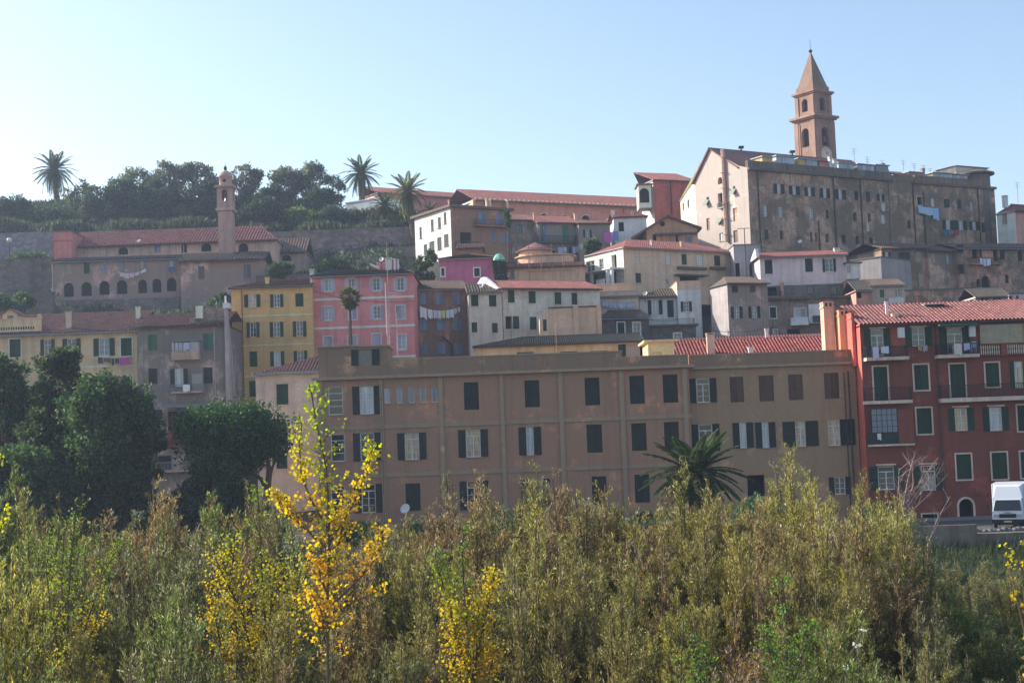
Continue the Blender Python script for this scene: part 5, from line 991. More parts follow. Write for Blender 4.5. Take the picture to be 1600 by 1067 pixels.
# slender convent bell tower
Yc = 184; r0 = at(355, 402, Yc); r = empty('convent_bell_tower', (r0.x, Yc, at(355, 404, Yc).z-1), 'slender rose stone bell tower with a small dome above the convent roofs', 'tower'); CT = plaster((.30, .215, .19), .45); CT2 = plaster((.34, .25, .22), .4)
zz = lambda py: at(355, py, Yc).z; cx = r0.x; s_ = pxm(Yc)
def sq(hw, a, c_, mat, name, hole=None):
    f = Face((cx-hw, Yc-hw), (cx+hw, Yc-hw)); fs = [f, Face((cx+hw, Yc-hw), (cx+hw, Yc+hw)), Face((cx+hw, Yc+hw), (cx-hw, Yc+hw)), Face((cx-hw, Yc+hw), (cx-hw, Yc-hw))]; mb = MB()
    for q in fs:
        if hole: q.holes = [hole+(.35, 1)]
        wall_grid(mb, q, zz(a), zz(c_))
    mb.poly([(cx-hw, Yc-hw, zz(c_)), (cx+hw, Yc-hw, zz(c_)), (cx+hw, Yc+hw, zz(c_)), (cx-hw, Yc+hw, zz(c_))]); return mb.build(name, mat, r, org=r.location)
h = 11*s_; sq(h, 408, 331, CT, 'shaft'); sq(h+.25, 330.9, 327, CT2, 'string_course'); sq(h+.08, 326.9, 295, CT, 'belfry_stage', (h+.08-.34, h+.08+.34, zz(316), zz(298))); sq(h+.35, 294.9, 291.5, CT2, 'cornice')
mb = MB(); mb.lathe((cx, Yc, 0), [(h*.92, zz(291.4)), (h*.88, zz(278)), (h*1.02, zz(277.5)), (h*1.0, zz(275.5)), (h*.85, zz(272)), (h*.5, zz(268.5)), (.15, zz(266.5))], 20); mb.build('dome', CT2, r, org=r.location, smooth=True); mb = MB(); mb.lathe((cx, Yc, zz(267)), [(.1, 0), (.22, .2), (.22, .4), (.05, .7)], 8); mb.tube([(cx, Yc, zz(264)), (cx, Yc, zz(253))], .03, 4); mb.build('finial', IRON, r, org=r.location)
mb = MB(); mb.lathe((cx, Yc, zz(316)), [(.02, 0), (.3, 0), (.22, .25), (.12, .5), (.02, .55)], 10); mb.build('bell', flat((.5, .45, .4), .3, .6), r, org=r.location)
mb = MB(); mb.lathe((0, 0, 0), [(.01, 0), (.22, 0)], 10); mb.v = [(cx+v[0], Yc-h*.9-.02, zz(284)+v[1]) for v in mb.v]; mb.build('oculus', DARK, r, org=r.location)
# retaining walls
def rwall(label, L, R, mat, yb, D=1.5): 
    b = Bld('retaining_wall', label, L, R, mat, yb=yb, D=D, cat='wall'); b.walls(); b.flatroof(ov=.05, th=.12); return b
RW1 = stone((.25, .23, .25), 1.2, (.20, .18, .19), .15); RW2 = stone((.19, .155, .135), 1.1, (.13, .12, .11), .6)
rwall('smooth grey retaining wall with a lamp, high on the left hillside', (-60, 368, 204), (88, 357, 204), RW1, 420); rwall('rough stone retaining wall in front of the left hillside path', (-60, 409, 186), (80, 403, 186), RW2, 475); rwall('lowest rough stone terrace wall at the left edge of the hillside', (-60, 462, 172), (80, 456, 172), RW2, 520)
b = rwall('long stone terrace wall under the palms between the convent and the ochre house', (412, 364, 208), (655, 352, 208), stone((.24, .19, .175), 1.1), 400); b = rwall('middle stone terrace wall below the leaning trunk', (470, 392, 200), (660, 384, 200), stone((.22, .18, .165), 1.2), 430); rwall('lowest stone terrace wall just above the pink building', (400, 432, 178), (655, 424, 178), stone((.17, .145, .13), 1.3), 470)
A = at(15, 405, 202); r = empty('street_lamp', (A.x, 202, A.z), 'white globe street lamp in front of the smooth grey retaining wall', 'lamp'); B_ = at(15, 379, 202); mb = MB(); mb.tube([(A.x, 202, A.z), (A.x, 202, B_.z)], .06, 6); mb.build('post', IRON, r); mb = MB(); mb.lathe((A.x, 202, B_.z), [(.02, 0), (.3, .1), (.38, .35), (.3, .6), (.02, .7)], 10); mb.build('globe', WHITE, r, smooth=True)

# ---- small things on roofs and terraces
A = at(780, 410, 165); r = empty('parasol', (A.x, 165, A.z-1), 'pale green parasol on the terrace right of the magenta house', 'parasol'); mb = MB(); mb.tube([(A.x, 165, A.z-1), (A.x, 165, A.z+1.1)], .03, 5); mb.build('pole', IRON, r); mb = MB(); mb.lathe((A.x, 165, A.z), [(.72, .25), (.66, .5), (.35, .95), (.02, 1.05)], 8); mb.build('canopy', flat((.22, .50, .36), .8, 0, .1), r)
def dish(label, px, py, Y, R_=.27):
    c = Vector(at(px, py, Y)); root = empty('satellite_dish', c, label, 'dish'); ax = Vector((-.3, -.8, .5)).normalized(); a = ax.cross(Vector((0, 0, 1))).normalized(); e = a.cross(ax); mb = MB(); N_ = 12
    for r0, r1, d0, d1 in ((.01, R_*.5, 0, .03), (R_*.5, R_, .03, .11)):
        for i in range(N_):
            w0, w1 = 2*math.pi*i/N_, 2*math.pi*(i+1)/N_; mb.poly([c+(a*math.cos(w)+e*math.sin(w))*q+ax*d for q, d, w in ((r0, d0, w0), (r1, d1, w0), (r1, d1, w1), (r0, d0, w1))])
    mb.build('dish', WHITE, root, smooth=True); mb = MB(); mb.tube([c, c-Vector((0, 0, 1.0))], .03, 5); mb.tube([c, c+ax*.4], .015, 4); mb.build('bracket', IRON, root)
dish('white satellite dish beside the chimneys of the pink building terrace', 596, 406, 147); dish('small satellite dish on the ridge of the convent roof', 217, 377, 186, .25); dish('small satellite dish on the eave of the small salmon and white house', 752, 447, 150); dish('satellite dish on the patched house above the orange stack', 1232, 468, 162); dish('satellite dish low on the front of the huge palace', 1250, 378, 188, .28); dish('satellite dish on the roof edge of the white house in the middle', 1008, 459, 161)
def cable(label, p, q, sag):
    a, b_ = Vector(at(*p)), Vector(at(*q)); r = empty('overhead_cable', a, label, 'cable'); mb = MB(); mb.tube([a+(b_-a)*t-Vector((0, 0, sag*4*t*(1-t))) for t in [i/12 for i in range(13)]], .022, 4); mb.build('wire', IRON, r)
cable('overhead cable sagging across the pink building front', (490, 455, 142), (647, 470, 142), .5); cable('overhead cable between the salmon house and the white house', (935, 478, 148), (1060, 500, 156), .6); cable('overhead cable along the front of the grey-beige tower house', (1095, 512, 155), (1200, 512, 156), .5); cable('overhead cable across the stone walls at the far left', (-30, 465, 170), (82, 440, 176), .8); cable('overhead cable low along the palace front', (1180, 384, 187), (1330, 386, 194), .8)
# ================================================================ terrain, river, road
ROAD_Z = 2.0
HILL = [(-60, 340, 250), (0, 338, 250), (60, 334, 250), (110, 328, 250), (200, 327, 250), (300, 325, 255), (400, 318, 255), (480, 322, 255), (560, 330, 250), (620, 338, 246),
        (-60, 355, 215), (0, 353, 215), (100, 356, 215), (200, 355, 212), (300, 352, 212), (400, 358, 212), (500, 358, 214), (600, 356, 214), (650, 352, 215), (0, 408, 192), (70, 405, 192), (0, 458, 178), (70, 455, 178), (520, 398, 196), (600, 396, 196), (560, 425, 184), (480, 430, 184)]
for px, py, Y in HILL:
    p = at(px, py, Y); GROUND_PTS.append((p.x, p.y, p.z))
for x in range(-220, 240, 20):
    GROUND_PTS.append((x, 107, ROAD_Z)); GROUND_PTS.append((x, 300, 34)); GROUND_PTS.append((x, 340, 14))
for y in (110, 120): 
    for x in range(-60, 60, 6): GROUND_PTS.append((x, y, ROAD_Z))
GP = np.array(GROUND_PTS)
def idw(X, Y):
    num = np.zeros_like(X); den = np.zeros_like(X)
    for px, py, pz in GP:
        w = 1/((X-px)**2+(Y-py)**2+1.0)**2; num += w*pz; den += w
    return num/den
_k = np.array([0, 30, 84, 89.3, 91, 400.]); _z = np.array([-.1, 0, 0, .9, ROAD_Z-.6, ROAD_Z-.6])
def ground_z(x, y):
    x = np.asarray(x, dtype=float); y = np.asarray(y, dtype=float)
    low = np.interp(y, _k, _z)+.25*np.sin(x*.4)*np.cos(y*.33)*(y < 82)-.35*((y > 52) & (y < 80) & (x > -3))
    hi = idw(x, y); t = np.clip((y-106)/4, 0, 1); return low*(1-t)+hi*t
xs = np.concatenate([[-420, -330, -260], np.arange(-200, 201, 2.5), [260, 330, 420]]); ys = np.concatenate([[-60, -30, -10, 0, 10], np.arange(16, 345, 2.5), [380, 450, 560]])
GX, GY = np.meshgrid(xs, ys); GZ = ground_z(GX, GY); GZ = np.where(GY > 345, 10, GZ)
V = np.stack([GX.ravel(), GY.ravel(), GZ.ravel()], 1); nx = len(xs); ny = len(ys)
i = np.arange(nx-1); j = np.arange(ny-1); I, J = np.meshgrid(i, j); q = (J*nx+I).ravel(); Fq = np.stack([q, q+1, q+nx+1, q+nx], 1)
t = NT('hillside_ground'); geo = t.N('NewGeometry').outputs['Position']; n1 = t.noise(geo, .25, 8, .65); n2 = t.noise(geo, 2.5, 6, .65)
c = t.ramp(n1, [(.32, (.03, .034, .022)), (.5, (.06, .058, .042)), (.62, (.09, .078, .06)), (.78, (.13, .11, .09))]); c = t.mix(t.ramp(n2, [(.4, 0.), (.7, .6)]), c, (.03, .035, .018)); t.L(c, t.b.inputs['Base Color']); t.b.inputs['Roughness'].default_value = 1; t.bump(n2, .8, .3)
g = npmesh('ground', V, Fq, t.m, smooth=True); g['kind'] = 'structure'
gb = MB(); gb.poly([(-300, -60, .12), (300, -60, .12), (300, 22, .12), (-300, 22, .12)]); gb.poly([(-300, 22.01, .1), (-.5+2, 22.01, .1), (-.5+2, 22.02, .1), (-300, 22.02, .1)]) if 0 else None  # unseen pale gravel sheet, added to bounce sunlight onto the facades
t = NT('bounce_gravel_mat'); geo = t.N('NewGeometry').outputs['Position']; n = t.noise(geo, 3, 8, .7); t.L(t.ramp(n, [(.3, (.28, .25, .22)), (.7, (.50, .46, .41))]), t.b.inputs['Base Color']); t.b.inputs['Roughness'].default_value = 1; o = gb.build('bounce_gravel', t.m); o['kind'] = 'structure'
# river
t = NT('river_water'); geo = t.N('NewGeometry').outputs['Position']; t.b.inputs['Base Color'].default_value = (.03, .035, .035, 1); t.b.inputs['Roughness'].default_value = .12; t.bump(t.noise(t.map(geo, (1, 2.2, 1)), 2.5, 5, .6), .9, .12)
mb = MB(); mb.poly([(-2, 50, -.12), (110, 50, -.12), (110, 82, -.12), (-2, 82, -.12)]); o = mb.build('river', t.m); o['kind'] = 'structure'
# road, kerb, retaining wall
t = NT('asphalt'); geo = t.N('NewGeometry').outputs['Position']; n = t.noise(geo, 1.2, 8, .7); t.L(t.ramp(n, [(.3, (.04, .04, .042)), (.7, (.075, .072, .07))]), t.b.inputs['Base Color']); t.b.inputs['Roughness'].default_value = .9
mb = MB(); mb.box(-110, 115, 91.6, 106.5, ROAD_Z-.9, ROAD_Z); o = mb.build('road', t.m); o['kind'] = 'structure'
mb = MB(); mb.box(-110, 115, 106.52, 108.9, ROAD_Z-.9, ROAD_Z+.13); o = mb.build('pavement', flat((.22, .21, .20), .9)); o['kind'] = 'structure'
mb = MB(); mb.box(-110, 115, 90.7, 91.58, -.4, ROAD_Z+.0); mb.box(-110, 29, 90.75, 91.1, ROAD_Z+.002, ROAD_Z+.75); mb.box(29.02, 115, 90.7, 91.62, ROAD_Z+.002, ROAD_Z+.16)
r = empty('embankment_wall', (0, 91, -.4), 'low grey concrete embankment wall along the riverside road', 'wall'); mb.build('wall', plaster((.15, .14, .125), .6), r)
mb = MB(); a = at(1497, 829, 95); mb.box(a.x, a.x+4.5, 94, 94.6, ROAD_Z+.003, ROAD_Z+.35); r = empty('rubble_heap', (a.x, 94, ROAD_Z), 'low edging of grey stones on the road beside the arched red doorway', 'stones')
for k in range(14): 
    m2 = MB(); cx_ = a.x+.2+k*.32; s = RND.uniform(.13, .24); m2.lathe((cx_, 94+RND.uniform(-.1, .2), ROAD_Z), [(.01, s*1.3), (s*.7, s*1.1), (s, s*.5), (s*.9, 0)], 7); m2.build('stone', stone((.28, .27, .26), 3), r)
# ---- white box van facing the river
VP = at(1551, 826, 96.5); VX, VY = VP.x, 96.5; r = empty('box_van', (VX+1.05, VY+.8, ROAD_Z), 'white box van parked in front of the red building at the right edge', 'van')
VW = flat((.66, .68, .72), .35, 0, .08, .5); BLK = flat((.02, .02, .02), .6); GLS = flat((.015, .018, .02), .12, 0, 0, .6)
def vb(name, x0, x1, y0, y1, z0, z1, mat, par=None, bev=.0): 
    mb = MB(); mb.box(VX+x0, VX+x1, VY+y0, VY+y1, ROAD_Z+z0, ROAD_Z+z1); o = mb.build(name, mat, par or r, org=r.location)
    if bev: md = o.modifiers.new('bevel', 'BEVEL'); md.width = bev; md.segments = 2
    return o
def vq(name, pts, mat, par=None): mb = MB(); mb.hexa([(VX+p[0], VY+p[1], ROAD_Z+p[2]) for p in pts]); return mb.build(name, mat, par or r, org=r.location)
vq('body', [(.06, .0, .45), (2.04, .0, .45), (2.04, 1.6, .45), (.06, 1.6, .45), (.06, .02, 1.18), (2.04, .02, 1.18), (2.04, 1.6, 1.2), (.06, 1.6, 1.2)], VW)
cab = vq('cab', [(.06, .03, 1.183), (2.04, .03, 1.183), (2.04, 1.6, 1.203), (.06, 1.6, 1.203), (.2, .75, 1.95), (1.9, .75, 1.95), (1.9, 1.6, 1.97), (.2, 1.6, 1.97)], VW)
vq('windscreen', [(.15, -.01, 1.22), (1.95, -.01, 1.22), (1.95, .08, 1.22), (.15, .08, 1.22), (.28, .62, 1.88), (1.82, .62, 1.88), (1.82, .70, 1.88), (.28, .70, 1.88)], GLS, cab)
vb('cargo_box', -.02, 2.12, 1.62, 5.4, .6, 2.95, VW, bev=.04); vq('roof_fairing', [(.1, .8, 1.96), (2.0, .8, 1.96), (2.05, 1.61, 1.96), (.05, 1.61, 1.96), (.3, 1.2, 2.75), (1.8, 1.2, 2.75), (2.0, 1.61, 2.9), (.1, 1.61, 2.9)], VW)
vb('grille', .5, 1.6, -.025, -.002, .72, .98, BLK); vb('bumper', .0, 2.1, -.14, -.003, .34, .62, BLK, bev=.03); vb('number_plate', .8, 1.3, -.16, -.142, .42, .53, flat((.55, .5, .25)))
for x in (.14, 1.62): vb('headlight', x, x+.34, -.03, -.003, .74, .96, flat((.45, .47, .5), .2))
for x in (-.28, 2.1): vb('wing_mirror', x, x+.17, .35, .45, 1.25, 1.6, BLK)
vb('badge', .85, 1.25, -.015, .01, 1.04, 1.08, BLK)
for x in (.08, 1.8):
    for y in (.75, 4.1):
        mb = MB(); n_ = 18; c0 = Vector((VX+x, VY+y, ROAD_Z+.35)); mb.lathe((0, 0, 0), [(.01, 0), (.28, 0), (.34, .03), (.345, .1), (.34, .2), (.28, .22), (.01, .22)], n_); mb.v = [(c0.x+v[2], c0.y+v[0], c0.z+v[1]) for v in mb.v]; w = mb.build('wheel', BLK, r, org=r.location)
        mb = MB(); mb.lathe((0, 0, 0), [(.01, 0), (.17, 0), (.19, .02)], n_); mb.v = [(c0.x+(v[2]-.02 if x < 1 else .22+v[2]), c0.y+v[0], c0.z+v[1]) for v in mb.v]; mb.build('rim', flat((.5, .5, .5), .4), w, org=r.location)
r.rotation_euler = (0, 0, -.40); r.location.x += .35
# ================================================================ vegetation
def leafmat(stops, trans=.45, tint=None, oi=.25, gloss=.03):
    t = NT('foliage'); t.n.remove(t.b); uv = t.N('UVMap').outputs[0]; sp = t.N('SeparateXYZ'); t.L(uv, sp.inputs[0])
    col = t.ramp(sp.outputs[0], stops); r = t.N('ObjectInfo').outputs['Random']
    hs = t.N('HueSaturation'); t.L(col, hs.inputs['Color']); mr = t.N('MapRange'); mr.inputs['To Min'].default_value = .5-oi*.10; mr.inputs['To Max'].default_value = .5+oi*.10; t.L(r, mr.inputs[0]); t.L(mr.outputs[0], hs.inputs['Hue'])
    m2 = t.N('MapRange'); m2.inputs['To Min'].default_value = 1-oi; m2.inputs['To Max'].default_value = 1+oi; t.L(r, m2.inputs[0]); t.L(m2.outputs[0], hs.inputs['Value'])
    d = t.N('BsdfDiffuse'); tr = t.N('BsdfTranslucent'); g = t.N('BsdfGlossy'); g.inputs['Roughness'].default_value = .55
    t.L(hs.outputs[0], d.inputs[0]); hb = t.N('HueSaturation'); hb.inputs['Value'].default_value = 1.5; hb.inputs['Saturation'].default_value = 1.15; t.L(hs.outputs[0], hb.inputs['Color']); t.L(hb.outputs[0], tr.inputs[0])
    m = t.N('MixShader'); m.inputs[0].default_value = trans; t.L(d.outputs[0], m.inputs[1]); t.L(tr.outputs[0], m.inputs[2])
    m3 = t.N('MixShader'); m3.inputs[0].default_value = gloss; t.L(m.outputs[0], m3.inputs[1]); t.L(g.outputs[0], m3.inputs[2]); t.L(m3.outputs[0], t.out.inputs[0]); return t.m
def barkm(c): return flat(c, .95, 0, .5, .1)
BARK = barkm((.11, .085, .06)); BARKR = barkm((.16, .085, .055)); PALMB = barkm((.12, .085, .06)); TWIG = barkm((.19, .13, .085))
def quads(C, D, N_, L, W, rnd, v=None):
    """leaf quads: centre C, long dir D, normal-ish N_, sizes L, W -> verts, faces, uv"""
    S = np.cross(D, N_); S /= np.linalg.norm(S, axis=1, keepdims=True)+1e-9; L = np.asarray(L)[:, None]; W = np.asarray(W)[:, None]
    V = np.stack([C, C+D*L*.45+S*W*.5, C+D*L, C+D*L*.45-S*W*.5], 1).reshape(-1, 3); n = len(C); F_ = np.arange(n*4).reshape(n, 4)
    U = np.stack([np.repeat(rnd, 4), np.repeat(v if v is not None else rnd*0, 4)], 1); return V, F_, U
def unit(a): return a/(np.linalg.norm(a, axis=-1, keepdims=True)+1e-9)
def branches_mesh(mb, segs, n=4):
    for pts, r in segs: mb.tube(pts, r, n, cap=False)
# ---- willow-like shrub prototypes (thin upright stems, narrow leaves)
def make_willow(seed, H=8.0, Rr=1.5, stems=16, twigs=30, lf=36, ll=.115, lw=.019, top=1.0, lean=0):
    R = np.random.RandomState(seed); mb = MB(); C = []; D = []
    for s in range(stems):
        a = R.uniform(0, 2*np.pi); rr = Rr*np.sqrt(R.uniform(0.05, 1)); h = H*(1-.42*(rr/Rr)**2)*R.uniform(.62, 1.0); e = np.array([math.cos(a)*rr, math.sin(a)*rr, h]); b = np.array([math.cos(a)*rr*.25, math.sin(a)*rr*.25, 0])
        P = lambda t: b+(e-b)*np.array([t**1.3, t**1.3, t])+np.array([math.sin(t*5+s)*.06, math.cos(t*4+s)*.06, 0])
        mb.tube([P(t) for t in np.linspace(0, 1, 7)], [.042*(1-.75*t)+.005 for t in np.linspace(0, 1, 7)], 4, cap=False)
        for k in range(twigs):
            t = R.uniform(.14, 1)**.72; p = P(t); d = unit(np.array([R.normal(), R.normal(), R.uniform(.9, 3.2)])); d[2] = abs(d[2]); l = R.uniform(.3, .95)*(1.3-t*.75); q = p+d*l+np.array([0, 0, .1*l]); m_ = (p+q)/2+R.normal(size=3)*.03
            mb.tube([p, m_, q], [.007, .005, .002], 3, cap=False)
            tt = R.uniform(.1, 1.05, lf)[:, None]; c = p+(q-p)*tt+R.normal(size=(lf, 3))*.035; C.append(c); D.append(unit(d[None]*.9+R.normal(size=(lf, 3))*.42+np.array([0, 0, .25])))
    C = np.concatenate(C); D = np.concatenate(D); n = len(C); V, F_, U = quads(C, D, R.normal(size=(n, 3)), R.uniform(.6, 1.3, n)*ll, R.uniform(.7, 1.3, n)*lw, R.uniform(0, 1, n)); return V, F_, U, mb
OLIVE = leafmat([(0, (.05, .05, .014)), (.3, (.13, .125, .038)), (.78, (.225, .205, .07)), (.93, (.38, .34, .15)), (1, (.62, .54, .28))], .5, oi=.15, gloss=.03)
GREYG = leafmat([(0, (.03, .04, .014)), (.3, (.10, .11, .036)), (.8, (.185, .19, .075)), (.92, (.34, .32, .17)), (1, (.6, .58, .45))], .5, oi=.15, gloss=.03)
RUST = leafmat([(0, (.05, .04, .015)), (.3, (.15, .10, .036)), (.8, (.26, .175, .068)), (.92, (.4, .3, .15)), (1, (.6, .5, .34))], .5, oi=.12, gloss=.07)
YGRN = leafmat([(0, (.06, .065, .012)), (.35, (.21, .20, .04)), (.8, (.34, .29, .07)), (1, (.6, .52, .22))], .5, oi=.12, gloss=.07)
GRN2 = leafmat([(0, (.03, .045, .012)), (.3, (.09, .12, .03)), (.78, (.18, .22, .06)), (.93, (.34, .38, .15)), (1, (.55, .55, .3))], .5, oi=.15)
GREEN = leafmat([(0, (.05, .09, .02)), (.5, (.10, .17, .035)), (1, (.22, .30, .08))], .5)
protos = []
for k, (H, Rr, st, tw) in enumerate(((8, 1.3, 20, 34), (7.5, 1.0, 16, 34), (8.2, 1.5, 24, 30), (7, 1.1, 18, 32), (8, .8, 13, 38))):
    V, F_, U, mb = make_willow(100+k, H, Rr, st, tw); protos.append((V, F_, U, mb, H))
LABW = {0: ('olive green willow shrub in the riverside thicket', OLIVE), 1: ('grey-green willow shrub in the riverside thicket', GREYG), 2: ('rust brown willow shrub in the riverside thicket', RUST), 3: ('yellow-green willow shrub in the riverside thicket', YGRN), 4: ('fresh green willow shrub in the riverside thicket', GRN2)}
_first = {}
ZON = [(130, 'at the left edge of the thicket'), (300, 'below the broadest dark round tree'), (480, 'around the bushy yellow poplar'), (640, 'about the tall golden sapling'), (820, 'beside the green-topped golden poplar bush'), (1000, 'below the right half of the brown building'), (1170, 'in front of the dark feathery palm'), (1350, 'in front of the ochre wing'), (1450, 'at the left foot of the red building'), (9999, 'at the right edge below the white van')]
def willow(px, pytop, Y, kind, label=None, sx=1.0):
    k = RND.randrange(len(protos)); V, F_, U, mbt, H = protos[k]; lab, mat = LABW[kind]; top = at(px, pytop, Y); gz = float(ground_z(top.x, Y)); s = (top.z-gz)/H
    r = empty('willow_shrub', (top.x, Y, gz), lab.split(' in the')[0]+' '+next(z for q, z in ZON if px < q)+(', back row' if Y > 39.5 else ', middle row' if Y > 31 else ', front row'), 'shrub', lab.replace('shrub', 'shrubs')); r.rotation_euler = (0, 0, RND.uniform(0, 6.28)); w = max(.75, min(1.25, s))*sx; r.scale = (w, w, s)
    if k not in _first:
        f = npmesh('foliage', V, F_, mat, U, r); st = mbt.build('stems', TWIG, None, org=(0, 0, 0)); st.parent = r; _first[k] = (f, st)
    else:
        f, st = (o.copy() for o in _first[k])
        for o in (f, st): COL.objects.link(o); o.parent = r
    f.material_slots[0].link = 'OBJECT'; f.material_slots[0].material = mat; return r
PROF = [(-60, 740), (0, 765), (45, 778), (95, 775), (130, 812), (160, 860), (180, 820), (205, 778), (240, 765), (290, 790), (330, 800), (370, 785), (400, 772), (450, 775), (480, 800), (560, 830), (600, 815), (640, 790), (690, 768), (725, 765), (770, 752), (800, 735), (840, 738), (880, 732), (905, 728), (930, 745), (965, 775), (990, 790), (1020, 775), (1060, 742), (1085, 730), (1110, 745), (1140, 722), (1160, 745), (1190, 725), (1225, 698), (1260, 695), (1295, 712), (1330, 750), (1357, 730), (1390, 755), (1425, 800), (1455, 870), (1500, 870), (1550, 905), (1600, 890), (1680, 880)]
px_ = [p[0] for p in PROF]; py_ = [p[1] for p in PROF]
def prof(x): return float(np.interp(x, px_, py_))-float(np.interp(x, [0, 500, 900, 1200, 1420, 1460], [50, 46, 32, 18, 16, 4]))
def kindat(x, y):
    r = RND.random()
    if x < 200: return 0 if r < .3 else 4 if r < .7 else 3 if r < .82 else 2
    if x < 480: return 1 if r < .4 else 0 if r < .6 else 2 if r < .82 else 4
    if x < 780: return 2 if r < .45 else 0 if r < .8 else 1
    if x < 1000: return 0 if r < .45 else 2 if r < .72 else 1 if r < .85 else 3
    if x < 1180: return 3 if r < .42 else 2 if r < .75 else 0
    if x < 1400 and y > 880: return 4 if r < .4 else 2 if r < .6 else 0
    if x < 1400: return 3 if r < .45 else 2 if r < .72 else 0
    return 4 if r < .4 else 1 if r < .7 else 0
for row, (Y, step, drop) in enumerate(((48, 46, 4), (45, 50, 0), (41, 54, 20), (37, 68, 55), (33, 84, 100), (29, 105, 160), (26, 120, 235))):
    x = -60+RND.uniform(0, step)
    while x < 1670:
        y = prof(x)-12+drop+RND.uniform(-14, 34)+(RND.uniform(0, 40) if row > 1 else 0)
        if not (1440 < x < 1600 and row < 1) : willow(x, y, Y+RND.uniform(-1.5, 1.5), kindat(x, y))
        x += step*RND.uniform(.75, 1.25)
for k, (x, y, Y) in enumerate(((1450, 852, 50), (1478, 858, 52), (1505, 850, 54), (1530, 862, 51), (1560, 868, 53), (1590, 862, 50), (1465, 845, 57), (1540, 850, 58), (1580, 872, 56), (1520, 872, 48), (1485, 890, 47), (1470, 905, 44), (1515, 915, 42), (1555, 940, 44), (1600, 930, 42), (1495, 960, 36), (1440, 930, 38))): willow(x, y, Y, (1, 1, 0)[k % 3])
for k, (x, y) in enumerate(((1030, 800), (985, 820), (1310, 770), (1220, 760))): pass
# ---- broad-leaf poplars
GOLD = leafmat([(0, (.14, .24, .03)), (.3, (.32, .38, .04)), (.5, (.52, .42, .05)), (.8, (.58, .37, .045)), (1, (.48, .24, .04))], .6, oi=.05, gloss=.03)
GOLD2 = leafmat([(0, (.09, .15, .025)), (.3, (.22, .27, .04)), (.5, (.42, .37, .05)), (.8, (.50, .34, .045)), (1, (.42, .22, .04))], .55, oi=.05, gloss=.04)
def poplar(label, Y, lines, leaf=.064, base_px=None, cols=(0, 1), mat=GOLD, twig=BARK):
    """lines: (points [(px,py)], leaf spread px, leaf count, colour start, colour end, [start fraction])"""
    R = np.random.RandomState(abs(hash(label)) % 1000 if False else len(label)*7+int(Y)); p0 = at(*lines[0][0][0], Y); gz = float(ground_z(p0.x, Y)); r = empty('poplar', (p0.x, Y, gz), label, 'tree'); mb = MB(); C = []; D = []; Uc = []
    for li, (pts, spread, cnt, c0, c1, t0) in enumerate(lines):
        P = [np.array(at(x, y, Y+ (R.uniform(-.25, .25) if i else 0))) for i, (x, y) in enumerate(pts)]
        if li == 0: P = [np.array([p0.x, Y, gz-.1])]+P
        seg = np.array(P); d = np.linalg.norm(np.diff(seg, axis=0), axis=1); cum = np.concatenate([[0], np.cumsum(d)]); T = cum[-1]; pos = lambda t: np.array([np.interp(t*T, cum, seg[:, k]) for k in range(3)])
        rad = .045 if li == 0 else .02; mb.tube([pos(t) for t in np.linspace(0, 1, 14)], [rad*(1-.85*t)+.004 for t in np.linspace(0, 1, 14)], 6, cap=False); sp = spread*pxm(Y); ntw = max(3, int(cnt*(2.0 if leaf < .063 else 1.0))//7)
        for k in range(ntw):
            t = t0+(1-t0)*R.uniform(0, 1)**.9; p = pos(t); w = sp*(1.15-.6*((t-t0)/(1-t0+1e-6))**1.5); a = R.uniform(0, 6.28); dd = unit(np.array([math.cos(a), math.sin(a), R.uniform(.4, 1.6)])); l = w*R.uniform(.3, 1.15); q = p+dd*l; mb.tube([p, (p+q)/2+R.normal(size=3)*.01, q], [.006, .004, .002], 3, cap=False)
            m = R.randint(5, 10); tt = R.uniform(.35, 1.1, m)[:, None]; c = p+(q-p)*tt+R.normal(size=(m, 3))*.03; C.append(c); D.append(unit(R.normal(size=(m, 3))+np.array([0, 0, -.4]))); f = (t-t0)/(1-t0+1e-6); Uc.append(np.clip(c0+(c1-c0)*f+R.normal(size=m)*.10, .01, .99))
    C = np.concatenate(C); D = np.concatenate(D); Uc = np.concatenate(Uc); n = len(C); L = R.uniform(.7, 1.25, n)*leaf; V, F_, U = quads(C, D, R.normal(size=(n, 3))+np.array([0, -1.2, 0]), L, L*.95, Uc)
    o = npmesh('leaves', V-np.array(r.location), F_, mat, U, r); mb.build('trunk', twig, r); return r
poplar('tall golden yellow poplar sapling standing against the brown apartment building', 25, [
    ([(512, 1060), (511, 950), (515, 820), (512, 740), (500, 690), (490, 640), (484, 600)], 58, 900, .72, .10, .5),
    ([(514, 850), (545, 800), (562, 765), (575, 730), (583, 698)], 34, 360, .8, .35, .12), ([(515, 830), (485, 780), (470, 740), (468, 690), (472, 660)], 42, 360, .8, .2, .1),
    ([(514, 860), (470, 820), (445, 795), (432, 775)], 38, 330, .85, .55, .1), ([(513, 950), (545, 920), (575, 890), (592, 860), (596, 830)], 34, 250, .9, .6, .35),
    ([(513, 960), (550, 940), (590, 925), (602, 915)], 22, 50, .8, .6, .3), ([(512, 930), (500, 900), (497, 880)], 44, 190, .85, .8, .1), ([(513, 1000), (500, 950), (488, 930)], 38, 200, .8, .8, .1), ([(515, 900), (530, 850), (536, 800)], 34, 220, .8, .6, .1)])
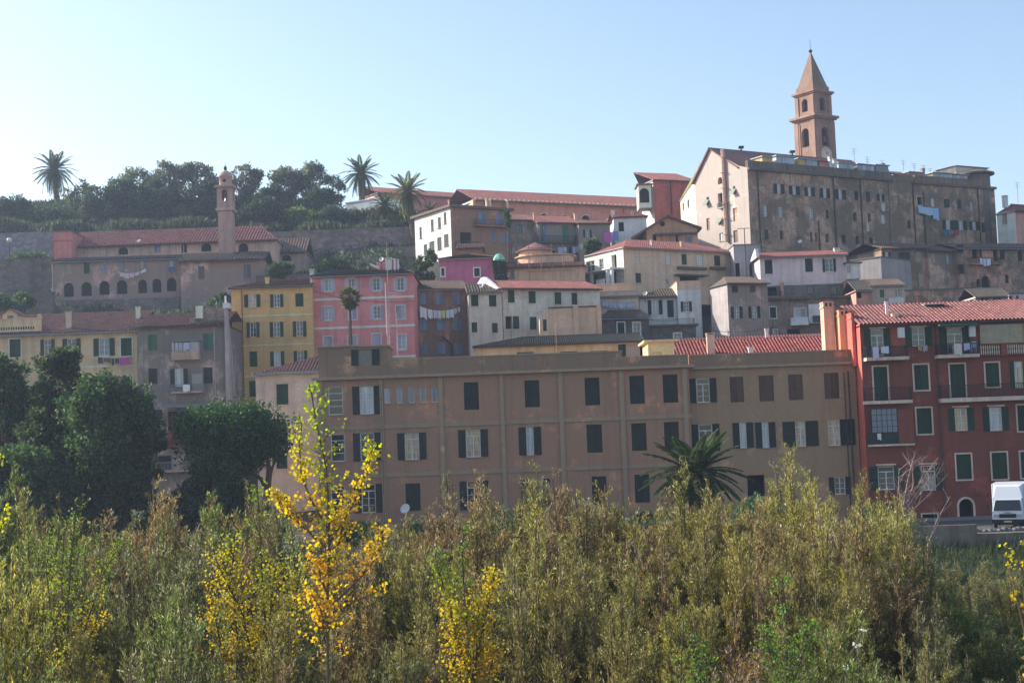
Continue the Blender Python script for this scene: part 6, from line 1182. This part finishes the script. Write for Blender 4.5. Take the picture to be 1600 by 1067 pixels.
poplar('bushy yellow poplar left of the tall golden sapling', 29.5, [([(420, 1090), (415, 980), (408, 880), (405, 800), (402, 765)], 46, 360, .8, .1, .25), ([(400, 1060), (380, 960), (350, 900), (335, 870)], 62, 380, .8, .5, .0), ([(380, 1080), (370, 990), (362, 900), (365, 850)], 66, 420, .8, .4, .0), ([(430, 1090), (445, 1000), (462, 930), (470, 890)], 62, 400, .85, .5, .0), ([(420, 1090), (420, 1000), (425, 930), (428, 880)], 66, 420, .8, .4, .0), ([(390, 1100), (350, 1030), (335, 960), (325, 920)], 54, 320, .85, .7, .0)], leaf=.055, mat=GOLD2)
poplar('green-topped poplar bush with a golden lower half in the middle foreground', 27.5, [([(735, 1100), (732, 1000), (725, 920), (722, 860), (725, 826)], 44, 400, .75, .0, .2), ([(733, 1060), (705, 960), (690, 905), (680, 870)], 44, 360, .8, .0, .1), ([(733, 1080), (755, 980), (768, 925), (772, 895)], 46, 420, .82, .6, .05), ([(725, 1090), (712, 1000), (705, 950)], 52, 360, .82, .6, .0), ([(740, 1090), (745, 1010), (748, 940)], 54, 380, .82, .5, .0), ([(745, 1120), (760, 1070), (772, 1020)], 44, 260, .85, .8, .0)], leaf=.055, mat=GOLD2)
poplar('green and yellow poplar bush at the left of the foreground', 30.5, [([(108, 1080), (105, 980), (110, 880), (118, 810), (125, 775)], 42, 300, .4, .0, .2), ([(100, 1060), (80, 960), (72, 890), (78, 840)], 46, 260, .6, .05, .0), ([(110, 1060), (140, 960), (165, 890), (188, 845)], 32, 200, .85, .1, .1), ([(115, 1080), (135, 1010), (150, 970)], 50, 220, .85, .7, .0), ([(105, 1080), (100, 980), (95, 880)], 54, 300, .5, .05, .0)], leaf=.05, mat=GOLD2)
poplar('sparse yellow-green poplar cut off by the left edge of the picture', 25, [([(-25, 1000), (-22, 850), (-8, 760), (2, 715), (5, 700)], 20, 130, .4, .25, .35), ([(-20, 900), (0, 830), (10, 790)], 16, 60, .45, .4, .2)])
poplar('orange-yellow poplar sapling cut off by the right edge of the picture', 25, [([(1606, 1040), (1604, 960), (1598, 900), (1594, 860), (1592, 845)], 26, 150, .95, .5, .4), ([(1605, 1000), (1588, 930), (1576, 880), (1572, 850)], 8, 60, .7, .4, .4), ([(1606, 980), (1618, 920), (1625, 850)], 20, 100, .9, .6, .3)])
LIME = leafmat([(0, (.08, .15, .03)), (.3, (.16, .26, .06)), (1, (.3, .38, .1))], .55, oi=.05)
poplar('bright green sapling low in the right foreground', 24, [([(1228, 1120), (1230, 1020), (1228, 950), (1222, 908)], 48, 260, .05, .25, .0), ([(1229, 1100), (1255, 1020), (1270, 975)], 46, 240, .0, .2, .0), ([(1229, 1100), (1205, 1030), (1195, 985)], 46, 240, .0, .2, .0)], leaf=.05, mat=LIME)
poplar('small green sapling low in the foreground right of the middle', 24, [([(1062, 1120), (1064, 1040), (1068, 970)], 60, 280, .0, .1, .0), ([(1080, 1120), (1095, 1050), (1100, 1000)], 50, 240, .0, .1, .0)], leaf=.045, mat=LIME)
poplar('thin bare-stemmed sprig with silvery leaves at the bottom right', 23, [([(1300, 1100), (1322, 1040), (1335, 1010), (1348, 985)], 7, 60, .9, .9, .2)], leaf=.045, mat=leafmat([(0, (.5, .5, .4)), (1, (.65, .65, .58))], .4, oi=.02))
# bare branches near the red building
r = None; A = at(1440, 870, 62); gz = float(ground_z(A.x, 62)); r = empty('bare_shrub', (A.x, 62, gz), 'bare pale-twigged shrub in front of the red building', 'shrub'); mb = MB(); R = np.random.RandomState(5)
for (x0, y0, x1, y1) in ((1415, 800, 1425, 715), (1412, 800, 1475, 732), (1412, 790, 1430, 705), (1412, 810, 1450, 735), (1450, 850, 1485, 775), (1412, 800, 1405, 730), (1412, 790, 1460, 722), (1418, 805, 1482, 740)):
    a = np.array(at(x0, y0, 62)); b_ = np.array(at(x1, y1, 62+R.uniform(-.6, .6))); base = np.array([A.x+R.uniform(-.4, .2), 62, gz]); mb.tube([base, a, a+(b_-a)*.5+R.normal(size=3)*.08, b_], [.06, .04, .025, .01], 5, cap=False)
    for k in range(12): t = R.uniform(.1, 1); p = a+(b_-a)*t; q = p+unit(np.array([R.normal(), R.normal()*.5, 1.1]))*R.uniform(.4, 1.1); mb.tube([p, q], [.014, .004], 3, cap=False)
mb.build('branches', flat((.32, .24, .22), .9), r)
# ---- undergrowth that fills the bank and the floor of the thicket
def scatter_tufts(name, label_mat, X0, X1, Y0, Y1, n, h, seed, wid=.05):
    R = np.random.RandomState(seed); x = R.uniform(X0, X1, n); y = R.uniform(Y0, Y1, n); z = ground_z(x, y); C = np.stack([x, y, z], 1); D = unit(np.stack([R.normal(size=n)*.4, R.normal(size=n)*.4, np.ones(n)], 1)); V, F_, U = quads(C, D, R.normal(size=(n, 3))*[1, 1, .1], R.uniform(.3, 1.0, n)*h, np.full(n, wid), R.uniform(0, 1, n)); o = npmesh(name, V, F_, label_mat, U); o['kind'] = 'stuff'; return o
scatter_tufts('undergrowth', OLIVE, -26, 26, 22, 50, 60000, 1.6, 3); scatter_tufts('bank_vegetation', leafmat([(0, (.02, .035, .012)), (.6, (.045, .065, .022)), (1, (.10, .11, .05))], .35), -60, 75, 78, 90.5, 90000, 1.1, 4, .05)
scatter_tufts('riverside_grass', GREYG, -50, 60, 50, 80, 25000, 1.0, 5, .06)
# ---- big trees: clumps of leaves on a trunk with limbs
DKG = leafmat([(0, (.02, .042, .016)), (.5, (.045, .08, .028)), (.85, (.08, .13, .042)), (1, (.15, .21, .075))], .45)
DKB = leafmat([(0, (.022, .036, .022)), (.5, (.045, .066, .035)), (1, (.10, .125, .065))], .4); OLV = leafmat([(0, (.05, .065, .04)), (.5, (.11, .125, .075)), (1, (.22, .23, .15))], .5)
PIN = leafmat([(0, (.012, .032, .008)), (.5, (.026, .065, .014)), (.9, (.06, .12, .03)), (1, (.10, .17, .045))], .3); LGT = leafmat([(0, (.10, .13, .04)), (.6, (.20, .23, .08)), (1, (.30, .31, .13))], .5)
def tree(name, label, px, pyt, pyb, rpx, Y, mat, nl=9000, leaf=.28, clumps=38, shape=1.0, bot=.25, trunkmat=BARK, group=None, cat='tree', flatc=False, gap=1.0, tr=.35, rx=None, base=None):
    top = at(px, pyt, Y); bt = at(px, pyb, Y); R = np.random.RandomState(int(px*7+pyt*3+Y)); W = rpx*pxm(Y); gz = float(ground_z(top.x, Y)) if base is None else base; H = top.z-bt.z; cz = bt.z+H*.5; r = empty(name, (top.x, Y, gz), label, cat, group); loc = np.array([top.x, Y, gz])
    C = []; mb = MB(); trk = np.array([top.x, Y, gz-.2]); fork = np.array([top.x+R.normal()*.1*W, Y, gz+max(.3, (bt.z-gz)+H*.12)]); mb.tube([trk, (trk+fork)/2+R.normal(size=3)*.1, fork], [tr, tr*.75, tr*.6], 7, cap=False); cr = W*.34 if not flatc else W*.25
    for k in range(clumps):
        v = unit(R.normal(size=3)); rad = R.uniform(.45, 1)**.5; c = np.array([top.x, Y, cz])+v*rad*np.array([W-cr*.6, W*.8-cr*.5, max(.2, H/2-cr*.5)])
        if flatc: c[2] = cz+abs(v[2])*H*.42*rad+H*.0
        s = cr*R.uniform(.55, 1.15); m = int(nl/clumps*(s/cr)**2); g = unit(R.normal(size=(m, 3)))*(R.uniform(.2, 1, (m, 1))**.45)*s*np.array([1, 1, .8 if not flatc else .55]); g *= 1+.25*np.sin(g[:, :1]*7/s+k); C.append(c+g)
        if k % 2 == 0: mb.tube([fork, (fork+c)/2+R.normal(size=3)*.1*W*.3+np.array([0, 0, -.05*H]), c], [tr*.4, tr*.22, tr*.07], 4, cap=False)
    C = np.concatenate(C); n = len(C); D = unit(R.normal(size=(n, 3))+np.array([0, 0, .3])); up = np.clip((C[:, 2]-bt.z)/H, 0, 1); L = R.uniform(.6, 1.3, n)*leaf; V, F_, U = quads(C-loc, D, R.normal(size=(n, 3)), L, L*.6, R.uniform(0, 1, n)); npmesh('crown', V, F_, mat, U, r); mb.build('trunk', trunkmat, r); return r
tree('evergreen_tree', 'tall dark evergreen tree cut off by the left edge in front of the cream building', 0, 548, 830, 58, 98, DKG, 36000, .26, 80)
tree('evergreen_tree', 'dark evergreen tree with a narrow sunlit top before the cream building', 92, 533, 820, 54, 97, DKG, 36000, .26, 84)
tree('evergreen_tree', 'broadest dark round tree, between the narrow evergreen and the grey building', 165, 572, 835, 88, 94, DKG, 46000, .26, 90)
tree('evergreen_tree', 'lower dark evergreen leaning right under the grey building', 222, 612, 800, 34, 96, DKG, 13000, .26, 36)
tree('evergreen_tree', 'dark mass of evergreen low behind the shrubs at far left', 40, 690, 850, 90, 92, DKG, 30000, .26, 60)
tree('evergreen_tree', 'dark evergreen filling the gap between the narrow tree and the left edge tree', 62, 628, 840, 52, 95, DKG, 24000, .26, 56); tree('evergreen_tree', 'squat dark evergreen directly below the narrow sunlit top', 110, 610, 840, 46, 95.5, DKG, 22000, .26, 50)
p = tree('stone_pine', 'umbrella pine with a reddish trunk before the pale pink house', 365, 622, 742, 100, 95, PIN, 42000, .20, 80, trunkmat=BARKR, tr=.28)
tree('stone_pine', 'low dark pine bough mass under the umbrella pine', 338, 690, 830, 52, 93, DKG, 26000, .22, 50)
mb = MB(); a = [np.array(at(x, y, 95)) for x, y in ((418, 800), (417, 770), (421, 740), (432, 715), (440, 700))]; mb.tube(a, [.28, .25, .2, .14, .08], 7, cap=False); a = [np.array(at(x, y, 95)) for x, y in ((418, 765), (408, 748), (400, 742), (385, 735))]; mb.tube(a, [.2, .15, .12, .06], 6, cap=False); a = [np.array(at(x, y, 95)) for x, y in ((419, 770), (420, 730), (415, 700))]; mb.tube(a, [.2, .16, .1], 6, cap=False); mb.build('limbs', BARKR, p)
tree('evergreen_shrub', 'rounded dark shrub at the foot of the umbrella pine', 300, 740, 850, 48, 92.5, DKG, 12000, .24, 30, cat='shrub'); tree('evergreen_shrub', 'dark shrub under the broad evergreen tree at left', 110, 780, 860, 60, 91.8, DKG, 14000, .24, 30, cat='shrub'); tree('evergreen_shrub', 'dark shrub between the brown building and the riverside poplar', 560, 818, 870, 55, 92.5, DKG, 10000, .24, 26, cat='shrub')
for lab, x, y0, y1, w in (('dark evergreen shrub low in front of the ochre wing', 1180, 780, 870, 60), ('dark shrub at the left foot of the red building', 1380, 790, 870, 60), ('dark shrub below the leafy palm', 1000, 790, 880, 60), ('dark shrub below the gap between the two dark tree masses', 262, 770, 870, 50), ('dark shrub low beneath the broadest round tree', 185, 800, 875, 60), ('dark shrub behind the bushy yellow poplar', 400, 790, 870, 60), ('dark shrub at the far left foot of the evergreens', 20, 800, 875, 60), ('dark shrub under the lowest floor of the brown building', 680, 810, 880, 70), ('dark shrub under the middle windows of the brown building', 800, 800, 880, 90)): tree('evergreen_shrub', lab, x, y0, y1, w, 93, DKG, 10000, .24, 28, cat='shrub')
# hilltop trees
G = 'grey-green trees along the hilltop'; ht = lambda lab, x, y0, y1, w, Y, m, n, lf, c, **k: tree('hilltop_tree', lab, x, y0, y1+12, w*1.28, Y, m, int(n*1.35), lf, c+14, **k)
ht('open-crowned grey tree at the left end of the hilltop row, beside the rounded thicket', 215, 259, 305, 26, 248, OLV, 4500, .42, 20, group=G, bot=.4); ht('second hilltop tree from the left, slightly taller than its neighbours', 262, 250, 300, 26, 249, OLV, 5200, .42, 22, group=G); ht('hilltop tree directly left of the slender convent tower', 308, 249, 300, 28, 250, OLV, 5600, .42, 22, group=G); ht('hilltop tree just right of the slender convent tower', 382, 254, 302, 24, 250, OLV, 4800, .42, 20, group=G)
ht('rounded grey hilltop tree left in the middle group on the skyline', 447, 258, 306, 26, 250, OLV, 4800, .42, 20, group=G); ht('tallest tree of the middle group on the skyline', 484, 252, 306, 24, 250, OLV, 5200, .42, 22, group=G); ht('thin airy hilltop tree just left of the dark palm', 520, 264, 318, 18, 248, OLV, 2600, .40, 16, group=G)
ht('pale sunlit shrub right of the leftmost palm', 103, 288, 328, 12, 243, LGT, 1600, .35, 12, cat='shrub'); ht('thin pale tree left of the rounded hilltop thicket', 128, 280, 322, 18, 244, OLV, 1800, .38, 14)
for lab, x, y0, y1, w, n in (('grey-green tree rising from the thicket behind the convent roof', 190, 272, 335, 30, 6500), ('broad dark tree in the gap left of the slender tower', 240, 276, 335, 32, 7000), ('dark tree filling the skyline behind the slender tower', 335, 278, 335, 30, 6500), ('dark tree in the dip between the skyline groups', 420, 286, 335, 26, 5500), ('dark tree under the tallest skyline tree', 500, 292, 340, 30, 6000), ('dark bushy shrub at the left edge of the hilltop', 18, 306, 345, 34, 5000), ('dark rounded thicket tree on the left of the hill', 155, 284, 352, 40, 9000), ('dark thicket tree behind the convent roof, left of centre', 215, 288, 355, 42, 9000), ('dark thicket tree left of the slender tower', 285, 292, 358, 44, 10000), ('dark thicket tree behind the slender tower', 350, 300, 360, 40, 9000), ('dark thicket tree right of the slender tower', 405, 308, 362, 40, 9000), ('brighter green shrub on the slope right of the tower', 470, 322, 366, 36, 7000), ('dark green shrub below the hilltop palm', 530, 322, 362, 36, 7000), ('low dark shrub between the two tall palms', 590, 335, 366, 28, 4500), ('low dark shrub left of the ochre house', 628, 350, 372, 22, 3000), ('low bushy hedge mass above the grey retaining wall', 70, 322, 360, 60, 9000), ('low bushes at the left end of the retaining wall top', -10, 325, 362, 50, 8000)):
    tree('hillside_tree', lab, x, y0, y1, w, 228 if y0 > 300 else 234, DKB if 'bright' not in lab else GREEN, n, .40, 30, tr=.2)
scatter_tufts('slope_scrub', DKB, -85, -8, 207, 262, 60000, 1.6, 9, .35)
scatter_tufts('terrace_scrub', DKB, -58, -14, 166, 207, 14000, 1.0, 12, .3); scatter_tufts('wall_top_grass', LGT, -85, -56, 205.5, 207.5, 2600, .8, 10, .2)
for lab, x, y0, y1, w, Y, n in (('dark shrub between the pink building and the ochre house', 663, 385, 445, 20, 172, 4500), ('dark green shrub right of the magenta house', 782, 402, 445, 15, 168, 3500), ('dark bush on the terrace below the colourful blanket', 925, 372, 400, 14, 188, 3000), ('ivy-like bush beside the ochre-fronted house windows', 793, 330, 358, 6, 188, 1400), ('shrub above the lowest terrace wall', 520, 405, 432, 34, 180, 5000), ('shrub left of the lowest terrace wall', 440, 410, 436, 26, 178.5, 4000), ('bush clinging to the middle terrace wall', 600, 395, 412, 20, 199, 2500), ('bush beside the convent foundations', 345, 455, 492, 22, 174, 3500), ('dark bush at the left of the convent', 45, 395, 418, 32, 190, 4000), ('dark bush between the cream buildings and the convent wall', 20, 455, 490, 34, 165, 4500)): tree('hillside_shrub', lab, x, y0, y1, w, Y, DKG, n, .34, 16, cat='shrub', tr=.12)
# ---- palms
FRN = leafmat([(0, (.03, .05, .018)), (.6, (.06, .085, .03)), (1, (.12, .14, .055))], .3, gloss=.02); FRN2 = leafmat([(0, (.06, .08, .025)), (.6, (.12, .13, .045)), (1, (.24, .22, .09))], .35, gloss=.02)
def frond(L, droop, nl=30, ll=.45, w=.045, seed=0, fan=False):
    R = np.random.RandomState(seed); C = []; D = []; Nn = []; Ls = []
    if fan:
        mb = MB(); mb.tube([(0, 0, 0), (L*.5, 0, L*.04)], .012, 4, cap=False)
        for a in np.linspace(-1.25, 1.25, 17): C.append([L*.5, 0, L*.04]); D.append([math.cos(a), math.sin(a), -.25-.3*abs(a)]); Nn.append([0, .2, 1]); Ls.append(L*.5*(1-.15*abs(a)))
        C = np.array(C); D = unit(np.array(D)); return C, D, np.array(Nn, dtype=float), np.array(Ls), np.full(len(C), .10), mb
    ts = np.linspace(0, 1, 9); P = lambda t: np.array([L*t*(1-.12*t*droop), 0, L*(.10*t-.75*droop*t*t)]); mb = MB(); mb.tube([P(t) for t in ts], [.03*(1-.85*t)+.004 for t in ts], 4, cap=False)
    for t in np.linspace(.12, 1, nl):
        p = P(t); tg = unit(P(min(1, t+.02))-P(t-.02)); l = ll*(math.sin(math.pi*min(1, t*.85+.15))**.6)*R.uniform(.85, 1.1)
        for s in (-1, 1): C.append(p); D.append(unit(tg*.75+np.array([0, s, 0])*.9+np.array([0, 0, -.25*R.uniform(.3, 1.4)]))); Nn.append([0, 0, 1.]); Ls.append(l)
    return np.array(C), np.array(D), np.array(Nn), np.array(Ls), np.full(len(C), w*1.6), mb
_fr = {}
def palm(label, px, py, Y, rpx, base_px, base_py, n=46, mat=FRN, fan=False, el0=-.5, el1=1.35, tr=.28, kind='date_palm', skirt=0, thick=1.0):
    c = at(px, py, Y); b0 = at(base_px, base_py, Y); L = rpx*pxm(Y)*1.12; gz = b0.z-.3; r = empty(kind, (b0.x, Y, gz), label, 'palm tree'); mb = MB(); ps = [b0-Vector((0, 0, .3)), (b0+c)/2+Vector((.0, 0, 0)), c]
    K = 16; pts = []; rs = []
    for i in range(K+1):
        t = i/K; p = Vector((b0.x+(c.x-b0.x)*t, Y, gz+(c.z-gz)*t)); pts.append(p); rs.append(tr*(1.15-.3*t)*(1.06 if i % 2 else .94))
    mb.tube(pts, rs, 9); mb.lathe((c.x, c.y, c.z-tr*1.6), [(tr*.8, 0), (tr*1.7, tr*.9), (tr*1.2, tr*1.9), (.02, tr*2.6)], 9); mb.build('trunk', PALMB, r)
    R = random.Random(int(px)+n)
    for i in range(n):
        f = (i+.5)/n; el = el1+(el0-el1)*f**.85; v = 0 if f < .3 else 1 if f < .7 else 2; key = (round(L, 2), v, fan, mat.name)
        if key not in _fr:
            C, D, Nn, Ls, Ws, m2 = frond(L, (.45, .8, 1.1)[v], nl=36, ll=L*.20, w=max(.04, L*.020)*thick, seed=v, fan=fan); V, F_, U = quads(C, D, Nn, Ls, Ws, np.random.RandomState(v).uniform(0, 1, len(C))); o = npmesh('frond', V, F_, mat, U)
            bm_v = np.array(m2.v); me = o.data; import bmesh; bm = bmesh.new(); bm.from_mesh(me); vs = [bm.verts.new(x) for x in m2.v]
            for fc in m2.f: bm.faces.new([vs[k] for k in fc])
            bm.to_mesh(me); bm.free(); _fr[key] = me; bpy.data.objects.remove(o)
        o = bpy.data.objects.new('frond', _fr[key]); COL.objects.link(o); o.parent = r; o.location = (c.x-b0.x, 0, c.z-gz); az = i*2.39996+R.uniform(-.2, .2); s = R.uniform(.85, 1.08); o.rotation_euler = (R.uniform(-.2, .2), -el, az); o.scale = (s, s, s)
    return r
palm('lone round-headed palm at the far left of the hilltop', 85, 266, 246, 33, 90, 324, 56, tr=.5, el0=-.75); palm('dark full-headed palm in the middle of the hilltop skyline', 564, 272, 238, 30, 566, 328, 54, tr=.5, el0=-.8)
palm('tall slim-trunked palm with yellowing skirt left of the ochre house', 636, 300, 207, 34, 652, 400, 50, FRN2, tr=.42, el0=-1.05); palm('smaller palm between the two tall hilltop palms', 601, 322, 216, 26, 601, 352, 36, tr=.35, el0=-.5); palm('small dark palm crown right behind the tall slim palm', 672, 330, 214, 18, 672, 352, 26, tr=.3)
palm('fan palm with a shaggy pale crown in front of the pink building', 546, 466, 127, 20, 549, 548, 60, FRN2, fan=True, tr=.12, el0=-1.3, el1=1.4, kind='fan_palm'); palm('large dark feathery palm in front of the ochre wing', 1086, 742, 86, 76, 1086, 830, 64, FRN, tr=.45, el0=-.7, thick=1.3)
# leaning dead trunk on the terraces
A = at(570, 402, 199); r = empty('dead_trunk', (A.x, 199, A.z-.8), 'bare leaning trunk against the terrace wall under the palms', 'tree'); mb = MB(); mb.tube([A-Vector((0, 0, .8)), at(571, 388, 199), at(578, 378, 199), at(578, 372, 199)], [.3, .25, .18, .12], 6); mb.build('trunk', BARK, r)
# ---- a few climbing plants and railings along the hilltop path
r = empty('path_railing', at(480, 318, 252), 'thin white railing along the hilltop path among the trees', 'railing'); mb = MB()
for k in range(14):
    p = at(150+k*30, 327-k*.7, 252); p.z = float(ground_z(p.x, 252)); mb.tube([p, p+Vector((0, 0, 1.1))], .03, 4)
    if k: mb.tube([pp+Vector((0, 0, 1.05)), p+Vector((0, 0, 1.05))], .02, 4)
    pp = p
mb.build('rails', flat((.45, .45, .48)), r)
# ================================================================ haze
t = NT('haze_air'); t.n.remove(t.b); pv = t.N('VolumePrincipled'); pv.inputs['Color'].default_value = (.80, .88, 1, 1); pv.inputs['Density'].default_value = .00034; pv.inputs['Anisotropy'].default_value = .38; pv.inputs['Color'].default_value = (.62, .76, 1, 1); t.L(pv.outputs[0], t.out.inputs['Volume'])
mb = MB(); mb.box(-500, 500, -90, 640, -3, 92); h = mb.build('haze', t.m); h['kind'] = 'stuff'
